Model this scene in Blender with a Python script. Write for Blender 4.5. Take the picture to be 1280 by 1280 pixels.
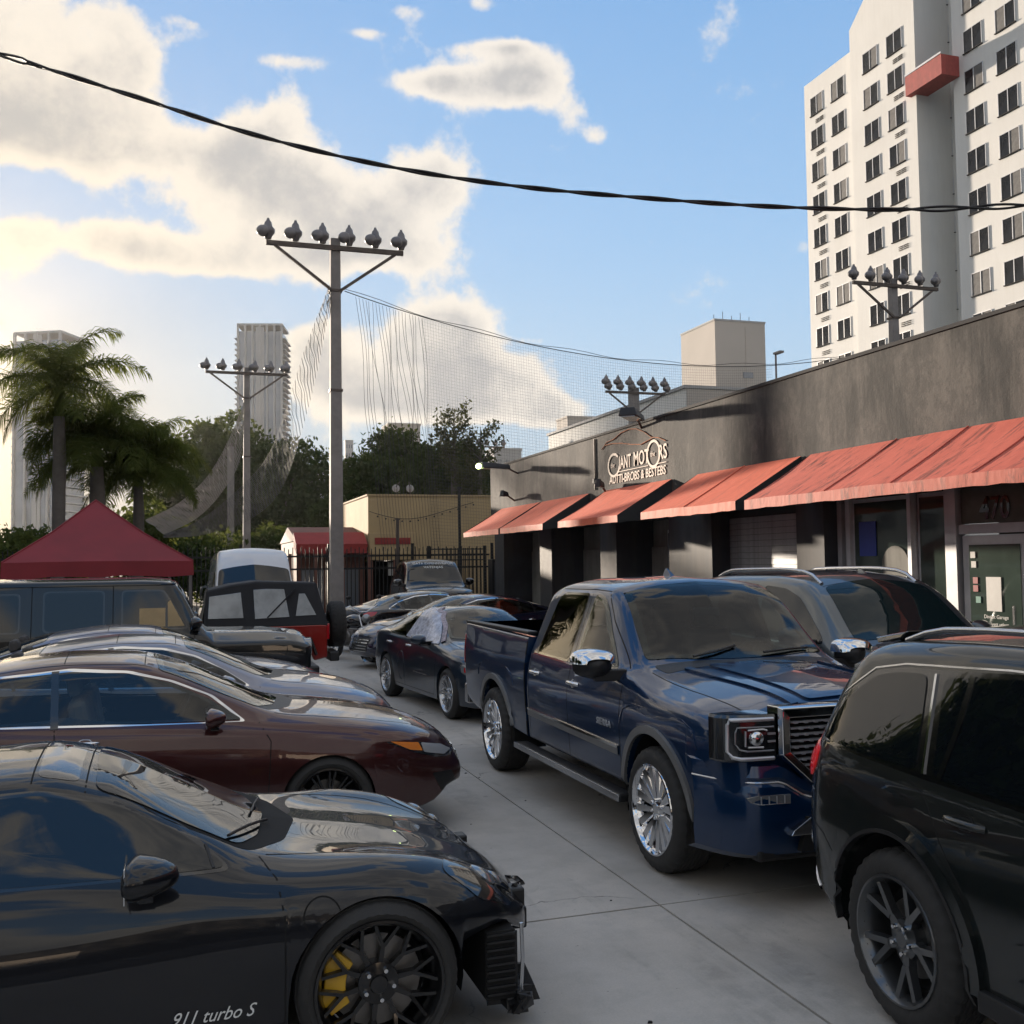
import bpy, bmesh, math, random
from math import sin, cos, pi, radians, sqrt, atan2
from mathutils import Vector, Matrix
from mathutils.bvhtree import BVHTree
for o in list(bpy.data.objects): bpy.data.objects.remove(o)
SC = bpy.context.scene
COL = SC.collection
# ------------------------------------------------------------------ camera
FPX = 1280.0; CAM_H = 2.1
YAW, PITCH, ROLL = radians(18.3), radians(2.8), radians(0.75)
fwd = Vector((sin(YAW)*cos(PITCH), cos(YAW)*cos(PITCH), sin(PITCH)))
r0 = Vector((cos(YAW), -sin(YAW), 0)); u0 = r0.cross(fwd)
cright = r0*cos(ROLL) - u0*sin(ROLL); cup = u0*cos(ROLL) + r0*sin(ROLL)
cam = bpy.data.objects.new('camera', bpy.data.cameras.new('camera'))
COL.objects.link(cam); SC.camera = cam
cam.data.sensor_width = 36; cam.data.lens = 36*FPX/1280
cam.data.clip_start = 0.05; cam.data.clip_end = 6000
m = Matrix((cright, cup, -fwd)).transposed().to_4x4(); m.translation = (0, 0, CAM_H)
cam.matrix_world = m
def ray(px, py):
    return (fwd*FPX + cright*(px-640) - cup*(py-640)).normalized()
def at_y(px, py, Y):
    d = ray(px, py); return Vector((0, 0, CAM_H)) + d*(Y/d.y)
def at_x(px, py, X):
    d = ray(px, py); return Vector((0, 0, CAM_H)) + d*(X/d.x)
# ------------------------------------------------------------------ render settings
SC.view_settings.view_transform = 'Standard'; SC.view_settings.look = 'None'
SC.view_settings.gamma = 1.0; SC.view_settings.use_curve_mapping = False
SC.view_settings.exposure = 2.22
SC.render.engine = 'CYCLES'
SC.cycles.max_bounces = 6; SC.cycles.diffuse_bounces = 3; SC.cycles.glossy_bounces = 4
SC.cycles.transparent_max_bounces = 12; SC.cycles.caustics_reflective = False; SC.cycles.caustics_refractive = False
# ------------------------------------------------------------------ sun
SUN_AZ, SUN_EL = radians(-14.5), radians(6.5)          # azimuth from +Y towards +X
sd = Vector((sin(SUN_AZ)*cos(SUN_EL), cos(SUN_AZ)*cos(SUN_EL), sin(SUN_EL)))
sun = bpy.data.objects.new('sun', bpy.data.lights.new('sun', 'SUN')); COL.objects.link(sun)
sun.data.energy = 2.2; sun.data.angle = radians(1.2); sun.data.color = (1.0, 0.85, 0.69)
sun.rotation_euler = (-sd).to_track_quat('-Z', 'Y').to_euler()
# ------------------------------------------------------------------ node helper
class NT:
    def __init__(s, tree): s.t = tree; s.n = tree.nodes; s.l = tree.links; s.n.clear()
    def new(s, typ, **kw):
        nd = s.n.new(typ)
        for k, v in kw.items(): setattr(nd, k, v)
        return nd
    def put(s, sock, v):
        if hasattr(v, 'is_output'): s.l.new(v, sock)
        elif v is not None: sock.default_value = v
    def math(s, op, a, b=None, c=None, clamp=False):
        nd = s.new('ShaderNodeMath', operation=op, use_clamp=clamp)
        s.put(nd.inputs[0], a)
        if b is not None: s.put(nd.inputs[1], b)
        if c is not None: s.put(nd.inputs[2], c)
        return nd.outputs[0]
    def mix(s, f, a, b, mode='MIX'):
        nd = s.new('ShaderNodeMix', data_type='RGBA', blend_type=mode)
        s.put(nd.inputs[0], f); s.put(nd.inputs[6], rgba(a)); s.put(nd.inputs[7], rgba(b))
        return nd.outputs[2]
    def noise(s, vec, scale, detail=4, rough=.55, dist=0):
        nd = s.new('ShaderNodeTexNoise'); s.put(nd.inputs['Vector'], vec)
        nd.inputs['Scale'].default_value = scale; nd.inputs['Detail'].default_value = detail
        nd.inputs['Roughness'].default_value = rough; nd.inputs['Distortion'].default_value = dist
        return nd.outputs[0]
    def ss(s, v, a, b):
        nd = s.new('ShaderNodeMapRange', interpolation_type='SMOOTHSTEP')
        s.put(nd.inputs[0], v); nd.inputs[1].default_value = a; nd.inputs[2].default_value = b
        return nd.outputs[0]
    def vscale(s, vec, x, y, z):
        nd = s.new('ShaderNodeMapping'); s.put(nd.inputs[0], vec); nd.inputs[3].default_value = (x, y, z)
        return nd.outputs[0]
def rgba(c):
    if hasattr(c, 'is_output') or c is None: return c
    return (c[0], c[1], c[2], 1.0) if len(c) == 3 else c
# ------------------------------------------------------------------ world: sky with broken evening cloud
W = bpy.data.worlds.new('World'); SC.world = W; W.use_nodes = True
n = NT(W.node_tree)
sky = n.new('ShaderNodeTexSky', sky_type='NISHITA')
sky.sun_disc = False; sky.sun_elevation = SUN_EL; sky.sun_rotation = SUN_AZ
sky.air_density = 1.0; sky.dust_density = 0.6; sky.ozone_density = 1.5
geo = n.new('ShaderNodeTexCoord'); V = geo.outputs['Generated']
sep = n.new('ShaderNodeSeparateXYZ'); n.put(sep.inputs[0], V)
AZ = n.math('ARCTAN2', sep.outputs[0], sep.outputs[1]); EL = n.math('ARCSINE', sep.outputs[2])
ND = 9
fb = n.noise(V, 8.5, 10, .62)           # puffy edges
fl = n.noise(V, 2.9, 3, .5)            # large scale cover everywhere
blobs = []
def blob(px, py, rx, ry, h=1.0):
    d = ray(px, py); e = math.asin(d.z)
    blobs.append((atan2(d.x, d.y), e, rx/FPX*.95, ry/FPX*.95, h))
for b in [(40,40,150,85,1.3),(20,110,110,60,1.0),(150,90,55,60,.8),(110,185,90,35,.9),(70,150,80,40,.7),
          (40,290,110,34,1.0),(180,312,100,26,.95),(300,335,100,26,.9),(330,150,60,40,.85),(240,185,60,34,.8),(300,225,60,45,.8),
          (430,270,130,52,1.25),(545,225,55,45,1.1),(480,315,120,30,.9),(380,215,70,45,.8),
          (590,105,95,24,1.0),(665,100,60,34,1.1),(712,145,38,30,1.0),(745,170,20,14,.7),(530,105,40,14,.6),(400,75,50,14,.5),(430,38,40,10,.5),(610,5,50,10,.5),
          (395,440,52,36,1.2),(455,480,90,32,1.2),(520,435,62,48,1.5),(565,410,42,34,1.3),(625,475,72,40,1.4),(560,505,130,30,1.2),(690,515,48,24,1.1),
          (665,425,35,7,.5),(815,304,12,10,.6),(1003,310,14,14,.6),(690,187,30,9,.55),(260,45,44,12,.6),(230,25,30,8,.5),(455,42,30,9,.55),(505,15,40,9,.5),(640,60,30,8,.45),(780,12,26,8,.45),(340,75,40,10,.55),(600,60,60,9,.45)]: blob(*b)
def cloud_at(az, el, ra, re, h): blobs.append((radians(az), radians(el), radians(ra), radians(re), h))
for b in [(-30,24,8,5,1.2),(-41,16,7,4,1.2),(-52,30,10,6,1.2),(-36,38,9,5,1.1),(-66,18,9,5,1.2),(-25,13,5,3,1.0)]: cloud_at(*b)
acc = None
for a, e, sa, se, h in blobs:
    x = n.math('DIVIDE', n.math('SUBTRACT', AZ, a), sa); y = n.math('DIVIDE', n.math('SUBTRACT', EL, e), se)
    r = n.math('MULTIPLY_ADD', x, x, n.math('MULTIPLY', y, y))
    g = n.math('MULTIPLY', n.math('EXPONENT', n.math('MULTIPLY', r, -0.9)), h)
    acc = g if acc is None else n.math('MAXIMUM', acc, g) if False else n.math('ADD', acc, g)
# cover outside the part of the sky with placed clouds
dv = n.math('ABSOLUTE', n.math('SUBTRACT', AZ, YAW)); out = n.ss(dv, .50, .62)
elo = n.ss(EL, .50, .62); out = n.math('MAXIMUM', out, elo)
cover = n.math('MULTIPLY', n.math('MULTIPLY', n.ss(fl, .34, .62), 1.7), out)
amp = n.math('MULTIPLY_ADD', out, -2.0, 3.6)
D = n.math('ADD', n.math('ADD', n.math('MINIMUM', acc, 1.5), cover), n.math('MULTIPLY', n.math('SUBTRACT', fb, .52), amp))
mask = n.math('MULTIPLY', n.ss(D, .36, .84), n.ss(EL, 0.0, .05))
thick = n.ss(D, .80, 1.9)
# angle to the sun
dot = n.new('ShaderNodeVectorMath', operation='DOT_PRODUCT'); n.put(dot.inputs[0], V); dot.inputs[1].default_value = sd
cs = n.math('MAXIMUM', dot.outputs['Value'], 0.0)
g1 = n.math('POWER', cs, 60.0); g2 = n.math('POWER', cs, 14.0); g3 = n.math('POWER', cs, 300.0)
SKYK = 0.064
bg = n.new('ShaderNodeBackground'); bg.inputs[1].default_value = SKYK
lit = n.mix(g2, (3.25, 3.0, 2.65), (3.15, 2.65, 1.95)); dark = n.mix(g2, (1.7, 1.66, 1.64), (1.75, 1.62, 1.42))
ccol = n.mix(thick, lit, dark)
hz = n.ss(EL, .34, .0)                 # low sky is paler
grad = n.mix(n.ss(EL, .10, .75), n.mix(g2, (1.35, 2.1, 3.0), (1.7, 1.8, 2.0)), (.55, 1.30, 2.6))
base = n.mix(.93, sky.outputs[0], grad)
skyc = n.mix(n.math('MULTIPLY', hz, .88), base, n.mix(g2, (1.8, 2.2, 2.5), (1.95, 1.7, 1.35)))
tot = n.mix(n.math('MULTIPLY', mask, .93), skyc, ccol)
glow = n.mix(g1, (0, 0, 0), (1.25, .86, .34))
glow3 = n.mix(g3, (0, 0, 0), (7, 5.0, 2.2))
tot = n.mix(1.0, n.mix(1.0, tot, glow, 'ADD'), glow3, 'ADD')
n.put(bg.inputs[0], tot)
wo = n.new('ShaderNodeOutputWorld'); n.l.new(bg.outputs[0], wo.inputs[0])
W.cycles.sampling_method = 'MANUAL'; W.cycles.sample_map_resolution = 512
# ------------------------------------------------------------------ materials
MATS = {}
def pmat(name, col, rough=.6, metal=0.0, **kw):
    if name in MATS: return MATS[name]
    m = bpy.data.materials.new(name); m.use_nodes = True; t = NT(m.node_tree)
    b = t.new('ShaderNodeBsdfPrincipled'); o = t.new('ShaderNodeOutputMaterial'); t.l.new(b.outputs[0], o.inputs[0])
    tc = t.new('ShaderNodeTexCoord').outputs['Object']
    c = rgba(col); var = kw.get('var', .12); sc = kw.get('scale', 3.0)
    if var > 0:
        nz = t.noise(tc, sc, 5, .6)
        lo = tuple(x*(1-var) for x in c[:3]); hi = tuple(min(1, x*(1+var)) for x in c[:3])
        c = t.mix(t.ss(nz, .3, .7), lo, hi)
    if 'streak' in kw:
        k = kw['streak']; nz = t.noise(t.vscale(tc, 2.2, 2.2, .22), 1.6, 6, .65); c = t.mix(t.ss(nz, .42, .68), c, kw.get('scol', (.03, .03, .03)) ) if k >= 1 else t.mix(t.math('MULTIPLY', t.ss(nz, .42, .68), k), c, kw.get('scol', (.03, .03, .03)))
    t.put(b.inputs['Base Color'], c)
    rv = kw.get('rvar', .0)
    t.put(b.inputs['Roughness'], rough if not rv else t.math('MULTIPLY_ADD', t.noise(tc, kw.get('rscale', 4), 4), rv, rough-rv/2))
    b.inputs['Metallic'].default_value = metal
    if 'coat' in kw: b.inputs['Coat Weight'].default_value = kw['coat']; b.inputs['Coat Roughness'].default_value = kw.get('coatr', .03)
    if 'spec' in kw: b.inputs['Specular IOR Level'].default_value = kw['spec']
    if 'ior' in kw: b.inputs['IOR'].default_value = kw['ior']
    if 'emit' in kw: b.inputs['Emission Color'].default_value = rgba(kw['emit']); b.inputs['Emission Strength'].default_value = kw.get('es', 1)
    if 'trans' in kw: b.inputs['Transmission Weight'].default_value = kw['trans']
    if 'alpha' in kw: b.inputs['Alpha'].default_value = kw['alpha']
    if 'bump' in kw:
        bp = t.new('ShaderNodeBump'); bp.inputs['Strength'].default_value = kw['bump']; bp.inputs['Distance'].default_value = kw.get('bdist', .01)
        t.put(bp.inputs['Height'], t.noise(tc, kw.get('bscale', 30), 5)); t.l.new(bp.outputs[0], b.inputs['Normal'])
    MATS[name] = m; return m
def paint(name, col, metal=.35, rough=.3, dust=.05, cior=1.55):
    if name in MATS: return MATS[name]
    m = bpy.data.materials.new(name); m.use_nodes = True; t = NT(m.node_tree)
    b = t.new('ShaderNodeBsdfPrincipled'); o = t.new('ShaderNodeOutputMaterial'); t.l.new(b.outputs[0], o.inputs[0])
    tc = t.new('ShaderNodeTexCoord').outputs['Object']
    dn = t.math('MULTIPLY', t.ss(t.noise(tc, 2.2, 7, .7), .35, .75), dust)
    sp = t.new('ShaderNodeSeparateXYZ'); t.put(sp.inputs[0], tc)
    low = t.math('MULTIPLY', t.ss(sp.outputs[2], .75, .2), dust*1.6)      # road film on the sills
    f = t.math('ADD', dn, low, clamp=True)
    bf = t.new('ShaderNodeNewGeometry').outputs['Backfacing']           # inside of the shell is dark cabin lining
    t.put(b.inputs['Base Color'], t.mix(bf, t.mix(f, col, (.20, .18, .16)), (.025, .025, .027)))
    t.put(b.inputs['Metallic'], t.math('MULTIPLY_ADD', bf, -metal, metal)); t.put(b.inputs['Roughness'], t.math('MULTIPLY_ADD', bf, .8-rough, rough))
    t.put(b.inputs['Coat Weight'], t.math('SUBTRACT', 1.0, bf)); b.inputs['Coat IOR'].default_value = cior; b.inputs['Specular IOR Level'].default_value = .15
    t.put(b.inputs['Coat Roughness'], t.math('MULTIPLY_ADD', f, .5, .015))
    MATS[name] = m; return m
def M(name): return MATS[name]
def clear_glass(name, tint):
    m = bpy.data.materials.new(name); m.use_nodes = True; t = NT(m.node_tree); MATS[name] = m
    o = t.new('ShaderNodeOutputMaterial'); g = t.new('ShaderNodeBsdfGlossy'); g.inputs['Roughness'].default_value = .01; g.inputs[0].default_value = (1, 1, 1, 1)
    tr = t.new('ShaderNodeBsdfTransparent'); tr.inputs[0].default_value = rgba(tint); ge = t.new('ShaderNodeNewGeometry')
    d = t.new('ShaderNodeVectorMath', operation='DOT_PRODUCT'); t.put(d.inputs[0], ge.outputs['Normal']); t.put(d.inputs[1], ge.outputs['Incoming'])
    k = t.math('SUBTRACT', 1.0, t.math('ABSOLUTE', d.outputs['Value']), clamp=True)
    f = t.math('MULTIPLY_ADD', t.math('POWER', k, 5.0), .92, .050)
    mx = t.new('ShaderNodeMixShader'); t.put(mx.inputs[0], f); t.l.new(tr.outputs[0], mx.inputs[1]); t.l.new(g.outputs[0], mx.inputs[2]); t.l.new(mx.outputs[0], o.inputs[0])
clear_glass('see_through_glass', (.22, .29, .29)); clear_glass('smoked_glass', (.42, .47, .48)); clear_glass('privacy_glass', (.10, .12, .13))
pmat('cabin_dark', (.055, .052, .052), .75, var=.1); pmat('cabin_grey', (.30, .285, .27), .7, var=.1)
pmat('rubber', (.028, .027, .026), .75, bump=.2, bscale=60)
pmat('black_plastic', (.012, .012, .013), .45, var=.05)
pmat('matte_black', (.006, .006, .006), .9, var=0)
pmat('gloss_black', (.006, .006, .007), .12, coat=1, var=0)
pmat('chrome', (.72, .73, .75), .06, 1.0, var=0)
pmat('dull_chrome', (.55, .56, .58), .22, 1.0, var=0)
pmat('alloy', (.45, .46, .48), .25, .9, var=.08, coat=.5)
pmat('dark_alloy', (.11, .115, .12), .28, .8, var=0, coat=.6)
pmat('black_alloy', (.008, .008, .009), .28, .4, var=0, coat=.8)
pmat('disc_metal', (.22, .21, .20), .45, .9)
pmat('yellow_caliper', (.62, .36, .02), .4, coat=.4)
pmat('tint_glass', (.004, .006, .008), .015, 0, var=0, ior=1.62)
pmat('teal_glass', (.008, .018, .020), .015, 0, var=0, ior=1.38)
pmat('lamp_glass', (.25, .26, .27), .05, .5, var=0, coat=1)
pmat('lamp_dark', (.03, .032, .035), .08, .5, var=0, coat=1)
pmat('amber', (.75, .22, .03), .15, coat=1, var=0)
pmat('red_lens', (.42, .008, .012), .10, coat=1, var=0)
pmat('red_lens_backlit', (.65, .01, .02), .10, coat=1, var=0, emit=(.6, .01, .01), es=.06)  # slight emission stands in for light passing through the lens from behind
pmat('satin_silver', (.60, .61, .63), .32, .6, var=0)
pmat('seam', (.003, .003, .003), .9, var=0)
pmat('white_ink', (.75, .75, .73), .5, var=0)
pmat('grey_trim', (.20, .20, .20), .4, .3)
pmat('cardboard', (.42, .31, .17), .85)
# ------------------------------------------------------------------ mesh helpers
def link(name, me, mats, parent=None, loc=None):
    o = bpy.data.objects.new(name, me); COL.objects.link(o)
    for mm in (mats if isinstance(mats, (list, tuple)) else [mats]):
        me.materials.append(M(mm) if isinstance(mm, str) else mm)
    if parent: o.parent = parent
    if loc: o.location = loc
    return o
class MB:
    def __init__(s): s.v = []; s.f = []; s.m = []; s.cur = 0
    def add(s, vs, fs):
        b = len(s.v); s.v += [tuple(v) for v in vs]; s.f += [tuple(b+i for i in f) for f in fs]; s.m += [s.cur]*len(fs); return s
    def box(s, c, d, rot=None, taper=None):
        hx, hy, hz = d[0]/2, d[1]/2, d[2]/2; vs = []
        for z in (-1, 1):
            k = taper if (taper and z > 0) else 1
            for x, y in ((-1, -1), (1, -1), (1, 1), (-1, 1)): vs.append(Vector((x*hx*k, y*hy*k, z*hz)))
        if rot is not None:
            R = rot if isinstance(rot, Matrix) else Matrix.Rotation(rot, 3, 'Z')
            vs = [R @ v for v in vs]
        c = Vector(c)
        return s.add([v+c for v in vs], [(0, 3, 2, 1), (4, 5, 6, 7), (0, 1, 5, 4), (1, 2, 6, 5), (2, 3, 7, 6), (3, 0, 4, 7)])
    def hexa(s, p):   # eight corners, bottom four then top four
        return s.add(p, [(0, 3, 2, 1), (4, 5, 6, 7), (0, 1, 5, 4), (1, 2, 6, 5), (2, 3, 7, 6), (3, 0, 4, 7)])
    def beam(s, a, b, w, h=None, up=(0, 0, 1)):
        a, b = Vector(a), Vector(b); d = (b-a).normalized(); u = Vector(up)
        if abs(d.dot(u)) > .98: u = Vector((1, 0, 0))
        r = d.cross(u).normalized(); u = r.cross(d); h = h or w; r *= w/2; u *= h/2
        return s.add([a-r-u, a+r-u, a+r+u, a-r+u, b-r-u, b+r-u, b+r+u, b-r+u],
                     [(0, 1, 2, 3), (7, 6, 5, 4), (0, 4, 5, 1), (1, 5, 6, 2), (2, 6, 7, 3), (3, 7, 4, 0)])
    def tube(s, path, r, n=8, closed=False):
        P = [Vector(p) for p in path]; K = len(P); rings = []
        for i, p in enumerate(P):
            if closed: d = P[(i+1) % K]-P[i-1]
            else: d = P[min(i+1, K-1)]-P[max(i-1, 0)]
            if d.length < 1e-9: d = Vector((0, 0, 1))
            d.normalize(); u = Vector((0, 0, 1)) if abs(d.z) < .95 else Vector((1, 0, 0))
            a = d.cross(u).normalized(); b = a.cross(d)
            ri = r[i] if isinstance(r, (list, tuple)) else r
            rings.append([p + (a*cos(2*pi*k/n)+b*sin(2*pi*k/n))*ri for k in range(n)])
        vs = [v for rg in rings for v in rg]; fs = []
        for i in range(K if closed else K-1):
            j = (i+1) % K
            for k in range(n): fs.append((i*n+k, j*n+k, j*n+(k+1) % n, i*n+(k+1) % n))
        if not closed: fs += [tuple(range(n)), tuple(range((K-1)*n+n-1, (K-1)*n-1, -1))]
        return s.add(vs, fs)
    def lathe(s, prof, n=32, axis='z', c=(0, 0, 0), mod=None, close=False):
        c = Vector(c); vs = []
        for k in range(n):
            a = 2*pi*k/n
            for j, (r, h) in enumerate(prof):
                rr = r if mod is None else r+mod(k, j)
                if axis == 'z': q = Vector((rr*cos(a), rr*sin(a), h))
                elif axis == 'y': q = Vector((rr*cos(a), h, rr*sin(a)))
                else: q = Vector((h, rr*cos(a), rr*sin(a)))
                vs.append(c+q)
        K = len(prof); fs = []
        for k in range(n):
            for j in range(K if close else K-1):
                j2 = (j+1) % K; k2 = (k+1) % n; fs.append((k*K+j, k2*K+j, k2*K+j2, k*K+j2))
        return s.add(vs, fs)
    def prism(s, poly, o, ex, ey, ez):    # poly in (ex,ey) extruded along ez
        o, ex, ey, ez = Vector(o), Vector(ex), Vector(ey), Vector(ez); k = len(poly)
        vs = [o+ex*p[0]+ey*p[1] for p in poly]; vs += [v+ez for v in vs]
        fs = [tuple(range(k-1, -1, -1)), tuple(range(k, 2*k))] + [(i, (i+1) % k, k+(i+1) % k, k+i) for i in range(k)]
        return s.add(vs, fs)
    def sphere(s, c, r, n=14, m=8):
        c = Vector(c); r = r if isinstance(r, (tuple, list)) else (r, r, r); vs = []
        for i in range(m+1):
            a = pi*i/m
            for k in range(n): b = 2*pi*k/n; vs.append(c+Vector((r[0]*sin(a)*cos(b), r[1]*sin(a)*sin(b), r[2]*cos(a))))
        return s.add(vs, [(i*n+k, (i+1)*n+k, (i+1)*n+(k+1) % n, i*n+(k+1) % n) for i in range(m) for k in range(n)])
    def mesh(s, name, smooth=None):
        me = bpy.data.meshes.new(name); me.from_pydata(s.v, [], s.f); me.update()
        if any(s.m): me.polygons.foreach_set('material_index', s.m)
        if smooth is not None:
            me.polygons.foreach_set('use_smooth', [True]*len(me.polygons)); me.set_sharp_from_angle(angle=radians(smooth))
        return me
    def build(s, name, mats, parent=None, smooth=None, bevel=0, fix=True, loc=None):
        me = s.mesh(name, smooth)
        if fix:
            bm = bmesh.new(); bm.from_mesh(me); bmesh.ops.recalc_face_normals(bm, faces=bm.faces); bm.to_mesh(me); bm.free()
        o = link(name, me, mats, parent, loc)
        if bevel:
            b = o.modifiers.new('bevel', 'BEVEL'); b.width = bevel; b.segments = 2; b.limit_method = 'ANGLE'; b.angle_limit = radians(40)
        return o
def tag(o, label=None, cat=None, group=None, kind=None):
    if label: o['label'] = label
    if cat: o['category'] = cat
    if group: o['group'] = group
    if kind: o['kind'] = kind
    return o
def thing(name, label, cat, loc=(0, 0, 0), rz=0, group=None):
    o = bpy.data.objects.new(name, None); COL.objects.link(o); o.empty_display_size = .2
    o.location = loc; o.rotation_euler = (0, 0, rz); return tag(o, label, cat, group)
def empty(name, parent, loc=(0, 0, 0)):
    o = bpy.data.objects.new(name, None); COL.objects.link(o); o.location = loc; o.parent = parent; o.empty_display_size = .1; return o
def copy_tree(o, parent=None, loc=None, rz=None, label=None):
    c = o.copy(); COL.objects.link(c)
    if parent: c.parent = parent
    if loc is not None: c.location = loc
    if rz is not None: c.rotation_euler = (0, 0, rz)
    if label: c['label'] = label
    for ch in list(o.children): copy_tree(ch, c)
    return c
def text_obj(name, s, size, mat, parent=None, loc=(0, 0, 0), rot=(0, 0, 0), ext=.002, xs=1.0, shear=0.0, align='CENTER', bold=0):
    cu = bpy.data.curves.new(name, 'FONT'); cu.body = s; cu.size = size; cu.extrude = ext; cu.align_x = align; cu.shear = shear; cu.offset = bold
    cu.resolution_u = 3
    t = bpy.data.objects.new('tmp', cu); COL.objects.link(t)
    dg = bpy.context.evaluated_depsgraph_get(); me = bpy.data.meshes.new_from_object(t.evaluated_get(dg))
    bpy.data.objects.remove(t); me.name = name; me.materials.clear()
    o = link(name, me, mat, parent); o.location = loc; o.rotation_euler = rot; o.scale = (xs, 1, 1); return o
def pch(pts):
    """monotone cubic through (x, value) points"""
    pts = sorted(pts); X = [p[0] for p in pts]; Y = [p[1] for p in pts]; K = len(X)
    if K == 1: return lambda x: Y[0]
    h = [X[i+1]-X[i] for i in range(K-1)]; d = [(Y[i+1]-Y[i])/h[i] for i in range(K-1)]; mm = [0.0]*K
    mm[0] = d[0]; mm[-1] = d[-1]
    for i in range(1, K-1):
        if d[i-1]*d[i] > 0:
            w1 = 2*h[i]+h[i-1]; w2 = h[i]+2*h[i-1]; mm[i] = (w1+w2)/(w1/d[i-1]+w2/d[i])
    def f(x):
        if x <= X[0]: return Y[0]
        if x >= X[-1]: return Y[-1]
        i = 0
        while x > X[i+1]: i += 1
        t = (x-X[i])/h[i]; t2 = t*t; t3 = t2*t
        return (2*t3-3*t2+1)*Y[i]+(t3-2*t2+t)*h[i]*mm[i]+(-2*t3+3*t2)*Y[i+1]+(t3-t2)*h[i]*mm[i+1]
    return f
# ------------------------------------------------------------------ vehicle bodies: lofted shells
def rpoly(ctrl, nseg, narc=5):
    """ctrl: [(y,z,radius)], nseg: samples on each straight run; returns fixed-count rounded polyline"""
    P = [Vector((c[0], c[1])) for c in ctrl]; K = len(P); out = [P[0].copy()]; last = P[0]
    for i in range(1, K):
        if i < K-1:
            a = P[i-1]-P[i]; b = P[i+1]-P[i]; r = min(ctrl[i][2], .48*a.length, .48*b.length)
            s = P[i]+(a.normalized()*r if a.length > 1e-6 else a); e = P[i]+(b.normalized()*r if b.length > 1e-6 else b)
        else: s = e = P[i]
        for k in range(1, nseg[i-1]+1): out.append(last.lerp(s, k/nseg[i-1]))
        if i < K-1:
            for k in range(1, narc+1):
                t = k/narc; out.append(s*(1-t)**2+P[i]*2*t*(1-t)+e*t*t)
        last = e
    return out
class Body:
    """sections in the (y,z) plane along x; spec keys are point lists (x,value)"""
    def __init__(s, sp):
        s.sp = sp; s.f = {k: pch(v) for k, v in sp.items() if isinstance(v, list) and k not in ('arches',)}
        s.x0, s.x1 = sp['x0'], sp['x1']
    def taper(s, x):
        k = 1.0
        nf = s.sp.get('nose'); tf = s.sp.get('tail')
        if nf and x > nf[0]:
            u = (x-nf[0])/(s.x1-nf[0]); k = nf[2]+(1-nf[2])*sqrt(max(0, 1-min(1, u)**nf[1]))
        if tf and x < tf[0]:
            u = (tf[0]-x)/(tf[0]-s.x0); k = tf[2]+(1-tf[2])*sqrt(max(0, 1-min(1, u)**tf[1]))
        return k
    def section(s, x):
        f = s.f; k = s.taper(x); g = lambda n: f[n](x)
        zb, zt = g('zb'), g('zt'); wb, wm, zm, ws, zs, we, ze = g('wb'), g('wm'), g('zm'), g('ws'), g('zs'), g('we'), g('ze')
        rs = f['rs'](x) if 'rs' in f else .07; re = f['re'](x) if 're' in f else .10
        wf = f['wf'](x) if 'wf' in f else we*.5; zf = f['zf'](x) if 'zf' in f else ze+(zt-ze)*.78
        zb = min(zb, zs-.12)
        zm = min(max(zm, zb+.05), zs-.03)
        ctrl = [(wb*k-.05, zb, 0), (wb*k, zb+.015, .02), (wm*k, zm, s.sp.get('rm', .30)), (ws*k, zs, rs), (we*k, ze, re), (wf*k, zf, s.sp.get('rf', .4)), (0, zt, 0)]
        pts = rpoly(ctrl, [1, 5, 5, s.sp.get('nup', 5), s.sp.get('ntop', 4), s.sp.get('ntop', 4)])
        # arches: cut away the lower side
        for xc, zc, R in s.sp['arches']:
            if abs(x-xc) <= R+1e-6:
                za = zc+sqrt(max(0, R*R-(x-xc)**2))
                if za > pts[1].y:
                    i = 1
                    while i < len(pts)-1 and pts[i+1].y < za: i += 1
                    a, b = pts[i], pts[i+1]; t = (za-a.y)/max(1e-6, b.y-a.y); c = a.lerp(b, t)
                    end = s.ish; low = [c]+pts[i+1:end+1] if i+1 <= end else [c]
                    L = [0]
                    for q in range(1, len(low)): L.append(L[-1]+(low[q]-low[q-1]).length)
                    need = end; new = []
                    for q in range(need):
                        d = L[-1]*q/(need-1); j = 0
                        while j < len(L)-2 and L[j+1] < d: j += 1
                        if len(low) == 1: new.append(low[0].copy())
                        else: new.append(low[j].lerp(low[j+1], (d-L[j])/max(1e-9, L[j+1]-L[j])))
                    pts = [Vector((new[0].x-.045, new[0].y-.0))]+new+pts[end+1:]
        return pts
    ish = 1+5+5+5+5+2      # index near the shoulder
    def stations(s):
        xs = set(); x0, x1 = s.x0, s.x1
        lo = s.sp.get('tail', (x0, 0, 0))[0]; hi = s.sp.get('nose', (x1, 0, 0))[0]
        step = s.sp.get('step', .07); k = int((hi-lo)/step)+1
        for i in range(k+1): xs.add(round(lo+(hi-lo)*i/k, 4))
        for i in range(1, 17):
            a = sin(pi/2*i/16)
            if hi < x1: xs.add(round(hi+(x1-hi)*min(a, .9985), 5))
            if lo > x0: xs.add(round(lo-(lo-x0)*min(a, .9985), 5))
        for xc, zc, R in s.sp['arches']:
            for i in range(25):
                q = xc-R*cos(pi*i/24)
                if x0 < q < x1: xs.add(round(q, 4))
            for q in (xc-R-.004, xc+R+.004):
                if x0 < q < x1: xs.add(round(q, 4))
        xs = sorted(xs); out = [xs[0]]
        for x in xs[1:]:
            if x-out[-1] > .0035: out.append(x)
        return out
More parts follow.
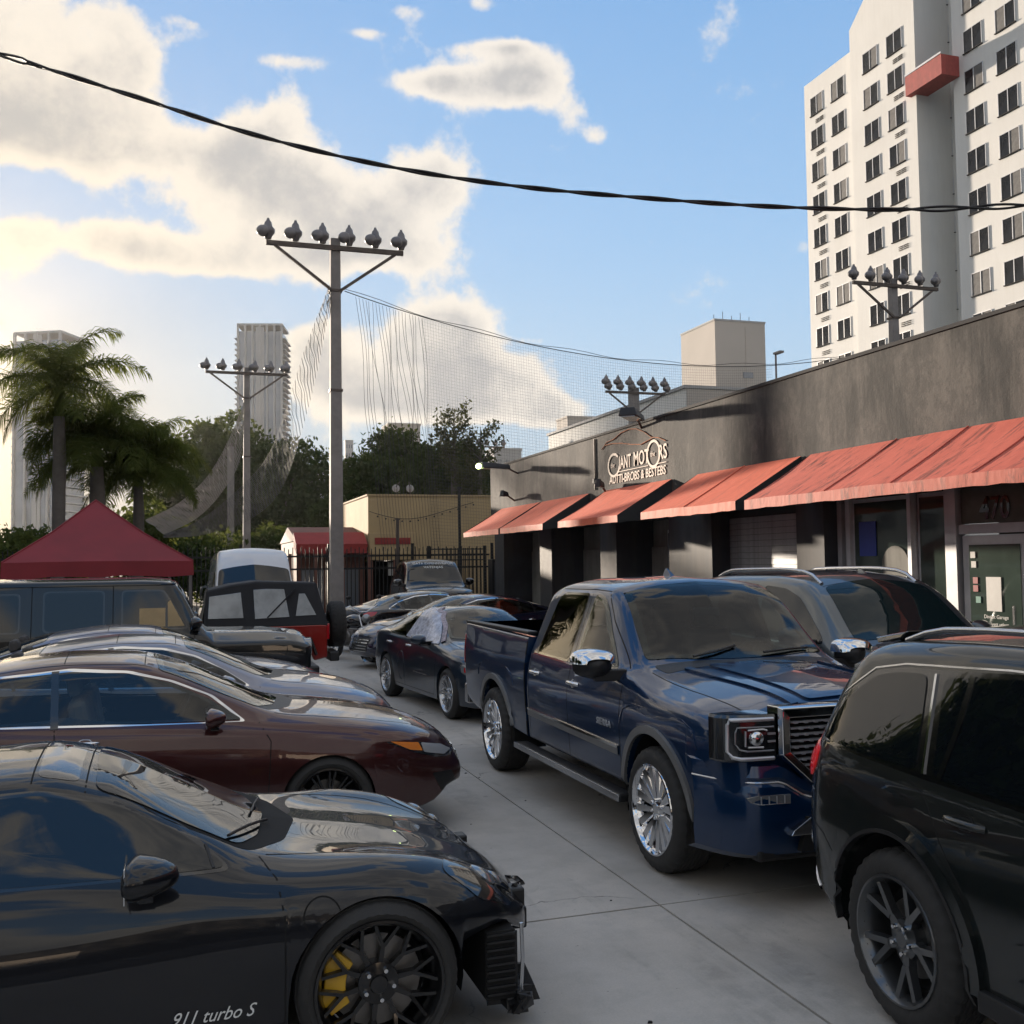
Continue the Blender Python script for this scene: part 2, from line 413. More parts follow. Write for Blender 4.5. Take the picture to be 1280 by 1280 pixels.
    def make(s):
        st = s.stations(); vs = []; fs = []; K = None
        for x in st:
            p = s.section(x); K = len(p)
            vs += [(x, q.x, q.y) for q in p]+[(x, -q.x, q.y) for q in p]
        for i in range(len(st)-1):
            a, b = i*2*K, (i+1)*2*K
            for j in range(K-1):
                fs.append((a+j, b+j, b+j+1, a+j+1)); fs.append((a+K+j, a+K+j+1, b+K+j+1, b+K+j))
            xm = (st[i]+st[i+1])/2
            if not any(abs(xm-xc) < R for xc, zc, R in s.sp['arches']): fs.append((a, a+K, b+K, b))
        for i, fl in ((0, 0), (len(st)-1, 1)):
            a = i*2*K
            for j in range(K-1):
                f = (a+j, a+j+1, a+K+j+1, a+K+j); fs.append(f if fl else f[::-1])
        s.verts, s.faces = vs, fs
        return vs, fs
def finish_mesh(name, vs, fs, sharp=38):
    me = bpy.data.meshes.new(name); me.from_pydata(vs, [], fs)
    bm = bmesh.new(); bm.from_mesh(me); bmesh.ops.remove_doubles(bm, verts=bm.verts, dist=.0004); bmesh.ops.recalc_face_normals(bm, faces=bm.faces)
    bm.to_mesh(me); bm.free()
    me.polygons.foreach_set('use_smooth', [True]*len(me.polygons)); me.set_sharp_from_angle(angle=radians(sharp)); return me
DIRS = {'L': (Vector((0, 1, 0)), Vector((0, -1, 0))), 'R': (Vector((0, 1, 0)), Vector((0, 1, 0)))}
class Car:
    def __init__(s, name, label, cat, loc, head, mat, group=None):
        s.root = thing(name, label, cat, loc, radians(head), group); s.mat = mat; s.polys = ([], [])
    def body(s, sp, name='body', mat=None):
        b = Body(sp); vs, fs = b.make(); o = len(s.polys[0])
        s.polys[0].extend(vs); s.polys[1].extend([tuple(o+i for i in f) for f in fs])
        ob = link(name, finish_mesh(name, vs, fs), mat or s.mat, s.root); s.B = b; s.main = ob
        s.bvh = BVHTree.FromPolygons([Vector(v) for v in s.polys[0]], s.polys[1]); return ob
    def open_windows(s, lst, inset=.02):
        me = s.main.data; bm = bmesh.new(); bm.from_mesh(me); dead = []
        polys = []
        for pts, mode in lst:
            c = Vector((sum(p[0] for p in pts)/len(pts), sum(p[1] for p in pts)/len(pts)))
            q = [c+(Vector(p)-c)*(1-inset/max(.05, (Vector(p)-c).length)) for p in pts]; polys.append((q, mode))
        def inside(x, y, P):
            r = False; j = len(P)-1
            for i in range(len(P)):
                if (P[i].y > y) != (P[j].y > y) and x < (P[j].x-P[i].x)*(y-P[i].y)/(P[j].y-P[i].y)+P[i].x: r = not r
                j = i
            return r
        for f in bm.faces:
            c = f.calc_center_median()
            for P, mode in polys:
                if mode == 'T':
                    if f.normal.z > .05 and inside(c.x, c.y, P): dead.append(f); break
                elif (c.y < 0) == (mode == 'R') and abs(f.normal.y) > .3 and inside(c.x, c.z, P): dead.append(f); break
        bmesh.ops.delete(bm, geom=dead, context='FACES'); bm.to_mesh(me); bm.free()
    def seal(s, name, pts, mode, mat, w=.05, off=.0015, rnd=.05, parent=None): return s.patch(name, pts, mode, mat, off, parent, rnd, ring_w=w)
    def seats(s, rows, z, mat='cabin_dark', wheel_x=None, wheel_y=.36, dash=None):
        for x in rows:
            for y in (-.36, .36):
                b = MB(); b.box((x+.20, y, z), (.50, .48, .16)); b.box((x-.09, y, z+.34), (.14, .46, .60), Matrix.Rotation(-.18, 3, 'Y')); b.box((x-.17, y, z+.73), (.10, .26, .17), Matrix.Rotation(-.1, 3, 'Y')); b.build('seat', mat, s.root, bevel=.045)
        if wheel_x is not None:
            b = MB(); R_ = Matrix.Rotation(-1.15, 3, 'Y'); c = Vector((wheel_x, wheel_y, z+.42)); b.tube([c+R_ @ Vector((.19*cos(k*pi/12), .19*sin(k*pi/12), 0)) for k in range(24)], .016, 8, True)
            b.beam(c-R_ @ Vector((.18, 0, 0)), c+R_ @ Vector((.18, 0, 0)), .03, .05); b.build('steering_wheel', 'cabin_dark', s.root, smooth=60)
        if dash: b = MB(); x0, x1, hw, zt = dash; b.hexa([(x0,-hw,zt-.35),(x1,-hw,zt-.30),(x1,hw,zt-.30),(x0,hw,zt-.35),(x0,-hw,zt-.05),(x1,-hw,zt),(x1,hw,zt),(x0,hw,zt-.05)]); b.build('dashboard', 'cabin_dark', s.root, bevel=.04)
    def cast(s, u, v, mode):
        if mode == 'R': o, d = Vector((u, -4, v)), Vector((0, 1, 0))
        elif mode == 'L': o, d = Vector((u, 4, v)), Vector((0, -1, 0))
        elif mode == 'T': o, d = Vector((u, v, 5)), Vector((0, 0, -1))
        elif mode == 'F': o, d = Vector((5, u, v)), Vector((-1, 0, 0))
        else: o, d = Vector((-12, u, v)), Vector((1, 0, 0))
        h, nn, i, t = s.bvh.ray_cast(o, d)
        if h is None:
            q = Vector((u, 0, v)) if mode in 'RL' else Vector((u, v, 1)) if mode == 'T' else Vector((s.B.x1 if mode == 'F' else s.B.x0, u, v))
            if mode == 'R': q.y = -.8
            if mode == 'L': q.y = .8
            h, nn, i, t = s.bvh.find_nearest(q)
        if nn.dot(d) > 0: nn = -nn
        return h, nn
    def patch(s, name, pts, mode, mat, off=.003, parent=None, rnd=.03, rings=(1, .93, .78, .6, .42, .24), skirt=.008, res=.035, dome=0, ring_w=None):
        P = [Vector(p) for p in pts]; K = len(P); out = []
        for i in range(K):                                # rounded corners, then resampled
            a, p, b = P[i-1], P[i], P[(i+1) % K]; ra = min(rnd, .45*(a-p).length); rb = min(rnd, .45*(b-p).length)
            s0 = p+(a-p).normalized()*ra; e0 = p+(b-p).normalized()*rb
            for t in (0, .25, .5, .75, 1): out.append(s0*(1-t)**2+p*2*t*(1-t)+e0*t*t)
        dense = []
        for i in range(len(out)):
            a, b = out[i], out[(i+1) % len(out)]; L = (b-a).length; k = max(1, int(L/res))
            if L < 1e-5: continue
            for q in range(k): dense.append(a.lerp(b, q/k))
        area = sum(dense[i-1].x*dense[i].y-dense[i].x*dense[i-1].y for i in range(len(dense)))/2
        cx = sum((dense[i-1].x+dense[i].x)*(dense[i-1].x*dense[i].y-dense[i].x*dense[i-1].y) for i in range(len(dense)))/(6*area)
        cy = sum((dense[i-1].y+dense[i].y)*(dense[i-1].x*dense[i].y-dense[i].x*dense[i-1].y) for i in range(len(dense)))/(6*area)
        c = Vector((cx, cy)); N = len(dense); vs = []; fs = []
        def pt(q, o):
            h, nn = s.cast(q.x, q.y, mode); return h+nn*o
        for r in rings:
            for p in dense: vs.append(pt(c+(p-c)*r, off+dome*(1-r*r)))
        if ring_w:
            vs = []
            for k_ in (0, .5, 1):
                for p in dense: d = (p-c).length; vs.append(pt(c+(p-c)*max(.05, 1-ring_w*k_/d), off))
            fs = [(j*N+i, j*N+(i+1) % N, (j+1)*N+(i+1) % N, (j+1)*N+i) for j in range(2) for i in range(N)]
            return link(name, finish_mesh(name, vs, fs, 50), mat, parent or s.root)
        vs.append(pt(c, off+dome)); ci = len(vs)-1; b0 = len(vs)
        for p in dense: vs.append(pt(p, -skirt))
        for j in range(len(rings)-1):
            for i in range(N): fs.append((j*N+i, j*N+(i+1) % N, (j+1)*N+(i+1) % N, (j+1)*N+i))
        j = len(rings)-1
        for i in range(N): fs.append((j*N+i, j*N+(i+1) % N, ci))
        for i in range(N): fs.append((b0+i, b0+(i+1) % N, (i+1) % N, i))
        return link(name, finish_mesh(name, vs, fs, 50), mat, parent or s.root)
    def ribbon(s, name, pts, mode, w, mat, off=.0015, parent=None, closed=False, thick=0, res=.04, mb=None):
        P = [Vector(p) for p in pts]
        if closed: P = P+[P[0]]
        D = []
        for i in range(len(P)-1):
            k = max(1, int((P[i+1]-P[i]).length/res))
            for q in range(k): D.append(P[i].lerp(P[i+1], q/k))
        D.append(P[-1]); H = [s.cast(p.x, p.y, mode) for p in D]; vs = []; fs = []; K = len(H)
        for i in range(K):
            a = H[max(0, i-1)][0]; b = H[min(K-1, i+1)][0]; t = (b-a)
            if t.length < 1e-6: t = Vector((1, 0, 0))
            nn = H[i][1]; sd_ = t.cross(nn).normalized()*(w/2)
            vs += [H[i][0]+sd_-nn*.004, H[i][0]+sd_+nn*off, H[i][0]-sd_+nn*off, H[i][0]-sd_-nn*.004]
        for i in range(K-1):
            for j in range(3): fs.append((i*4+j, i*4+4+j, i*4+5+j, i*4+1+j))
        if mb is not None: mb.add(vs, fs); return None
        return link(name, finish_mesh(name, vs, fs, 50), mat, parent or s.root)
    def seams(s, lst, w=.007, parent=None):
        for pts, mode in lst: s.ribbon('panel_gap', pts, mode, w, 'seam', .0008, parent or s.root)
    def both(s, fn):
        for sd_ in ('R', 'L'): fn(sd_)
    def wheels(s, proto, xs, y, r, turn=0, tilt=0):
        for i, x in enumerate(xs):
            for sg in (-1, 1):
                if i == 0 and sg == -1 and not proto.get('used'): w = proto['root']; proto['used'] = True
                else: w = copy_tree(proto['root'])
                w.parent = s.root; w.location = (x, sg*y, r)
                w.rotation_euler = (0, random.uniform(0, 6), 0) if sg == -1 else (0, random.uniform(0, 6), pi)
                if turn and x > -1:
                    w.rotation_mode = 'XYZ'; w.rotation_euler = (0, w.rotation_euler[1], (0 if sg == -1 else pi)+turn)
    def liners(s, r_in=.50):
        for xc, zc, R in s.B.sp['arches']:
            for sg in (-1, 1):
                h, nn = s.cast(xc, zc+R+.03, 'R'); yo = abs(h.y)-.05; mb = MB(); n_ = 20; vs = []; fs = []
                for i in range(n_+1):
                    a = pi*i/n_*1.16-.08*pi; q = (xc+(R+.012)*cos(a), zc+(R+.012)*sin(a))
                    vs += [(q[0], sg*yo, q[1]), (q[0], sg*r_in, q[1])]
                for i in range(n_): fs.append((i*2, i*2+1, i*2+3, i*2+2))
                vs.append((xc, sg*r_in, zc)); c = len(vs)-1
                for i in range(n_): fs.append((i*2+1, i*2+3, c))
                mb.add(vs, fs); mb.build('wheel_arch_liner', 'matte_black', s.root, smooth=40)
    def arch_trim(s, i, w, mat, off=.012, name='arch_trim', square=0, ext=0, dR=.0):
        xc, zc, R = s.B.sp['arches'][i]; R += dR
        for md in 'RL':
            pts = []
            for k in range(33):
                a = pi*k/32; pts.append((xc+(R+w/2)*cos(a), zc+(R+w/2)*sin(a)))
            if ext: pts = [(xc+R+w/2, zc-ext)]+pts+[(xc-R-w/2, zc-ext)]
            s.ribbon(name, pts, md, w, mat, off)
    def handle(s, x, z, md, mat, L=.17, h=.028, parent=None, ang=0):
        h0, nn = s.cast(x, z, md); sg = -1 if md == 'R' else 1; mb = MB(); n_ = 10; path = []; rr = []
        for i in range(n_+1):
            t = i/n_; q = x-L/2+L*t; hh, n2 = s.cast(q, z+ang*(t-.5)*L, md)
            out_ = .042*(sin(pi*t)**.4 if 0 < t < 1 else 0)-.004; path.append(hh+n2*out_); rr.append(h/2)
        mb.tube(path, rr, 8); ob = mb.build('door_handle', mat, parent or s.root, smooth=50)
        cup_ = MB()
        s.patch('handle_cup', [(x-.045, z-.03), (x+.045, z-.03), (x+.045, z+.032), (x-.045, z+.032)], md, 'black_plastic' if mat != 'chrome' else 'dull_chrome', .002, ob, rnd=.03, dome=-.006)
        return ob
    def mirror(s, x, z, md, mats, size=(.11, .13, .085), stalk=.07, tiltz=0, arm=None, lip=None):
        h0, nn = s.cast(x, z-.05, md); sg = -1 if md == 'R' else 1
        c = Vector((x-.02, h0.y+sg*(stalk+size[1]), z)); mb = MB(); n_ = 16; m_ = 10; vs = []; p = 2.6
        for i in range(m_+1):           # super-ellipsoid housing, flat at the back
            a = pi*i/m_
            for k in range(n_):
                b = 2*pi*k/n_; f = lambda t: (abs(t)**(2/p))*(1 if t >= 0 else -1)
                v = Vector((f(sin(a))*f(cos(b)) if False else f(cos(a)), f(sin(a))*f(cos(b)), f(sin(a))*f(sin(b))))
                X = v.x*size[0]
                if X < 0: X *= .35
                k2 = 1-.32*max(0, v.x)
                taper = 1-.22*max(0, v.y*sg)
                vs.append(c+Vector((X-.25*size[0]*max(0, v.y*sg), v.y*size[1]*k2, v.z*size[2]*k2*taper)))
        mb.add(vs, [(i*n_+k, (i+1)*n_+k, (i+1)*n_+(k+1) % n_, i*n_+(k+1) % n_) for i in range(m_) for k in range(n_)])
        ob = mb.build('wing_mirror', mats[0], s.root, smooth=60)
        g = MB(); g.box((c.x-size[0]*.35-.002, c.y, c.z), (.006, size[1]*1.7, size[2]*1.6)); g.build('mirror_glass', 'chrome', ob, bevel=.003)
        a = MB(); a.hexa([Vector((x+dx, y_, z_)) for z_, yo in ((z-size[2]*.95-.02, 0), (z-size[2]*.35, 0)) for dx, y_ in ((-.035, h0.y-sg*.02), (.055, h0.y-sg*.02), (.03, c.y), (-.03, c.y))])
        a.build('mirror_stalk', mats[1], ob, bevel=.008)
        return ob
# ---- wheels: an empty with tyre, rim, disc (and caliper); axis along y, outer face towards -y
def wheel(R, Wd, Rr, style, rim_mat, face=None, caliper=None, tread='road', disc=.16, lug=5):
    root = bpy.data.objects.new('wheel', None); COL.objects.link(root); root.empty_display_size = .1
    h = Wd/2; prof = [(Rr-.012, h-.02), (Rr+.008, h-.004), (Rr+(R-Rr)*.45, h+.006), (R-.035, h-.004), (R-.012, h-.022), (R-.003, h-.05)]
    tr = []; k = 7
    for i in range(k+1):
        y = (h-.055)*(1-2*i/k); tr += [(R, y+.004), (R-.007, y+.001), (R-.007, y-.001), (R, y-.004)]
    half = prof+tr+[(r, -y) for r, y in prof[::-1]]
    nn = 96
    if tread == 'at':
        def mod(k, j): return -.010 if (3 <= j <= 12 or j >= len(half)-13) and k % 3 == 0 else (-.004 if (k+j//4) % 4 == 0 and 6 < j < len(half)-7 else 0)
    else:
        def mod(k, j): return -.004 if (3 <= j <= 8 or j >= len(half)-9) and k % 2 == 0 else 0
    t = MB(); t.lathe(half, nn, 'y', mod=mod); t.build('tyre', 'rubber', root, smooth=35)
    rm = MB(); rm.lathe([(Rr-.012, -h+.016), (Rr+.012, -h+.006), (Rr+.008, -h-.004), (Rr-.004, -h-.006), (Rr-.016, -h+.012), (Rr-.03, -h+.05), (Rr-.045, 0), (Rr-.045, h-.01)], 64, 'y')
    yo = -h+.012     # spoke plane
    def spoke(a0, r0_, a1, r1_, w0, w1, y0=.02, y1=.004, th=.03):
        p0 = Vector((cos(a0)*r0_, 0, sin(a0)*r0_)); p1 = Vector((cos(a1)*r1_, 0, sin(a1)*r1_)); d = (p1-p0).normalized(); sd_ = Vector((-d.z, 0, d.x))
        f0, f1 = Vector((0, yo+y0, 0)), Vector((0, yo+y1, 0)); b_ = Vector((0, th, 0)); ch = .72
        rm.hexa([p0+sd_*w0/2+f0+b_, p1+sd_*w1/2+f1+b_, p1-sd_*w1/2+f1+b_, p0-sd_*w0/2+f0+b_,
                 p0+sd_*w0/2*ch+f0, p1+sd_*w1/2*ch+f1, p1-sd_*w1/2*ch+f1, p0-sd_*w0/2*ch+f0])
    ri = Rr-.018
    if style == 'paddle':           # eight paired broad blades widening to the rim
        for i in range(8):
            a = 2*pi*i/8
            spoke(a-.09, .07, a-.20, ri, .045, .075, .03, .006, .035); spoke(a+.09, .07, a+.20, ri, .045, .075, .03, .006, .035)
    elif style == 'mesh':           # ten thin Y spokes crossing into a mesh
        for i in range(10):
            a = 2*pi*i/10
            spoke(a, .05, a, .165, .034, .022, .045, .03, .03); spoke(a, .15, a-.20, ri, .022, .018, .03, .004, .025); spoke(a, .15, a+.20, ri, .022, .018, .03, .004, .025)
    elif style == 'fiveY':
        for i in range(5):
            a = 2*pi*i/5+pi/2
            spoke(a, .04, a, .13, .07, .055, .035, .028, .035); spoke(a-.06, .115, a-.24, ri, .042, .036, .026, .004, .035); spoke(a+.06, .115, a+.24, ri, .042, .036, .026, .004, .035)
    elif style == 'five':
        for i in range(5):
            a = 2*pi*i/5; spoke(a, .05, a, ri, .075, .055, .03, .004, .035)
    else:                           # twin thin spokes
        for i in range(10):
            a = 2*pi*i/10; spoke(a-.03, .06, a-.10, ri, .022, .018, .03, .004); spoke(a+.03, .06, a+.10, ri, .022, .018, .03, .004)
    hub = [(.0, yo+.018), (.035, yo+.018), (.04, yo+.026), (.085, yo+.036), (.09, yo+.06), (.09, yo+.12)]
    rm.lathe(hub, 32, 'y')
    o = rm.build('rim', rim_mat, root, smooth=30)
    lg = MB()
    for i in range(lug):
        a = 2*pi*i/lug+.3; lg.lathe([(0, yo+.008), (.009, yo+.008), (.012, yo+.02), (.012, yo+.06)], 8, 'y', (cos(a)*.062, 0, sin(a)*.062))
    tag(lg.build('lug_nuts', 'chrome', root, smooth=30), kind='stuff')
    ds = MB(); ds.lathe([(.06, 0), (disc, 0), (disc+.002, .01), (disc, .02), (.06, .02)], 40, 'y', (0, yo+.09, 0)); ds.build('brake_disc', 'disc_metal', root, smooth=30)
    bk = MB(); bk.lathe([(0, yo+.13), (ri-.03, yo+.13)], 32, 'y'); bk.build('hub_back', 'matte_black', root)
    return {'root': root}
def caliper_part(parent, x, y, z, r, ang, mat, Rr):
    mb = MB(); n_ = 10; vs = []
    for i in range(n_+1):
        a = ang-.62+1.24*i/n_; bump = .012*(1 if 2 <= i <= 3 or 7 <= i <= 8 else 0); ro, ri = r+.055+bump, r-.035
        for rr, yy in ((ro, 0), (ro, .05), (ri, .05), (ri, 0)): vs.append((x+rr*cos(a), y+yy, z+rr*sin(a)))
    fs = [(i*4+j, i*4+4+j, i*4+4+(j+1) % 4, i*4+(j+1) % 4) for i in range(n_) for j in range(4)]+[(0, 1, 2, 3), tuple(n_*4+k for k in (3, 2, 1, 0))]
    mb.add(vs, fs); return mb.build('brake_caliper', mat, parent, bevel=.006)
random.seed(4)
W_ = {}
def wh(key, *a, **k):
    if key not in W_: W_[key] = wheel(*a, **k)
    return W_[key]
def sc(pts, sx=1, sz=1, dx=0): return [(x*sx+dx, v*sz) for x, v in pts]
def circ(cx, cy, r, n=28, r2=None): return [(cx+r*cos(2*pi*i/n), cy+(r2 or r)*sin(2*pi*i/n)) for i in range(n)]
# ================================================================== black sports coupe, front bumper missing
def sports_coupe():
    mat = paint('coupe_black', (.003, .004, .007), .0, .4, .006, 1.48)
    c = Car('sports_coupe', 'black sports coupe with torn-off front bumper and yellow brake calipers, nearest at left', 'car', (.82, 5.22, 0), 0, mat)
    c.body(dict(x0=-3.42, x1=.80, nose=(.15, 2.5, .50), tail=(-2.9, 2.4, .35), arches=[(0, .335, .372), (-2.45, .335, .375)], step=.06, rm=.22, rf=.25,
        zt=[(-3.42,.60),(-3.3,.80),(-3.0,.88),(-2.6,1.0),(-2.1,1.18),(-1.65,1.275),(-1.35,1.275),(-1.1,1.215),(-.75,1.045),(-.42,.885),(-.2,.835),(.2,.765),(.5,.675),(.70,.585),(.80,.50)],
        zf=[(-3.42,.58),(-2.9,.89),(-2.3,1.105),(-1.8,1.235),(-1.4,1.258),(-1.1,1.195),(-.75,1.02),(-.42,.868),(-.2,.822),(0,.79),(.3,.73),(.5,.665),(.70,.575),(.80,.49)],
        wf=[(-3.4,.3),(-1.4,.3),(-.5,.36),(0,.42),(.5,.42),(.8,.35)],
        ze=[(-3.42,.56),(-2.9,.865),(-2.3,1.07),(-1.8,1.195),(-1.4,1.215),(-1.1,1.155),(-.7,.965),(-.45,.862),(-.2,.84),(0,.838),(.25,.805),(.45,.735),(.66,.60),(.80,.48)],
        we=[(-3.4,.45),(-2.9,.50),(-2.3,.53),(-1.4,.52),(-1.1,.54),(-.7,.62),(-.45,.67),(-.2,.70),(.0,.72),(.4,.70),(.8,.60)],
        re=[(-3.4,.12),(-1.5,.10),(-.5,.08),(0,.16),(.8,.16)], rs=[(-3.4,.15),(-1.5,.10),(-.5,.14),(0,.2),(.8,.2)],
        ws=[(-3.4,.80),(-2.5,.86),(-1.6,.80),(-.8,.83),(-.3,.87),(0,.88),(.5,.85),(.8,.78)], zs=[(-3.4,.54),(-2.9,.80),(-2.4,.87),(-1.6,.84),(-.8,.80),(-.2,.77),(.1,.75),(.45,.66),(.8,.46)],
        wm=[(-3.4,.86),(-2.45,.945),(-1.7,.895),(-.8,.895),(-.35,.925),(0,.935),(.45,.91),(.8,.8)], zm=[(-3.4,.5),(-1.5,.56),(0,.58),(.45,.55),(.8,.42)],
        wb=[(-3.4,.84),(-2.3,.90),(-1.7,.885),(-.5,.885),(0,.90),(.8,.80)], zb=[(-3.42,.35),(-3.0,.2),(-2.0,.16),(-.3,.16),(.36,.16),(.376,.44),(.6,.47),(.80,.40)]))
    c.liners(.52)
    for md in 'RL':
        gl = [(-.60,.852),(-.80,.985),(-1.05,1.105),(-1.35,1.165),(-1.75,1.155),(-2.1,1.07),(-2.42,.93),(-2.1,.885),(-1.4,.862)]
        k = 1.0
        c.patch('window_seal', [(x*1.0+(.02 if x > -1 else -.025 if x < -2 else 0), z+(.018 if z > .9 else -.012)) for x, z in gl], md, 'gloss_black', .001, rnd=.05)
        c.patch('side_window', gl, md, 'tint_glass', .0035, rnd=.05)
        c.ribbon('quarter_divider', [(-.66,.855),(-.69,.93)], md, .012, 'black_plastic', .006)
    c.patch('cowl', [(-.50,-.63),(-.34,-.40),(-.25,0),(-.34,.40),(-.50,.63),(-.95,.56),(-.95,-.56)], 'T', 'matte_black', .001, rnd=.06)
    c.patch('windshield', [(-.555,-.60),(-.46,-.40),(-.405,0),(-.46,.40),(-.555,.60),(-1.13,.505),(-1.15,0),(-1.13,-.505)], 'T', 'tint_glass', .006, rnd=.05)
    c.patch('sunroof', [(-1.20,-.47),(-1.20,.47),(-1.36,.46),(-1.37,0),(-1.36,-.46)], 'T', 'gloss_black', .002, rnd=.04)
    c.patch('rear_window', [(-1.85,-.42),(-1.85,.42),(-2.55,.36),(-2.55,-.36)], 'T', 'tint_glass', .003)
    for (xa, ya), (xb, yb) in (((-.40, -.14), (-.60, -.57)), ((-.40, .36), (-.47, -.08))):
        w = MB(); pth = []
        for k in range(7):
            t = k/6; q, nn = c.cast(xa+(xb-xa)*t, ya+(yb-ya)*t, 'T'); pth.append(q+nn*(.016+.012*sin(pi*t)))
        w.tube(pth, .007, 6); w.build('wiper', 'black_plastic', c.root)
    c.seams([([(-.47,.86),(-.41,.80),(-.385,.66),(-.385,.24)], 'R'), ([(-.47,.86),(-.41,.80),(-.385,.66),(-.385,.24)], 'L'), ([(-1.66,.86),(-1.68,.60),(-1.58,.24)], 'R'), ([(-1.66,.86),(-1.68,.60),(-1.58,.24)], 'L'),
             ([(-.385,.245),(-1.58,.245)], 'R'), (circ(-.235,.655,.075)+[circ(-.235,.655,.075)[0]], 'R'),
             ([(-.44,-.64),(-.2,-.61),(.2,-.57),(.5,-.49),(.7,-.30)], 'T'), ([(-.44,.64),(-.2,.61),(.2,.57),(.5,.49),(.7,.30)], 'T'), ([(-1.17,-.53),(-1.17,.53)], 'T'), ([(-1.38,-.5),(-1.38,.5)], 'T')], .007)
    hd = c.handle(-1.56, .70, 'R', c.mat); c.handle(-1.56, .70, 'L', c.mat)
    c.mirror(-.92, .90, 'R', (c.mat, c.mat), (.145, .125, .085), .05); c.mirror(-.92, .90, 'L', (c.mat, c.mat), (.145, .125, .085), .05)
    for sg in (-1, 1):
        l = c.patch('headlight', [(.30,sg*.79),(.36,sg*.60),(.52,sg*.52),(.66,sg*.50),(.70,sg*.60),(.62,sg*.74),(.46,sg*.84)][::sg], 'T', 'lamp_dark', .004, rnd=.05)
        c.patch('headlight_projector', circ(.52, sg*.66, .055, 16), 'T', 'lamp_glass', .010, l, dome=.012)
        c.patch('headlight_projector', circ(.60, sg*.58, .035, 16), 'T', 'lamp_glass', .010, l, dome=.01)
    # what the missing bumper leaves bare
    for sg in (-1, 1):
        rd = MB(); rd.box((.56, sg*.60, .32), (.14, .42, .30)); rd.build('side_radiator', 'matte_black', c.root, bevel=.01)
    for sg in (-1, 1):
        fn = MB()
        for k in range(14):
            fn.box((.637, sg*(.41+k*.029), .32), (.012, .008, .27))
        for k in range(9): fn.box((.56, sg*.815, .20+k*.032), (.13, .014, .010))
        fn.build('radiator_fins', 'black_plastic', c.root)
    st = MB(); st.tube([(.655,-.79,.16),(.665,-.80,.34),(.66,-.80,.49)], .009, 6); st.build('radiator_bracket', 'dull_chrome', c.root)
    st = MB(); st.tube([(.655,.79,.16),(.66,.80,.49)], .009, 6); st.build('radiator_bracket', 'dull_chrome', c.root)
    bm_ = MB(); bm_.box((.74, 0, .42), (.07, 1.1, .10)); bm_.box((.60, .0, .28), (.10, .75, .26)); bm_.box((.70,-.50,.50),(.13,.10,.12)); bm_.box((.70,.50,.50),(.13,.10,.12))
    bm_.build('crash_beam', 'black_plastic', c.root, bevel=.012)
    rg = MB(); random.seed(9)
    for k in range(30):       # broken edges of the torn plastics
        t = k/29; y = -.86+.5*t; z = .14+random.uniform(-.02,.02); x = .60+.10*random.random()
        rg.hexa([Vector((x+a_+random.uniform(-.02,.02), y+b_+random.uniform(-.02,.02), z+d_+random.uniform(-.015,.015))) for d_ in (0,.05) for a_, b_ in ((-.03,-.02),(.03,-.02),(.03,.02),(-.03,.02))])
    for k in range(16):
        z = .18+k*.022; rg.hexa([Vector((.70+a_+random.uniform(-.025,.025), -.30+b_+random.uniform(-.03,.03), z+d_)) for d_ in (0,.02) for a_, b_ in ((-.03,-.03),(.03,-.03),(.03,.03),(-.03,.03))])
    rg.hexa([(.55,-.62,.07),(.78,-.70,.10),(.80,-.45,.13),(.60,-.40,.09),(.56,-.62,.10),(.76,-.68,.16),(.78,-.47,.19),(.60,-.42,.12)])
    rg.build('torn_plastic', 'black_plastic', c.root)
    ft = MB(); ft.tube([(.46,-.80,.535),(.60,-.72,.52),(.70,-.58,.50),(.78,-.40,.47),(.81,-.15,.45)], .012, 6); ft.tube([(.72,-.52,.56),(.80,-.40,.53),(.83,-.22,.50),(.82,-.05,.46)], .016, 6); ft.build('bumper_mount', 'gloss_black', c.root, smooth=50)
    for sg in (-1, 1): lp = MB(); lp.box((-1.15, sg*.905, .17), (1.5, .03, .05)); lp.build('sill', c.mat, c.root, bevel=.01)
    t = text_obj('sill_lettering', '911 turbo S', .072, 'white_ink', c.root, (-.67, -.897, .298), (pi/2, 0, 0), .001, .92, .45)
    wp = wh('mesh', .345, .25, .265, 'mesh', 'black_alloy', disc=.19, lug=5)
    c.wheels(wp, [0, -2.45], .80, .345)
    for x in (0, -2.45):
        for sg in (-1, 1): caliper_part(c.root, x, sg*.80-(.045 if sg < 0 else -.045)-.02, .345, .17, pi*.97, 'yellow_caliper', .26)
    tx = MB()
    return c
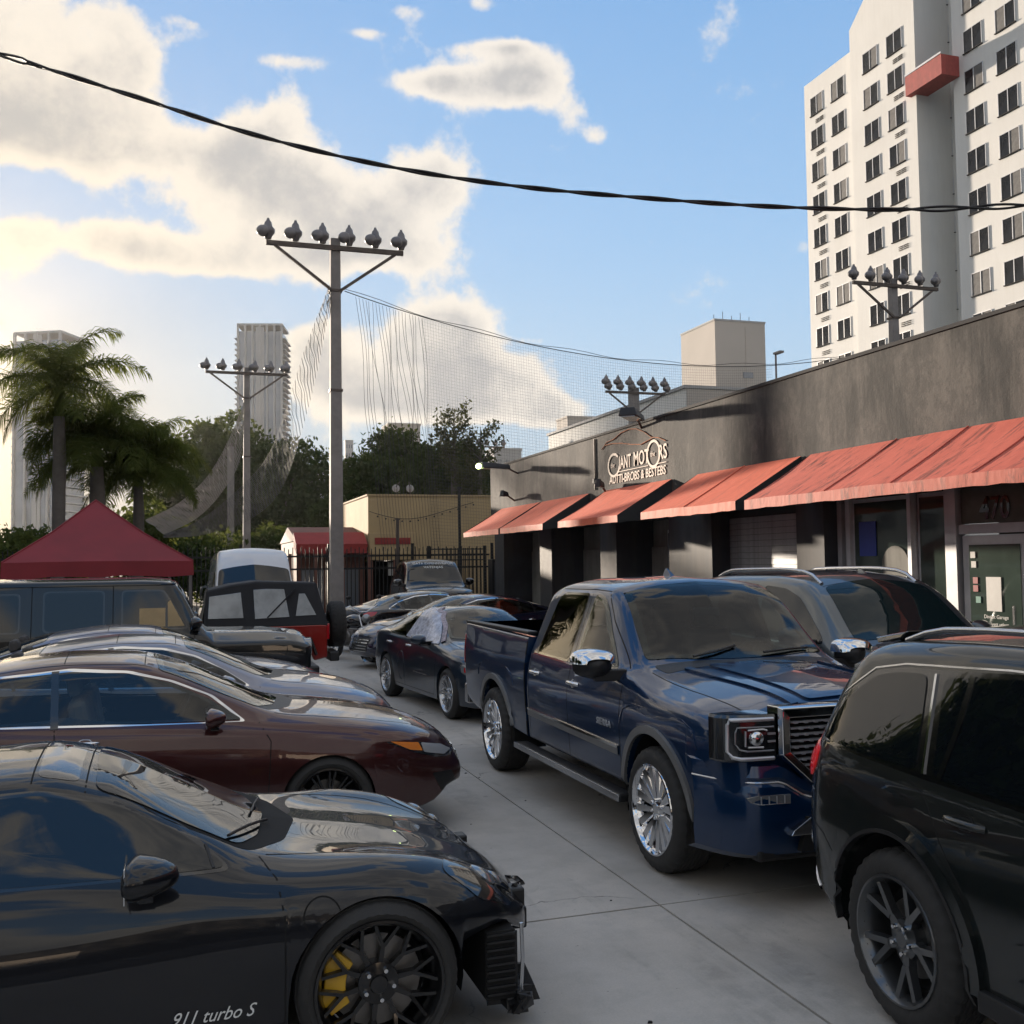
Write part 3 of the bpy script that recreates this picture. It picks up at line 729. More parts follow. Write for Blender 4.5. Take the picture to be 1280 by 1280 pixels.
# ================================================================== generic saloon
def saloon(name, label, loc, head, mat, sx=1, sz=1, wstyle='twin', wmat='alloy', trim='chrome', lamps='F', glass='smoked_glass', sy=1, front=1.0, group=None, aR=.375):
    c = Car(name, label, 'car', loc, head, mat, group)
    fx = lambda x: x*sx*(front if x > 0 else 1)
    S = lambda L: [(fx(x), v*sz) for x, v in L]; Y = lambda L: [(fx(x), v*sy) for x, v in L]
    wb_ = 2.775*sx
    c.body(dict(x0=-3.9*sx, x1=.98*sx*front, nose=(.10*sx, 2.8, .44), tail=(-3.3*sx, 2.5, .45), arches=[(0, .34, aR), (-wb_, .34, aR)], step=.04, rm=.25, nup=12, ntop=8,
        zt=S([(-3.9,.55),(-3.87,.92),(-3.72,1.07),(-3.4,1.11),(-2.95,1.24),(-2.4,1.375),(-1.8,1.43),(-1.4,1.415),(-1.1,1.34),(-.7,1.165),(-.32,1.0),(0,.965),(.4,.90),(.7,.80),(.88,.68),(.98,.52)]),
        ze=S([(-3.9,.5),(-3.87,.88),(-3.72,1.02),(-3.4,1.06),(-2.95,1.17),(-2.4,1.305),(-1.8,1.365),(-1.4,1.35),(-1.1,1.27),(-.7,1.10),(-.32,.965),(0,.925),(.4,.85),(.7,.75),(.88,.63),(.98,.48)]),
        we=Y([(-3.9,.6),(-3.4,.66),(-2.95,.60),(-2.4,.575),(-1.8,.575),(-1.2,.585),(-.7,.65),(-.32,.72),(0,.73),(.5,.70),(.98,.60)]),
        re=[(-3.9,.12),(-2,.12),(-.3,.06),(.1,.12),(1,.12)], rs=[(-3.9,.1),(-2,.05),(0,.08),(1,.12)],
        ws=Y([(-3.9,.80),(-3.3,.865),(-2,.865),(-.5,.875),(.2,.865),(.98,.74)]), zs=S([(-3.9,.48),(-3.8,.86),(-3.2,1.0),(-2.6,.985),(-1.5,.93),(-.3,.885),(.2,.83),(.6,.74),(.98,.46)]),
        wm=Y([(-3.9,.85),(-2.8,.93),(-1.5,.918),(0,.93),(.98,.82)]), zm=S([(-3.9,.45),(-2,.66),(0,.62),(.98,.42)]),
        wb=Y([(-3.9,.80),(-2,.885),(0,.90),(.98,.78)]), zb=[(-3.9,.36),(-3.6,.24),(-3,.21),(0,.20),(.6,.20),(.85,.24),(.98,.34)]))
    c.liners(.55)
    gl = S([(-.62,.955),(-.85,1.10),(-1.1,1.215),(-1.4,1.295),(-1.8,1.325),(-2.3,1.285),(-2.75,1.17),(-3.08,1.045),(-2.6,1.015),(-1.5,.975)])
    ws_ = [(-.50*sx,-.66*sy),(-.36*sx,-.4*sy),(-.30*sx,0),(-.36*sx,.4*sy),(-.50*sx,.66*sy),(-1.20*sx,.535*sy),(-1.25*sx,0),(-1.20*sx,-.535*sy)]
    rw_ = [(-2.55*sx,-.50*sy),(-2.50*sx,0),(-2.55*sx,.50*sy),(-3.28*sx,.60*sy),(-3.36*sx,0),(-3.28*sx,-.60*sy)]
    c.open_windows([(gl, 'R'), (gl, 'L'), (ws_, 'T'), (rw_, 'T')])
    c.seats([-1.62, -2.50], .50*sz, 'cabin_grey' if front > 1 else 'cabin_dark', -1.02, .36, (-.85, -.38, .62*sy, .93*sz))
    for md in 'RL':
        c.seal('window_seal', gl, md, 'gloss_black', .05, .0025, .03)
        c.seal('window_trim', [(x+(.03 if x > -.9 else -.04 if x < -2.9 else 0), z+(.022 if z > 1.1 else -.014)) for x, z in gl], md, trim, .03, .0012, .03)
        c.patch('side_window', gl, md, glass, .004, rnd=.03)
        c.ribbon('window_pillar', S([(-1.88,.965),(-1.90,1.33)]), md, .05, 'gloss_black', .006)
        c.ribbon('quarter_pillar', S([(-2.72,1.0),(-2.80,1.18)]), md, .03, 'gloss_black', .006)
        c.mirror(-.82*sx, 1.0*sz, md, (c.mat, 'gloss_black'), (.10, .12, .072), .06)
        for hx in (-1.68, -2.62): c.handle(hx*sx, .86*sz, md, c.mat if trim != 'chrome' else 'chrome')
    c.patch('cowl', [(-.42*sx,-.66*sy),(-.24*sx,-.40*sy),(-.17*sx,0),(-.24*sx,.40*sy),(-.42*sx,.66*sy),(-.50*sx,.66*sy),(-.385*sx,.4*sy),(-.32*sx,0),(-.385*sx,-.4*sy),(-.50*sx,-.66*sy)], 'T', 'black_plastic', .001, rnd=.02)
    c.seal('windshield_seal', ws_, 'T', 'gloss_black', .055, .003, .04); c.seal('windshield_seal', rw_, 'T', 'gloss_black', .055, .003, .04)
    c.patch('windshield', ws_, 'T', glass, .005, rnd=.04); c.patch('rear_window', rw_, 'T', glass, .005, rnd=.04)
    sm = []
    for md in 'RL':
        sm += [(S([(-.50,.93),(-.42,.80),(-.44,.45),(-.52,.26)]), md), (S([(-1.88,.96),(-1.86,.6),(-1.84,.26)]), md), (S([(-2.74,1.0),(-2.62,.75),(-2.42,.5),(-2.42,.26)]), md), (S([(-.52,.27),(-2.42,.27)]), md)]
    for sg in (-1, 1): sm += [([(-.38*sx,sg*.70*sy),(.0,sg*.70*sy),(fx(.4),sg*.64*sy),(fx(.74),sg*.48*sy),(fx(.84),sg*.25*sy),(fx(.87),0)], 'T'), ([(-1.25*sx,sg*.52*sy),(-2.5*sx,sg*.52*sy)], 'T')]
    sm += [([(-1.30*sx,-.50),(-1.30*sx,.50)], 'T'), ([(-1.85*sx,-.5),(-1.85*sx,.5)], 'T')]
    c.seams(sm)
    for md in 'RL':
        l = c.patch('headlight', S([(.36,.735),(.62,.70),(.80,.64),(.90,.585),(.88,.55),(.76,.565),(.60,.62)]), md, 'lamp_dark', .004, rnd=.02)
        c.patch('headlight_lens', S([(.62,.695),(.78,.65),(.875,.59),(.80,.575),(.64,.625)]), md, 'satin_silver', .008, l, rnd=.015)
        c.patch('turn_signal', S([(.40,.732),(.60,.70),(.63,.635),(.54,.655)]), md, 'amber', .008, l, rnd=.01)
        tl = c.patch('tail_light', S([(-3.84,.88),(-3.62,.97),(-3.42,.975),(-3.50,.90),(-3.66,.83),(-3.84,.80)]), md, 'red_lens', .006, rnd=.02)
        c.patch('fog_surround', S([(.70,.46),(.86,.45),(.90,.36),(.78,.30)]), md, 'black_plastic', .003, rnd=.02)
    g = c.patch('grille', [(-.34,.62*sz),(.34,.62*sz),(.28,.34*sz),(-.28,.34*sz)], 'F', 'black_plastic', .006, rnd=.05)
    gb = MB()
    for k in range(5): c.ribbon('', [(-.31+.012*k, (.58-k*.055)*sz), (.31-.012*k, (.58-k*.055)*sz)], 'F', .012, None, .014, mb=gb)
    gb.build('grille_bars', 'chrome' if trim == 'chrome' else 'dull_chrome', g)
    c.patch('number_plate', [(-.16,.70*sz),(.16,.70*sz),(.16,.55*sz),(-.16,.55*sz)], 'B', 'white_ink', .012, rnd=.01)
    wp = wh(wstyle+str(wmat), .34, .225, .245, wstyle, wmat, disc=.155); c.wheels(wp, [0, -wb_], .80*sy, .34)
    return c
# ================================================================== tall wagons from one set of curves
def wagon_spec(sx=1, sy=1, sz=1, front=.91):
    S = lambda L: sc(L, sx, sz); Y = lambda L: [(x*sx, v*sy) for x, v in L]
    return dict(x0=-3.88*sx, x1=front*sx, nose=(.30*sx, 3.0, .55), tail=(-3.42*sx, 2.6, .66), step=.07, rm=.25, rf=.5,
        arches=[(0, .39*sz, .455), (-2.915*sx, .39*sz, .455)],
        zt=S([(-3.88,.80),(-3.85,1.02),(-3.74,1.25),(-3.58,1.52),(-3.42,1.685),(-3.2,1.715),(-2.6,1.74),(-1.9,1.745),(-1.35,1.71),(-1.08,1.62),(-.5,1.20),(-.32,1.115),(.2,1.085),(.6,1.02),(.8,.93),(.91,.78)]),
        ze=S([(-3.88,.77),(-3.85,.99),(-3.74,1.20),(-3.58,1.46),(-3.42,1.605),(-3.2,1.645),(-2.6,1.675),(-1.9,1.68),(-1.35,1.645),(-1.08,1.55),(-.5,1.14),(-.32,1.07),(.2,1.035),(.6,.97),(.8,.88),(.91,.74)]),
        we=Y([(-3.88,.80),(-3.6,.73),(-3.3,.695),(-2.6,.715),(-1.9,.72),(-1.2,.715),(-.5,.78),(-.32,.78),(.3,.76),(.91,.70)]),
        re=[(-4,.1),(-2,.09),(-.3,.06),(.2,.09),(1,.1)], rs=[(-4,.12),(-2,.06),(0,.08),(1,.1)],
        ws=Y([(-3.88,.90),(-3.3,.92),(-2,.905),(-.5,.91),(.3,.92),(.91,.84)]), zs=S([(-3.88,.76),(-3.8,1.0),(-3.5,1.10),(-2.9,1.10),(-1.5,1.065),(-.3,1.03),(.3,.98),(.91,.70)]),
        wm=Y([(-3.88,.93),(-3.3,.965),(-2.9,.975),(-2,.955),(-.6,.955),(0,.975),(.91,.88)]), zm=S([(-4,.68),(-2,.80),(0,.80),(1,.62)]),
        wb=Y([(-3.88,.88),(-3,.955),(-2,.93),(0,.95),(.91,.86)]), zb=S([(-3.88,.42),(-3.5,.36),(-3.3,.32),(-2,.30),(.5,.32),(.91,.42)]))
def black_wagon():
    mat = paint('wagon_black', (.004, .007, .007), .0, .4, .015)
    c = Car('sport_utility_vehicle', 'black sport utility vehicle with dark wheels at the right edge, nearest the camera', 'SUV', (3.90, .94, 0), -92.5, mat)
    c.body(wagon_spec(1, 1, 1.02)); c.liners(.55)
    for i in (0, 1): c.arch_trim(i, .075, c.mat, .026, 'wheel_arch_flare', ext=.10)
    for i in (0, 1): c.arch_trim(i, .018, 'black_plastic', .031, 'flare_edge', ext=.08)
    q1 = [(-3.60,1.185),(-3.46,1.395),(-3.28,1.52),(-3.10,1.555),(-2.90,1.562),(-2.815,1.155),(-3.2,1.16)]
    q2 = [(-2.70,1.145),(-2.78,1.56),(-2.3,1.60),(-1.98,1.605),(-1.96,1.125)]
    q3 = [(-1.86,1.12),(-1.88,1.60),(-1.5,1.575),(-1.25,1.50),(-.78,1.17),(-.72,1.10)]
    for md in 'RL':
        c.patch('window_trim', [(-3.66,1.165),(-3.50,1.41),(-3.30,1.545),(-3.08,1.58),(-2.80,1.592),(-2.3,1.62),(-1.9,1.622),(-1.5,1.60),(-1.2,1.515),(-.70,1.15),(-.64,1.085),(-1.9,1.105),(-2.8,1.13)], md, 'gloss_black', .001, rnd=.03)
        for q in (q1, q2, q3): c.patch('side_window', q, md, 'tint_glass', .0055, rnd=.05)
        c.ribbon('chrome_strip', [(-2.765,1.15),(-2.84,1.57)], md, .014, 'chrome', .009)
        c.ribbon('chrome_strip', [(-3.68,1.16),(-3.515,1.415),(-3.31,1.555),(-3.08,1.594),(-2.4,1.628),(-1.9,1.633)], md, .009, 'dull_chrome', .003)
        c.ribbon('vent_divider', [(-2.66,1.145),(-2.62,1.36),(-2.60,1.585)], md, .03, 'gloss_black', .009)
        c.handle(-2.48, 1.005, md, c.mat, .21, .034); c.handle(-1.55, .99, md, c.mat, .21, .034)
        l = c.patch('tail_light', [(-3.86,1.11),(-3.76,1.155),(-3.60,1.125),(-3.62,1.04),(-3.70,.965),(-3.87,.93)], md, 'red_lens_backlit', .010, rnd=.03, dome=.012)
        c.patch('reflector', [(-3.84,.70),(-3.80,.72),(-3.74,.62),(-3.77,.58)], md, 'lamp_glass', .006, rnd=.01)
        c.ribbon('bumper_chrome', [(-3.84,.50),(-3.72,.44),(-3.62,.41)], md, .022, 'dull_chrome', .008)
        c.mirror(-.85, 1.17, md, (c.mat, 'black_plastic'), (.11, .13, .09), .05)
        rl = MB(); y = -.60 if md == 'R' else .60; pth = []
        for k in range(15):
            x = -3.25+k*.14; h = c.cast(x, y, 'T')[0]; pth.append(h+Vector((0, 0, .045*min(1, min(k, 14-k)/1.5))))
        rl.tube(pth, .016, 8); rl.build('roof_rail', 'dull_chrome', c.root, smooth=50)
        c.ribbon('sill_chrome', [(-2.3,.36),(-.6,.36)], md, .03, 'dull_chrome', .010)
        c.seams([([(-2.86,1.12),(-2.74,1.06),(-2.62,.90),(-2.50,.76),(-2.42,.55),(-2.42,.38)], md), ([(-1.90,1.10),(-1.90,.36)], md), ([(-.70,1.09),(-.58,.98),(-.56,.40)], md), ([(-3.64,1.13),(-3.66,.98),(-3.80,.88)], md), ([(-3.88,.80),(-3.70,.78),(-3.50,.72),(-3.38,.62)], md)])
    sp = MB(); sp.hexa([(-3.50,-.60,1.66),(-3.50,.60,1.66),(-3.30,.60,1.69),(-3.30,-.60,1.69),(-3.56,-.57,1.685),(-3.56,.57,1.685),(-3.25,.60,1.735),(-3.25,-.60,1.735)])
    sp.build('roof_spoiler', c.mat, c.root, bevel=.012)
    c.patch('sunroof', [(-1.45,-.45),(-1.45,.45),(-2.6,.47),(-2.6,-.47)], 'T', 'tint_glass', .003, rnd=.06)
    c.patch('windshield', [(-.48,-.70),(-.42,0),(-.48,.70),(-1.12,.60),(-1.17,0),(-1.12,-.60)], 'T', 'tint_glass', .004)
    c.patch('rear_window', [(-.56,1.56),(.56,1.56),(.66,1.16),(-.66,1.16)], 'B', 'tint_glass', .004)
    c.patch('headlight', [(.45,.93),(.72,.90),(.80,.82),(.60,.82)], 'R', 'lamp_glass', .005)
    for sg in (-1, 1): sl = MB(); sl.box((-1.45, sg*.945, .335), (1.9, .05, .09)); sl.build('sill', 'black_plastic', c.root, bevel=.01)
    wp = wh('fiveY', .392, .265, .272, 'fiveY', 'dark_alloy', tread='at', disc=.17); c.wheels(wp, [0, -2.915], .835, .392)
    return c
def grey_wagon():
    mat = paint('wagon_grey', (.10, .115, .125), .55, .32, .04)
    c = Car('sport_utility_vehicle', 'grey sport utility vehicle with silver roof rails between blue pickup and glass shopfront', 'SUV', (7.05, 7.95, 0), -90, mat)
    c.body(wagon_spec(1.06, 1.08, 1.13)); c.liners(.6)
    K = 1.06; Z = 1.13
    q1 = [(-3.60,1.185),(-3.46,1.395),(-3.28,1.52),(-3.10,1.555),(-2.90,1.562),(-2.815,1.155)]
    q2 = [(-2.72,1.145),(-2.78,1.56),(-2.3,1.60),(-1.98,1.605),(-1.96,1.125)]
    q3 = [(-1.86,1.12),(-1.88,1.60),(-1.5,1.575),(-1.25,1.50),(-.78,1.17),(-.72,1.10)]
    for md in 'RL':
        for q in (q1, q2, q3): c.patch('side_window', sc(q, K, Z), md, 'tint_glass', .004, rnd=.06)
        c.ribbon('chrome_strip', sc([(-3.60,1.155),(-2.8,1.12),(-1.9,1.095),(-.72,1.07)], K, Z), md, .02, 'chrome', .004)
        c.mirror(-.92, 1.32, md, (c.mat, 'black_plastic'), (.12, .15, .10), .08)
        rl = MB(); y = -.60 if md == 'R' else .60; pth = []
        for k in range(15):
            x = -3.35+k*.15; h = c.cast(x, y, 'T')[0]; pth.append(h+Vector((0, 0, .055*min(1, min(k, 14-k)/1.5))))
        rl.tube(pth, .022, 8); rl.build('roof_rail', 'dull_chrome', c.root, smooth=50)
        c.handle(-1.6, 1.06, md, 'chrome'); c.handle(-2.65, 1.06, md, 'chrome')
        c.patch('headlight', sc([(.40,.96),(.72,.90),(.84,.78),(.60,.80)], K, Z), md, 'lamp_glass', .005)
    c.seams([([(-1.98,1.2),(-1.98,.4)], 'R'), ([(-.72,1.2),(-.62,1.0),(-.62,.45)], 'R'), ([(-1.2,-.62),(-1.22,0),(-1.2,.62)], 'T')]+[([(-1.5,y),(-3.4,y)], 'T') for y in (-.35,-.12,.12,.35)])
    c.patch('windshield', [(-.50,-.74),(-.43,0),(-.50,.74),(-1.18,.62),(-1.24,0),(-1.18,-.62)], 'T', 'teal_glass', .004, rnd=.06)
    c.patch('cowl', [(-.30,-.6),(-.28,.6),(-.42,.6),(-.36,0),(-.42,-.6)], 'T', 'black_plastic', .002)
    c.patch('grille', [(-.5,.98),(.5,.98),(.4,.66),(-.4,.66)], 'F', 'chrome', .006)
    an = MB(); h = c.cast(-1.5, .1, 'T')[0]; an.hexa([h+Vector(v) for v in ((-.06,-.02,-.01),(.07,-.015,-.01),(.07,.015,-.01),(-.06,.02,-.01),(-.06,-.004,.05),(-.03,-.004,.05),(-.03,.004,.05),(-.06,.004,.05))]); an.build('roof_antenna', c.mat, c.root)
    wp = wh('five', .40, .26, .27, 'five', 'alloy'); c.wheels(wp, [0, -3.09], .86, .40)
    return c
# ================================================================== blue pickup
def pickup():
    mat = paint('pickup_blue', (.003, .027, .085), .4, .3, .02)
    c = Car('pickup_truck', 'dark blue four door pickup truck with chrome mirrors, grille and wheels', 'pickup truck', (4.09, 6.38, 0), -90, mat)
    A = [(0, .42, .50), (-3.645, .42, .50)]
    bed = dict(x0=-4.86, x1=-2.70, step=.06, arches=[A[1]], rm=.3, tail=(-4.72, 2.5, .965),
        zt=[(-4.86,.80),(-2.7,.80)], zf=[(-4.86,.80),(-2.7,.80)], wf=[(-4.86,.80),(-2.7,.80)], ze=[(-4.86,1.43),(-2.7,1.40)], we=[(-4.86,.83),(-2.7,.83)], re=[(-5,.02),(0,.02)], rs=[(-5,.03),(0,.03)],
        ws=[(-4.86,.945),(-2.7,.945)], zs=[(-4.86,1.43),(-2.7,1.40)], wm=[(-4.86,.985),(-4.3,1.01),(-2.7,1.0)], zm=[(-4.86,1.08),(-2.7,1.08)], wb=[(-4.86,.95),(-2.7,.965)], zb=[(-4.86,.62),(-4.4,.52),(-2.7,.47)])
    c.body(bed, 'bed')
    c.body(dict(x0=-2.68, x1=.97, nose=(.50, 3.4, .86), step=.04, nup=14, ntop=9, arches=[A[0]], rm=.3, rf=.35, tail=(-2.60, 2.0, .97),
        zt=[(-2.68,1.85),(-2.6,1.91),(-2.3,1.95),(-1.7,1.965),(-1.3,1.945),(-1.12,1.885),(-.55,1.42),(-.42,1.345),(-.1,1.33),(.4,1.30),(.75,1.255),(.90,1.20),(.97,1.13)],
        zf=[(-2.68,1.82),(-2.3,1.94),(-1.3,1.93),(-1.12,1.865),(-.55,1.41),(-.42,1.335),(-.1,1.315),(.4,1.28),(.75,1.235),(.90,1.185),(.97,1.12)],
        wf=[(-2.7,.4),(-1.2,.4),(-.42,.46),(.4,.46),(.97,.42)],
        ze=[(-2.68,1.77),(-2.6,1.84),(-2.3,1.88),(-1.7,1.89),(-1.3,1.87),(-1.12,1.81),(-.55,1.345),(-.42,1.295),(-.1,1.245),(.4,1.205),(.75,1.165),(.90,1.13),(.97,1.09)],
        we=[(-2.68,.70),(-2.3,.70),(-1.7,.71),(-1.2,.715),(-.55,.80),(-.42,.82),(-.1,.80),(.4,.78),(.97,.74)],
        re=[(-2.7,.10),(-1.2,.09),(-.42,.04),(0,.05),(1,.05)], rs=[(-2.7,.04),(-.5,.05),(0,.07),(1,.06)],
        ws=[(-2.68,.945),(-1.5,.95),(-.5,.95),(-.2,.965),(.3,.975),(.97,.93)], zs=[(-2.68,1.25),(-1.5,1.235),(-.5,1.225),(0,1.17),(.5,1.135),(.97,1.04)],
        wm=[(-2.68,.995),(-1.5,1.0),(-.6,1.0),(0,1.015),(.5,1.01),(.97,.96)], zm=[(-2.68,1.02),(0,.98),(.97,.92)],
        wb=[(-2.68,.965),(-.6,.965),(0,.985),(.6,.965),(.97,.90)], zb=[(-2.68,.47),(-.55,.47),(.5,.47),(.62,.33),(.97,.34)]), 'cab')
    c.B.sp = dict(c.B.sp); c.B.sp['arches'] = A
    c.liners(.62)
    for i in (0, 1): c.arch_trim(i, .055, 'black_plastic' if False else 'grey_trim', .022, 'wheel_arch_flare', ext=.10)
    gf = [(-.74,1.295),(-1.02,1.53),(-1.22,1.73),(-1.34,1.795),(-1.52,1.81),(-1.545,1.275)]
    gr = [(-1.70,1.275),(-1.69,1.81),(-2.25,1.80),(-2.36,1.745),(-2.46,1.285)]
    ws_ = [(-.56,-.76),(-.48,-.4),(-.45,0),(-.48,.4),(-.56,.76),(-1.16,.665),(-1.20,0),(-1.16,-.665)]
    c.open_windows([(gf, 'R'), (gf, 'L'), (gr, 'R'), (gr, 'L'), (ws_, 'T')])
    c.seats([-1.55, -2.32], .86, 'cabin_dark', -.98, .40, (-.80, -.50, .72, 1.27))
    mr = MB(); mr.box((-1.02, 0, 1.68), (.03, .24, .07)); mr.build('rear_view_mirror', 'cabin_dark', c.root, bevel=.015)
    for md in 'RL':
        for q in (gf, gr):
            c.seal('window_seal', [(x*1.0+(.018 if x > -1 or x > -1.71 and q is gr and x > -1.8 else -.018), z+(.02 if z > 1.5 else -.02)) for x, z in q], md, 'gloss_black', .065, .002, .06)
            c.patch('side_window', q, md, 'smoked_glass' if q is gf else 'privacy_glass', .0045, rnd=.055)
        c.ribbon('window_chrome', [(-.66,1.262),(-1.6,1.245),(-2.55,1.262)], md, .014, 'chrome', .005)
        c.ribbon('body_moulding', [(-.60,.735),(-2.62,.755)], md, .020, 'chrome', .012)
        c.ribbon('body_moulding_lower', [(-.60,.70),(-2.62,.72)], md, .05, 'grey_trim', .009)
        c.handle(-1.49, 1.10, md, 'chrome', .20, .036); c.handle(-2.42, 1.10, md, 'chrome', .20, .036)
        c.mirror(-.68, 1.33, md, ('black_plastic', 'black_plastic'), (.12, .155, .105), .07)
        h = c.cast(-.68, 1.28, md)[0]; sg = -1 if md == 'R' else 1; cp = MB(); cy = h.y+sg*(.07+.155)
        P = []; n_ = 14
        for i in range(5):
            for k in range(n_+1):
                a = pi*k/n_; b = i/4*pi*.5; P.append((-.80+.128*sin(b)*1.0+.0, cy-.165*cos(a)*(1-.25*(i/4)), 1.335+.015+.098*sin(a)**.5*(1-.75*(i/4))+.0))
        vs = []
        for i in range(6):
            x = -.735+.155*(i/5); kk = sqrt(max(0, 1-(i/5)**2.5))
            for k in range(n_+1):
                a = pi*k/n_; vs.append((x, cy-(.170*(.55+.45*kk))*cos(a), 1.345+.105*(.35+.65*kk)*(sin(a)**.45 if 0 < k < n_ else 0)))
        cp.add(vs, [(i*(n_+1)+k, (i+1)*(n_+1)+k, (i+1)*(n_+1)+k+1, i*(n_+1)+k+1) for i in range(5) for k in range(n_)])
        cp.build('chrome_mirror_cap', 'chrome', c.root, smooth=50)
        c.seams([([(-.62,1.28),(-.56,1.18),(-.56,.90),(-.58,.50)], md), ([(-1.61,1.25),(-1.61,.50)], md), ([(-2.56,1.28),(-2.59,1.2),(-2.59,.50)], md), ([(-.58,.49),(-2.59,.49)], md),
                 ([(-1.61,1.25),(-1.61,1.86)], md), ([(-.60,1.30),(-1.05,1.62),(-1.30,1.85),(-1.6,1.86),(-2.4,1.85)], md)], .009)
        # squared swage over the arches
        for xc in (0, -3.645):
            c.ribbon('fender_crease', [(xc+.62,.92),(xc+.56,1.02),(xc+.42,1.065),(xc-.38,1.075),(xc-.50,1.03),(xc-.55,.92)], md, .02, c.mat, .007)
        sg = -1 if md == 'R' else 1
        st = MB(); st.box((-1.60, sg*1.0, .40), (2.35, .13, .06)); o = st.build('running_board', 'black_plastic', c.root, bevel=.015)
        s2 = MB(); s2.box((-1.60, sg*1.068, .405), (2.36, .012, .05)); s2.build('running_board_trim', 'dull_chrome', o, bevel=.004)
        rc = MB(); rc.box((-3.78, sg*.89, 1.435), (2.12, .10, .03)); rc.build('bed_rail_cap', 'black_plastic', c.root, bevel=.008)
    t = text_obj('door_badge', 'SIERRA', .070, 'satin_silver', c.root, (-.82, -1.004, .86), (pi/2, 0, 0), .004, 1.25)
    c.seams([([(-2.70,1.36),(-2.70,.5)], 'R')], .02)
    c.seal('windshield_seal', ws_, 'T', 'gloss_black', .06, .0025, .05); c.patch('windshield', ws_, 'T', 'see_through_glass', .0045, rnd=.05)
    c.patch('cowl', [(-.30,-.72),(-.30,.72),(-.48,.74),(-.44,0),(-.48,-.74)], 'T', 'black_plastic', .002, rnd=.03)
    for y0, y1 in ((-.42,-.02),(.18,.62)):
        w = MB(); w.tube([c.cast(-.47, y0, 'T')[0]+Vector((0,0,.03)), c.cast(-.50, (y0+y1)/2, 'T')[0]+Vector((0,0,.03)), c.cast(-.55, y1, 'T')[0]+Vector((0,0,.025))], .009, 6); w.build('wiper', 'black_plastic', c.root)
    c.seams([([(-.38,-.80),(.2,-.785),(.88,-.74)], 'T'), ([(-.38,.80),(.2,.785),(.88,.74)], 'T')], .008)
    for y in (-1, 1):
        c.ribbon('bonnet_ridge', [(-.30,y*.56),(.3,y*.50),(.86,y*.44)], 'T', .05, c.mat, .016)
    c.patch('bonnet_dome', [(-.30,-.40),(-.30,.40),(.84,.34),(.84,-.34)], 'T', c.mat, .014, rnd=.05)
    h = c.cast(-1.75, .05, 'T')[0]; an = MB(); an.hexa([h+Vector(v) for v in ((-.08,-.03,-.01),(.08,-.02,-.01),(.08,.02,-.01),(-.08,.03,-.01),(-.07,-.005,.065),(-.045,-.004,.065),(-.045,.004,.065),(-.07,.005,.065))]); an.build('roof_antenna', c.mat, c.root)
    # ---- front end (x grows towards the viewer's right-hand lane end)
    nx = .97
    gs = MB()           # chrome surround, a frame with cut lower corners
    outp = [(-.66,1.215),(.66,1.215),(.66,.93),(.46,.75),(-.46,.75),(-.66,.93)]; inp = [(-.585,1.145),(.585,1.145),(.585,.945),(.42,.80),(-.42,.80),(-.585,.945)]
    vs = [(nx+.045, y, z) for y, z in outp]+[(nx+.075, y*.975, (z-.98)*.96+.98) for y, z in outp]+[(nx+.06, y, z) for y, z in inp]+[(nx-.03, y, z) for y, z in inp]+[(nx-.05, y*1.02, z) for y, z in outp]
    fs = []
    for i in range(6):
        j = (i+1) % 6; fs += [(24+i, 24+j, j, i), (i, j, 6+j, 6+i), (6+i, 6+j, 12+j, 12+i), (12+i, 12+j, 18+j, 18+i)]
    gs.add(vs, fs); G = gs.build('grille_surround', 'chrome', c.root, bevel=.006)
    bk = MB(); bk.prism([(y, z) for y, z in inp], (nx+.004, 0, 0), (0, 1, 0), (0, 0, 1), (.01, 0, 0)); bk.build('grille_backing', 'matte_black', G)
    for r_, z in enumerate([1.118-.037*k for k in range(9)]):
        hw = .575 if z > .945 else .575-(.945-z)*1.1
        b = MB(); b.box((nx+.035, 0, z), (.03, 2*hw, .011)); 
        for k in range(int(2*hw/.07)):
            y = -hw+.035+k*.07+(.035 if r_ % 2 else 0)
            if abs(y) < hw-.02: b.box((nx+.048, y, z-.002), (.02, .024, .014))
        b.build('grille_bar', 'satin_silver', G)
    bd = MB(); bd.box((nx+.06, 0, 1.035), (.02, .42, .12)); bd.build('badge_panel', 'gloss_black', G, bevel=.01)
    for md in 'RL':
        sg = -1 if md == 'R' else 1
        # lamp unit wraps the corner: dark box, bright C frame, projector
        plan = [(1.0, .675), (.99, .80), (.97, .90), (.94, .965), (.89, 1.003), (.82, 1.014)]
        hb_ = MB(); k = len(plan); vs = []
        for z, d_ in ((.895, 0), (.91, .012), (1.155, .012), (1.172, 0)):
            vs += [(x+d_, sg*(y+d_*(.2 if i < 2 else 1)), z) for i, (x, y) in enumerate(plan)]+[(.80, sg*.675, z)]
        k += 1; hb_.add(vs, [(r*k+i, r*k+(i+1) % k, (r+1)*k+(i+1) % k, (r+1)*k+i) for r in range(3) for i in range(k)]+[tuple(range(k)), tuple(range(3*k, 4*k))])
        L = hb_.build('headlight', 'lamp_dark', c.root, smooth=30)
        px_ = pch([(y, x) for x, y in plan[:-1]])
        def cpath(ins, y1, off):
            P = []
            for k in range(9): y = .69+(y1-.69)*k/8; P.append((px_(y)+off, sg*y, 1.145-ins))
            P += [(px_(y1+.012)+off, sg*(y1+.012), 1.12-ins), (px_(y1+.014)+off, sg*(y1+.014), .96+ins), (px_(y1-.01)+off, sg*(y1-.01), .925+ins)]
            for k in range(1, 9): y = y1-.03+(.69-y1+.03)*k/8; P.append((px_(max(.69, y))+off, sg*max(.69, y), .915+ins))
            return P
        fr_ = MB(); fr_.tube(cpath(0, .955, .012), .013, 8); fr_.build('lamp_frame', 'satin_silver', L, smooth=50)
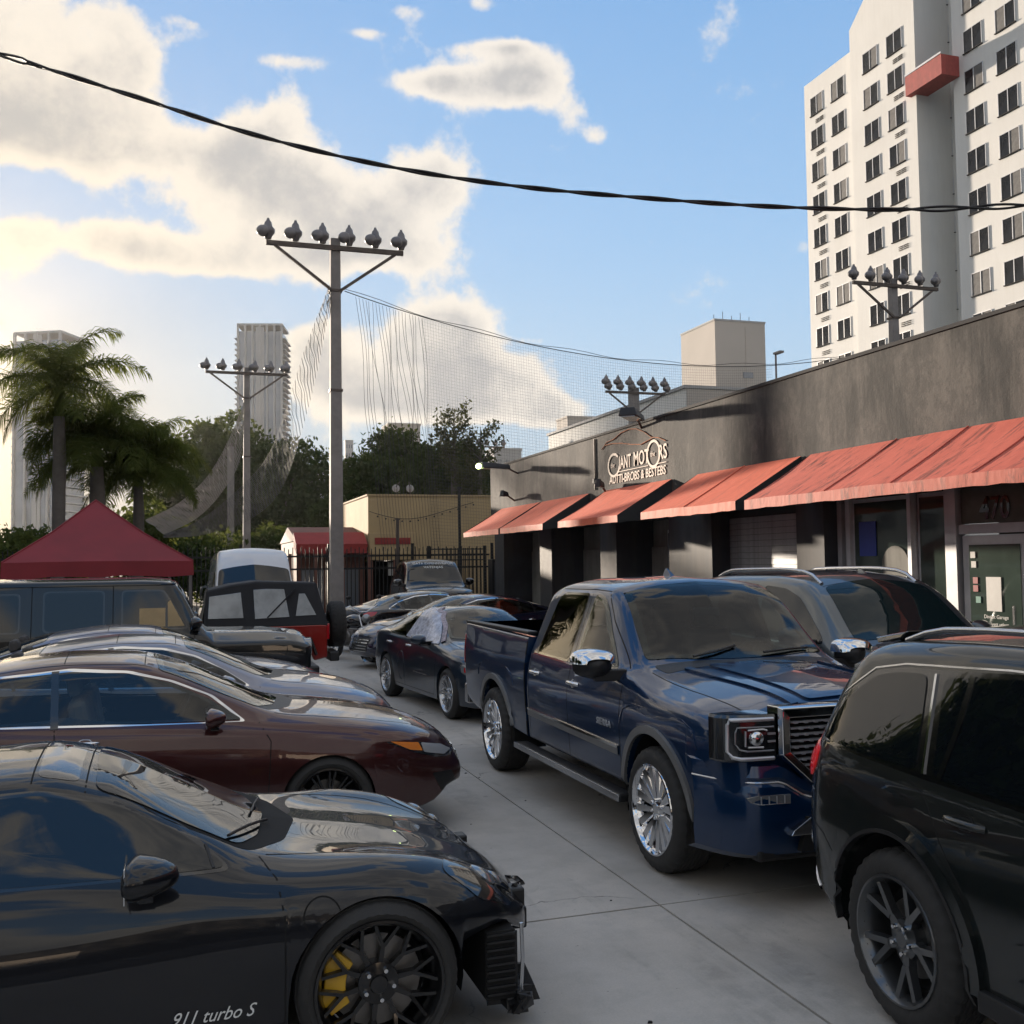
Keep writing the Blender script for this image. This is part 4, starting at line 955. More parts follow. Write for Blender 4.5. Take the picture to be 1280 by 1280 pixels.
        fr_ = MB(); fr_.tube(cpath(.045, .915, .014), .006, 8); fr_.build('light_guide', 'lamp_glass', L, smooth=50)
        pj = MB(); pj.lathe([(0,.04),(.035,.036),(.046,.02),(.05,0)], 24, 'x', (.985, sg*.80, 1.035)); pj.build('projector', 'chrome', L, smooth=50)
        pj = MB(); pj.tube([(1.005, sg*.86, 1.085), (1.01, sg*.76, 1.088), (1.012, sg*.735, 1.08)], .006, 6); pj.tube([(1.005, sg*.86, .985), (1.01, sg*.76, .982)], .006, 6); pj.tube([(1.0, sg*.872, 1.08), (1.0, sg*.875, .99)], .006, 6); pj.build('inner_guide', 'satin_silver', L, smooth=50)
        for z in (1.06, 1.015): pj = MB(); pj.box((1.012, sg*.705, z), (.012, .05, .012)); pj.build('lamp_slat', 'satin_silver', L)
        fg = MB(); fx_ = lambda y: nx+.075-.035*min(1, y/.75)**2-(.40*(max(0, y-.75)/.27)**2.2)
        P = [(.60,.70),(.80,.70),(.86,.682),(.84,.655),(.80,.645),(.60,.645)]; k = len(P)
        fg.add([(fx_(y)+.016, sg*y, z) for y, z in P]+[(fx_(y)-.02, sg*y, z) for y, z in P], [tuple(range(k))]+[(i, (i+1) % k, k+(i+1) % k, k+i) for i in range(k)]); F_ = fg.build('fog_light', 'lamp_glass', c.root, bevel=.003)
        for y in (.64, .69, .74, .79): q = MB(); q.box((fx_(y)+.016, sg*y, .672), (.006, .006, .045)); q.build('fog_rib', 'satin_silver', F_)
        tk = MB(); tk.prism([(sg*.30,.46),(sg*.62,.46),(sg*.60,.49),(sg*.44,.585),(sg*.43,.515),(sg*.30,.50)], (nx+.03, 0, 0), (0, 1, 0), (0, 0, 1), (.07, 0, 0)); tk.build('tow_hook_trim', 'dull_chrome', c.root, bevel=.006)
    # bumper: a swept wedge with a chin, in body colour
    bp = MB(); prof = [(.0,.875),(.055,.865),(.075,.80),(.06,.77),(.075,.745),(.085,.62),(.07,.44),(.05,.34),(-.05,.30)]
    vs = []; NB = 40
    for i in range(NB+1):
        y = -1.02+2.04*i/NB; a = abs(y)
        # the plan curve of the nose, wrapping round to the arch
        xb = nx-.0-.035*(a/.75)**2 if a < .75 else nx-.035-.40*((a-.75)/.27)**2.2
        dip = .10 if a < .48 else .10*max(0, 1-(a-.48)/.16)
        for j, (dx, z) in enumerate(prof):
            zz = z-(dip if j < 5 else 0)
            yy = y*(1-.018*(j > 6))
            vs.append((xb+dx, yy, zz))
    K = len(prof)
    bp.add(vs, [(i*K+j, (i+1)*K+j, (i+1)*K+j+1, i*K+j+1) for i in range(NB) for j in range(K-1)])
    o = bp.build('front_bumper', c.mat, c.root, smooth=25); o.data.polygons.foreach_set('use_smooth', [True]*len(o.data.polygons))
    ln = MB(); pth = []
    for i in range(NB+1):
        q = vs[i*K+3]; pth.append((q[0]+.006, q[1], q[2]))
    ln.tube(pth, .006, 6); ln.build('bumper_strip', 'dull_chrome', o, smooth=50)
    it = MB(); it.prism([(-.55,.36),(.55,.36),(.50,.56),(-.50,.56)], (nx+.045, 0, 0), (0, 1, 0), (0, 0, 1), (.045, 0, 0)); it.build('lower_intake', 'matte_black', o)
    sk = MB(); sk.box((.84, 0, .335), (.30, 1.60, .07)); sk.build('skid_plate', 'black_plastic', c.root, bevel=.02)
    ub = MB(); ub.box((-1.9, 0, .50), (4.6, 1.1, .16)); ub.build('chassis', 'matte_black', c.root)
    rb = MB(); rb.box((-4.93, 0, .62), (.16, 1.85, .22)); rb.build('rear_bumper', 'dull_chrome', c.root, bevel=.02)
    tl = [c.patch('tail_light', [(-4.84,1.30),(-4.76,1.30),(-4.76,.98),(-4.84,.98)], md, 'red_lens', .006) for md in 'RL']
    wp = wh('paddle', .415, .30, .295, 'paddle', 'chrome', tread='at', disc=.17, lug=6); c.wheels(wp, [0, -3.645], .865, .415)
    return c
# ================================================================== boxy black off-roader (left row, fifth)
def boxy_offroader():
    mat = paint('offroad_black', (.004, .006, .008), .0, .4, .02)
    c = Car('offroad_car', 'boxy black off-road car with brown cardboard behind its front side window', 'off-road car', (1.0, 15.0, 0), 0, mat)
    c.body(dict(x0=-3.80, x1=.78, step=.08, nose=(.68, 2.2, .92), tail=(-3.72, 2.2, .95), arches=[(0,.40,.46),(-2.89,.40,.46)], rm=.1, rf=.4,
        zt=[(-3.8,1.90),(-3.7,1.945),(-3,1.96),(-1.5,1.96),(-1.02,1.93),(-.98,1.90),(-.60,1.28),(-.54,1.24),(.2,1.225),(.60,1.19),(.74,1.13),(.78,1.05)],
        ze=[(-3.8,1.86),(-3.7,1.90),(-3,1.915),(-1.5,1.915),(-1.02,1.885),(-.98,1.86),(-.60,1.25),(-.54,1.215),(.2,1.195),(.60,1.16),(.74,1.10),(.78,1.03)],
        we=[(-3.8,.72),(-.98,.72),(-.60,.79),(-.54,.62),(.78,.60)], re=[(-4,.05),(1,.06)], rs=[(-4,.03),(1,.04)],
        wf=[(-4,.4),(1,.4)], zf=[(-3.8,1.89),(-3,1.95),(-1.5,1.95),(-1.0,1.91),(-.6,1.27),(-.54,1.235),(.2,1.22),(.78,1.045)],
        ws=[(-3.8,.86),(-.65,.86),(-.5,.88),(.78,.88)], zs=[(-3.8,1.22),(-.62,1.20),(-.5,1.09),(.5,1.07),(.78,1.0)], wm=[(-4,.885),(1,.895)], zm=[(-4,.9),(1,.9)], wb=[(-4,.87),(1,.87)], zb=[(-4,.45),(.5,.45),(.78,.5)]))
    c.liners(.55)
    for i in (0, 1): c.arch_trim(i, .07, 'black_plastic', .05, 'wheel_arch_flare', ext=.08)
    for md in 'RL':
        for q in ([(-.82,1.30),(-1.10,1.72),(-1.14,1.78),(-1.62,1.78),(-1.62,1.30)], [(-1.86,1.30),(-1.86,1.78),(-2.55,1.78),(-2.55,1.30)], [(-2.85,1.30),(-2.85,1.76),(-3.62,1.76),(-3.62,1.30)]):
            c.patch('window_seal', [(x+(.02 if x > sum(p[0] for p in q)/len(q) else -.02), z+(.02 if z > 1.5 else -.02)) for x, z in q], md, 'gloss_black', .001, rnd=.06)
            c.patch('side_window', q, md, 'tint_glass', .004, rnd=.06)
        c.mirror(-.72, 1.36, md, (c.mat, 'black_plastic'), (.10, .13, .09), .06)
        c.seams([([(-1.74,1.86),(-1.74,.5)], md), ([(-.74,1.30),(-.70,.5)], md), ([(-2.70,1.86),(-2.70,.5)], md)], .010)
        c.ribbon('side_moulding', [(-.60,.93),(-3.7,.93)], md, .05, 'black_plastic', .012)
        c.ribbon('roof_gutter', [(-.98,1.865),(-3.75,1.865)], md, .02, c.mat, .02)
    for q, nm in (([(-1.10,1.32),(-1.42,1.32),(-1.42,1.56),(-1.10,1.56)], 'cardboard_sheet'), ([(-.86,1.32),(-1.07,1.32),(-1.07,1.63),(-1.04,1.66)], 'cardboard_sheet')):
        c.patch(nm, q, 'R', 'cardboard', .006, rnd=.004)
    c.patch('windshield', [(-.64,-.70),(-.64,.70),(-.95,.66),(-.95,-.66)], 'T', 'tint_glass', .004)
    for sg in (-1, 1):
        b = MB(); b.sphere((.36, sg*.76, 1.085), (.12, .055, .05), 14, 8); b.build('wing_signal', 'lamp_dark', c.root, smooth=60)
        l = MB(); l.lathe([(0,.80),(.10,.80),(.115,.79),(.115,.70)], 20, 'x', (0, sg*.68, .98)); l.build('headlight', 'lamp_glass', c.root, smooth=40)
    w = MB(); w.box((.82,0,.62),(.14,1.75,.22)); w.build('front_bumper', 'black_plastic', c.root, bevel=.03)
    c.patch('grille', [(-.5,1.08),(.5,1.08),(.5,.84),(-.5,.84)], 'F', 'black_plastic', .01)
    sp = MB(); sp.lathe([(.0,-4.05),(.20,-4.05),(.36,-4.03),(.37,-3.85),(.0,-3.82)], 32, 'x', (0,.0,1.12)); sp.build('spare_wheel_cover', c.mat, c.root, smooth=40)
    wp = wh('five', .40, .26, .27, 'five', 'alloy'); c.wheels(wp, [0, -2.89], .79, .40)
    return c
# ================================================================== red open-top off-roader with black soft top
def soft_top_offroader():
    R_ = paint('offroad_red', (.26, .014, .010), .1, .3, .06)
    fab = pmat('soft_top_fabric', (.010, .011, .015), .72, bump=.25, bscale=120)
    t = thing('soft_top_offroad_car', 'red off-road car under a black soft top with clear windows, spare wheel on its tail', 'off-road car', (2.45, 18.1, 0), pi)
    # x forward; tail at x = 0
    def slab(name, poly, y, m, parent=t, bev=.03):
        b = MB(); b.prism(poly, (0, -y, 0), (1, 0, 0), (0, 0, 1), (0, 2*y, 0)); return b.build(name, m, parent, bevel=bev)
    body = slab('tub', [(.0,.55),(.0,1.10),(.10,1.11),(1.95,1.10),(2.0,1.07),(2.0,.50),(1.15,.50),(1.02,.86),(.38,.86),(.22,.50)], .76, R_)
    slab('bonnet', [(1.98,.75),(1.98,1.16),(2.4,1.16),(3.45,1.10),(3.50,1.0),(3.50,.75)], .60, R_)
    for sg in (-1, 1):
        for x in (.70, 3.05):
            b = MB(); pts = [(x-.52,.62),(x-.42,.90),(x+.40,.92),(x+.55,.68),(x+.53,.64),(x+.37,.88),(x-.40,.86),(x-.48,.60)]
            b.prism(pts, (0, sg*.74-.0, 0), (1, 0, 0), (0, 0, 1), (0, sg*.20, 0)); b.build('wheel_arch_flare', 'black_plastic', t, bevel=.01)
        b = MB(); b.box((.012, sg*.66, .98), (.10, .17, .26)); l = b.build('tail_light', 'red_lens', t, bevel=.012)
        g = MB(); g.box((-.042, sg*.66, .98), (.012, .09, .10)); g.build('tail_light_guard', 'black_plastic', l)
    top = MB()
    P = [(-.02,1.07,.765),(.16,1.80,.63),(1.15,1.84,.64),(1.55,1.79,.65),(1.95,1.70,.66),(2.0,1.07,.765)]
    top.v = [(x, -y, z) for x, z, y in P]+[(x, y, z) for x, z, y in P]
    top.f = [(0,1,2,3,4,5), (11,10,9,8,7,6), (0,6,7,1), (1,7,8,2), (2,8,9,3), (3,9,10,4), (4,10,11,5), (5,11,6,0)]; top.m = [0]*8
    T = top.build('soft_top', fab, t, bevel=.035)
    def side_y(z): return .755-(z-1.15)*(.115/.68)
    clear = pmat('clear_vinyl', (.20, .22, .24), .10, .35, coat=1, var=.25, scale=3)
    for sg in (-1, 1):
        def win(poly, nm='side_window', m='clear_vinyl', off=.008):
            b = MB(); k = len(poly); vs = [(x, sg*(side_y(z)+off), z) for x, z in poly]+[(x, sg*(side_y(z)-.01), z) for x, z in poly]
            b.add(vs, [tuple(range(k)), tuple(range(2*k-1, k-1, -1))]+[(i, (i+1) % k, k+(i+1) % k, k+i) for i in range(k)]); return b.build(nm, m, T, bevel=.004)
        win([(.62,1.24),(1.18,1.22),(1.20,1.70),(.98,1.71),(.70,1.70)]); win([(.18,1.26),(.52,1.25),(.46,1.62),(.36,1.62)])
        win([(1.36,1.24),(1.92,1.24),(1.90,1.60),(1.40,1.66)])
        b = MB(); b.beam((.98, sg*(side_y(1.3)+.004), 1.24), (.52, sg*(side_y(1.66)+.004), 1.70), .02, .10, (0, 1, 0)); b.build('window_strap', fab, T)
    b = MB(); b.hexa([(.02,-.58,1.24),(.02,.58,1.24),(.05,.58,1.24),(.05,-.58,1.24),(.125,-.5,1.7),(.125,.5,1.7),(.15,.5,1.7),(.15,-.5,1.7)]); b.v = [(x-.012, y, z) for x, y, z in b.v]; b.build('rear_window', 'clear_vinyl', T)
    ws = MB(); ws.hexa([(2.02,-.70,1.16),(2.02,.70,1.16),(2.06,.70,1.16),(2.06,-.70,1.16),(1.92,-.64,1.72),(1.92,.64,1.72),(1.96,.64,1.72),(1.96,-.64,1.72)]); ws.build('windshield', 'tint_glass', t)
    mt = MB(); mt.box((-.08,0,.95),(.12,.30,.30)); mt.build('spare_carrier', 'black_plastic', t)
    bp = MB(); bp.box((-.12,0,.56),(.16,1.5,.16)); bp.build('rear_bumper', 'black_plastic', t, bevel=.02)
    bp = MB(); bp.box((3.60,0,.58),(.16,1.5,.16)); bp.build('front_bumper', 'black_plastic', t, bevel=.02)
    for x in (.70, 3.05):
        for sg in (-1, 1):
            w = copy_tree(wh('at', .40, .27, .22, 'five', 'dark_alloy', tread='at')['root']); w.parent = t; w.location = (x, sg*.76, .40); w.rotation_euler = (0, .3, 0 if sg < 0 else pi)
    w = wh('at')['root']; w.parent = t; w.location = (-.26, 0, 1.06); w.rotation_euler = (0, 0, -pi/2); w.name = 'spare_wheel'
# ================================================================== white van
def van():
    mat = paint('van_white', (.62, .65, .70), .0, .35, .08)
    c = Car('van', 'white high-roof van facing the camera behind the soft top', 'van', (1.75, 23.4, 0), -90, mat)
    c.body(dict(x0=-4.9, x1=1.0, step=.1, nose=(.5, 2.5, .7), arches=[(0,.36,.42),(-3.5,.36,.42)], rm=.2, rf=.5,
        zt=[(-4.9,2.48),(-1.6,2.52),(-1.25,2.49),(-1.02,2.38),(-.80,2.12),(-.10,1.30),(.1,1.18),(.7,1.02),(.95,.85),(1.0,.7)],
        ze=[(-4.9,2.40),(-1.6,2.44),(-1.25,2.40),(-1.02,2.28),(-.80,2.05),(-.10,1.24),(.1,1.12),(.7,.96),(.95,.8),(1.0,.65)],
        we=[(-5,.78),(-1.25,.78),(-.8,.80),(-.1,.86),(1,.74)], re=[(-5,.14),(-.8,.10),(1,.1)], rs=[(-5,.1),(1,.1)],
        ws=[(-5,.95),(-.3,.95),(1,.88)], zs=[(-5,1.35),(-.4,1.20),(.2,1.0),(1,.6)], wm=[(-5,1.0),(1,.97)], zm=[(-5,.9),(0,.8),(1,.55)], wb=[(-5,.97),(1,.9)], zb=[(-5,.4),(1,.38)]))
    c.liners(.6)
    c.patch('windshield', [(-.18,-.84),(-.12,0),(-.18,.84),(-.76,.78),(-.80,0),(-.76,-.78)], 'T', 'tint_glass', .005, rnd=.06)
    for md in 'RL':
        c.patch('side_window', [(-.45,1.35),(-1.0,1.92),(-1.35,1.98),(-1.42,1.32)], md, 'tint_glass', .004)
        c.mirror(-.45, 1.50, md, ('black_plastic', 'black_plastic'), (.09, .11, .17), .10)
        c.patch('headlight', [(.30,.98),(.62,.93),(.75,.75),(.50,.78)], md, 'lamp_glass', .005)
        c.seams([([(-1.50,2.0),(-1.50,.5)], md), ([(-2.8,2.2),(-2.8,.5)], md)], .012)
    c.patch('grille', [(-.5,.86),(.5,.86),(.45,.60),(-.45,.60)], 'F', 'black_plastic', .006)
    wp = wh('twinalloy', .34, .225, .245, 'twin', 'alloy', disc=.155); c.wheels(wp, [0, -3.5], .86, .34)
# ================================================================== tall black car with writing on the glass
def tall_black_car():
    mat = paint('tall_black', (.012, .012, .013), .3, .25, .08)
    c = Car('parked_car', 'tall black car with white writing across its big glass, parked before the fence', 'SUV', (7.62, 30.2, 0), -94, mat)
    c.body(wagon_spec(1.0, 1.10, 1.29)); c.liners(.6)
    c.patch('windshield', [(-.48,-.80),(-.40,0),(-.48,.80),(-1.12,.68),(-1.17,0),(-1.12,-.68)], 'T', 'tint_glass', .004, rnd=.05)
    for md in 'RL':
        for q in ([(-2.70,1.145),(-2.78,1.56),(-2.3,1.60),(-1.98,1.605),(-1.96,1.125)], [(-1.86,1.12),(-1.88,1.60),(-1.5,1.575),(-1.25,1.50),(-.78,1.17),(-.72,1.10)]):
            c.patch('side_window', sc(q, 1, 1.29), md, 'tint_glass', .004)
        c.mirror(-.75, 1.52, md, (c.mat, 'black_plastic'), (.12, .14, .11), .05)
        c.patch('headlight', sc([(.45,.93),(.72,.90),(.80,.82),(.60,.82)], 1, 1.29), md, 'lamp_glass', .005)
    a = c.cast(-1.08, 0, 'T')[0]; b = c.cast(-.55, 0, 'T')[0]; d = (b-a).normalized(); ang = atan2(-d.z, d.x)
    for i, (s_, sz_, t_) in enumerate((('DATA EXPENNVRIPOR', .125, .10), ('VATENJAS', .135, .34))):
        p = a.lerp(b, t_)+Vector((.02, 0, .025))
        o = text_obj('glass_lettering', s_, sz_, 'white_ink', c.root, (0, 0, 0), (0, 0, 0), .001, 1.0)
        o.matrix_local = Matrix.Translation(p) @ Matrix.Rotation(ang, 4, 'Y') @ Matrix.Rotation(pi/2, 4, 'Z')
        if i: o.location.y -= .0
    wp = wh('five', .40, .26, .27, 'five', 'alloy'); c.wheels(wp, [0, -2.915], .88, .40)
# ================================================================== motorcycle / scooter beside the spare wheel
def motorcycle():
    t = thing('motorcycle', 'dark motorcycle with raised handlebars beside the spare wheel', 'motorcycle', (3.72, 22.6, 0), radians(-65))
    def wl(x):
        b = MB(); b.lathe([(.24,-.05),(.29,-.055),(.31,0),(.29,.055),(.24,.05)], 28, 'y', (x, 0, .31)); w = b.build('wheel', 'rubber', t, smooth=40)
        s = MB(); s.lathe([(.0,-.04),(.05,-.04),(.05,.04),(0,.04)], 12, 'y', (x, 0, .31))
        for k in range(6): s.beam((x, 0, .31), (x+.25*cos(k*pi/3), 0, .31+.25*sin(k*pi/3)), .02)
        s.build('rim', 'dull_chrome', w)
    wl(.72); wl(-.68)
    b = MB(); b.tube([(.72,.09,.31),(.42,.09,1.0)], .022, 8); b.tube([(.72,-.09,.31),(.42,-.09,1.0)], .022, 8); b.build('front_fork', 'dull_chrome', t, smooth=50)
    b = MB(); b.tube([(.38,-.40,1.16),(.46,-.36,1.20),(.44,-.10,1.06),(.44,.10,1.06),(.46,.36,1.20),(.38,.40,1.16)], .014, 8); H = b.build('handlebar', 'chrome', t, smooth=50)
    for sg in (-1, 1):
        b = MB(); b.tube([(.44,sg*.30,1.17),(.48,sg*.38,1.34)], .006, 6); b.sphere((.48, sg*.40, 1.38), (.02, .07, .045)); b.build('mirror', 'black_plastic', H, smooth=50)
    b = MB(); b.sphere((.10,0,.86), (.30,.15,.14)); b.build('fuel_tank', 'gloss_black', t, smooth=60)
    b = MB(); b.box((.0,0,.50),(.46,.28,.36)); b.lathe([(0,-.18),(.12,-.18),(.12,.18),(0,.18)], 16, 'y', (.05,0,.52)); b.build('engine', 'disc_metal', t, bevel=.03)
    b = MB(); b.sphere((-.42,0,.80), (.38,.14,.07)); b.build('seat', 'rubber', t, smooth=60)
    b = MB(); b.sphere((.56,0,.92), (.10,.10,.10)); b.build('headlight', 'lamp_glass', t, smooth=60)
    b = MB(); b.tube([(.1,.16,.40),(-.3,.18,.28),(-.95,.20,.34)], .045, 10); b.build('exhaust_pipe', 'chrome', t, smooth=50)
    b = MB(); b.box((-.72,0,.86),(.34,.40,.30)); b.build('top_box', 'black_plastic', t, bevel=.04)
    b = MB(); b.tube([(.42,0,1.0),(-.3,0,.62),(-.68,0,.34)], .03, 8); b.build('frame', 'matte_black', t)
    b = MB(); b.lathe([(.33,-.08),(.35,0),(.33,.08)], 28, 'y', (.72, 0, .31)); b.build('mudguard', 'gloss_black', t, smooth=50)
# ================================================================== crashed saloon: plastic sheet over the window, broken lamp
def wrecked_saloon():
    mat = paint('wreck_blue', (.018, .035, .060), .5, .28, .10)
    c = saloon('saloon_car', 'dark blue crash-damaged saloon with plastic sheet taped over its front side window', (4.40, 13.6, 0), -84, mat, .98, 1.02, 'twin', 'alloy', 'chrome', glass='smoked_glass')
    fol = pmat('plastic_sheet', (.36, .40, .52), .25, .1, coat=.6, var=.3, scale=9, bump=1.0, bscale=14, bdist=.03)
    c.patch('plastic_sheet', [(-.52,.96),(-1.05,1.30),(-1.35,1.40),(-1.75,1.42),(-1.86,1.0),(-1.2,.955)], 'R', fol, .012, rnd=.03)
    tp = MB(); c.ribbon('', [(-.48,.99),(-.85,1.20),(-1.2,1.36),(-1.5,1.42)], 'R', .07, None, .016, mb=tp); tp.build('tape', pmat('tape', (.30, .26, .30), .5, var=.5, scale=25), c.root)
    c.patch('broken_lamp', [(.40,.76),(.62,.74),(.72,.66),(.60,.60),(.44,.66)], 'R', 'lamp_glass', .012, rnd=.01)
    c.patch('broken_lamp_red', [(.48,.72),(.62,.71),(.64,.65),(.50,.66)], 'R', 'red_lens', .018, rnd=.01)
    b = MB(); random.seed(3)
    for k in range(14):
        x, z = .55+random.random()*.3, .42+random.random()*.22; h = c.cast(x, z, 'R')[0]
        b.hexa([h+Vector((random.uniform(-.05,.05)+a_, -.02+b_, random.uniform(-.03,.03)+d_)) for d_ in (0,.02) for a_, b_ in ((-.03,-.02),(.03,-.02),(.03,.03),(-.03,.03))])
    b.build('torn_bumper', 'black_plastic', c.root)
    c.patch('door_dent', circ(-1.95, .56, .16, 20, .22), 'R', c.mat, .004, dome=-.03, rnd=.01)
    c.ribbon('door_moulding', [(-.75,.52),(-1.35,.52)], 'R', .014, 'dull_chrome', .008)
    c.patch('fog_light', circ(.80, .34, .05, 16), 'R', 'lamp_glass', .012)
sports_coupe(); pickup(); black_wagon(); grey_wagon()
saloon('saloon_car', 'maroon saloon with chrome window line, second from the front on the left', (1.10, 8.62, 0), 0, paint('maroon', (.055, .014, .014), .5, .28, .05), 1.0, 1.02, 'twin', 'black_alloy', front=1.17, aR=.35)
saloon('saloon_car', 'silver saloon showing roof and bonnet just behind the maroon saloon', (1.28, 11.05, 0), 0, paint('silver_blue', (.22, .23, .28), .7, .3, .05), .97, 1.0, 'twin', 'alloy')
saloon('saloon_car', 'grey saloon showing its bonnet before the boxy off-road car', (1.0, 12.95, 0), 0, paint('grey_blue', (.13, .14, .20), .7, .3, .05), .92, 1.0, 'five', 'alloy', sy=.95)
boxy_offroader(); soft_top_offroader(); van()
wrecked_saloon()
saloon('saloon_car', 'dark blue saloon with wide barred grille pointing at the lane', (4.5, 20.9, 0), -161, paint('midnight_blue', (.014, .018, .045), .5, .25, .05), 1.04, 1.0, 'twin', 'alloy')
saloon('saloon_car', 'black saloon showing its red tail light and number plate', (7.6, 25.6, 0), 16, paint('saloon_black', (.010, .010, .012), .4, .25, .06), 1.0, 1.0, 'twin', 'alloy')
tall_black_car(); motorcycle()
random.seed(11)
# ------------------------------------------------------------------ setting materials
def concrete_mat():
    m = bpy.data.materials.new('concrete'); m.use_nodes = True; t = NT(m.node_tree); MATS['concrete'] = m
    b = t.new('ShaderNodeBsdfPrincipled'); o = t.new('ShaderNodeOutputMaterial'); t.l.new(b.outputs[0], o.inputs[0])
    P = t.new('ShaderNodeNewGeometry').outputs['Position']
    big = t.ss(t.noise(P, .55, 6, .62), .38, .66); mid = t.ss(t.noise(P, 3.2, 8, .7), .40, .70); fine = t.noise(P, 90, 3, .6)
    c = t.mix(big, (.45, .42, .38), (.56, .53, .485)); c = t.mix(t.math('MULTIPLY', mid, .40), c, (.35, .33, .30))
    st = t.ss(t.noise(P, 1.3, 9, .75, .8), .60, .72); c = t.mix(t.math('MULTIPLY', st, .5), c, (.13, .127, .12))
    tm = t.math('MULTIPLY', t.ss(t.noise(t.vscale(P, 3.4, .35, 1), 1.0, 5, .6), .54, .66), t.ss(t.noise(P, 6, 6, .7), .35, .6)); c = t.mix(t.math('MULTIPLY', tm, .26), c, (.12, .115, .11))
    oil = t.ss(t.noise(P, 2.1, 3, .5, .3), .70, .76); c = t.mix(t.math('MULTIPLY', oil, .45), c, (.07, .066, .062))
    vo = t.new('ShaderNodeTexVoronoi', feature='DISTANCE_TO_EDGE'); wp = t.new('ShaderNodeVectorMath', operation='ADD'); t.put(wp.inputs[0], P)
    nz_ = t.new('ShaderNodeTexNoise'); t.put(nz_.inputs['Vector'], P); nz_.inputs['Scale'].default_value = 1.4; nz_.inputs['Detail'].default_value = 8; t.l.new(nz_.outputs['Color'], wp.inputs[1]); t.l.new(wp.outputs[0], vo.inputs['Vector']); vo.inputs['Scale'].default_value = .42
    ck = t.math('MULTIPLY', t.ss(vo.outputs['Distance'], .0035, .0008), t.ss(t.noise(P, .7, 2), .50, .58)); c = t.mix(t.math('MULTIPLY', ck, .7), c, (.08, .075, .07))
    sp = t.ss(t.noise(P, 24, 2, .5), .74, .78); c = t.mix(t.math('MULTIPLY', sp, .6), c, (.06, .055, .05))
    c = t.mix(.22, c, t.mix(fine, (.0, .0, .0), (.6, .6, .6)), 'OVERLAY')
    t.put(b.inputs['Base Color'], c); t.put(b.inputs['Roughness'], t.math('MULTIPLY_ADD', big, .18, .62))
    bp = t.new('ShaderNodeBump'); bp.inputs['Strength'].default_value = .25; bp.inputs['Distance'].default_value = .004
    t.put(bp.inputs['Height'], t.math('ADD', fine, t.noise(P, 14, 6, .6))); t.l.new(bp.outputs[0], b.inputs['Normal'])
concrete_mat()
pmat('asphalt', (.06, .06, .062), .85, bump=.4, bscale=40)
pmat('dirt', (.10, .09, .075), .95, var=.3, scale=.4)
def stucco_mat():
    m = bpy.data.materials.new('stained_stucco'); m.use_nodes = True; t = NT(m.node_tree); MATS['stained_stucco'] = m
    b = t.new('ShaderNodeBsdfPrincipled'); o = t.new('ShaderNodeOutputMaterial'); t.l.new(b.outputs[0], o.inputs[0])
    P = t.new('ShaderNodeNewGeometry').outputs['Position']
    n1 = t.ss(t.noise(t.vscale(P, 1, .9, .35), 1.6, 8, .66),   .40, .60); n2 = t.ss(t.noise(t.vscale(P, 1, 3.2, .30), 2.2, 7, .7), .46, .66); n3 = t.ss(t.noise(P, 3.4, 9, .78), .44, .58)
    c = t.mix(n1, (.016, .016, .016), (.088, .080, .072)); c = t.mix(t.math('MULTIPLY', n2, .5), c, (.13, .118, .105)); c = t.mix(t.math('MULTIPLY', n3, .55), c, (.022, .021, .021))
    dk = t.ss(t.noise(t.vscale(P, 1, .35, .5), 1.0, 5, .6), .52, .68); c = t.mix(t.math('MULTIPLY', dk, .65), c, (.022, .023, .026))
    s = t.new('ShaderNodeSeparateXYZ'); t.put(s.inputs[0], P); run = t.ss(t.noise(t.vscale(P, 1, 6, .12), 2, 4, .6), .66, .72)
    c = t.mix(t.math('MULTIPLY', run, .55), c, (.26, .235, .20))
    t.put(b.inputs['Base Color'], c); b.inputs['Roughness'].default_value = .85
    bp = t.new('ShaderNodeBump'); bp.inputs['Strength'].default_value = .5; bp.inputs['Distance'].default_value = .012
    t.put(bp.inputs['Height'], t.noise(P, 9, 8, .7)); t.l.new(bp.outputs[0], b.inputs['Normal'])
stucco_mat()
pmat('dark_pier', (.020, .024, .032), .7, var=.3, scale=2, streak=.4, scol=(.06, .055, .05))
pmat('recess_wall', (.20, .20, .18), .8, var=.2, scale=1.5, streak=.35, scol=(.05, .05, .05))
pmat('soffit', (.03, .03, .032), .9)
pmat('frame_alu', (.60, .61, .63), .45, .3, var=.1)
pmat('shop_glass', (.05, .07, .06), .03, 0, var=.35, scale=.8, ior=1.45)
pmat('transom_glass', (.17, .20, .17), .45, 0, var=.15, ior=1.3)
pmat('shutter_metal', (.30, .31, .32), .5, .4, streak=.5, scol=(.06, .06, .06))
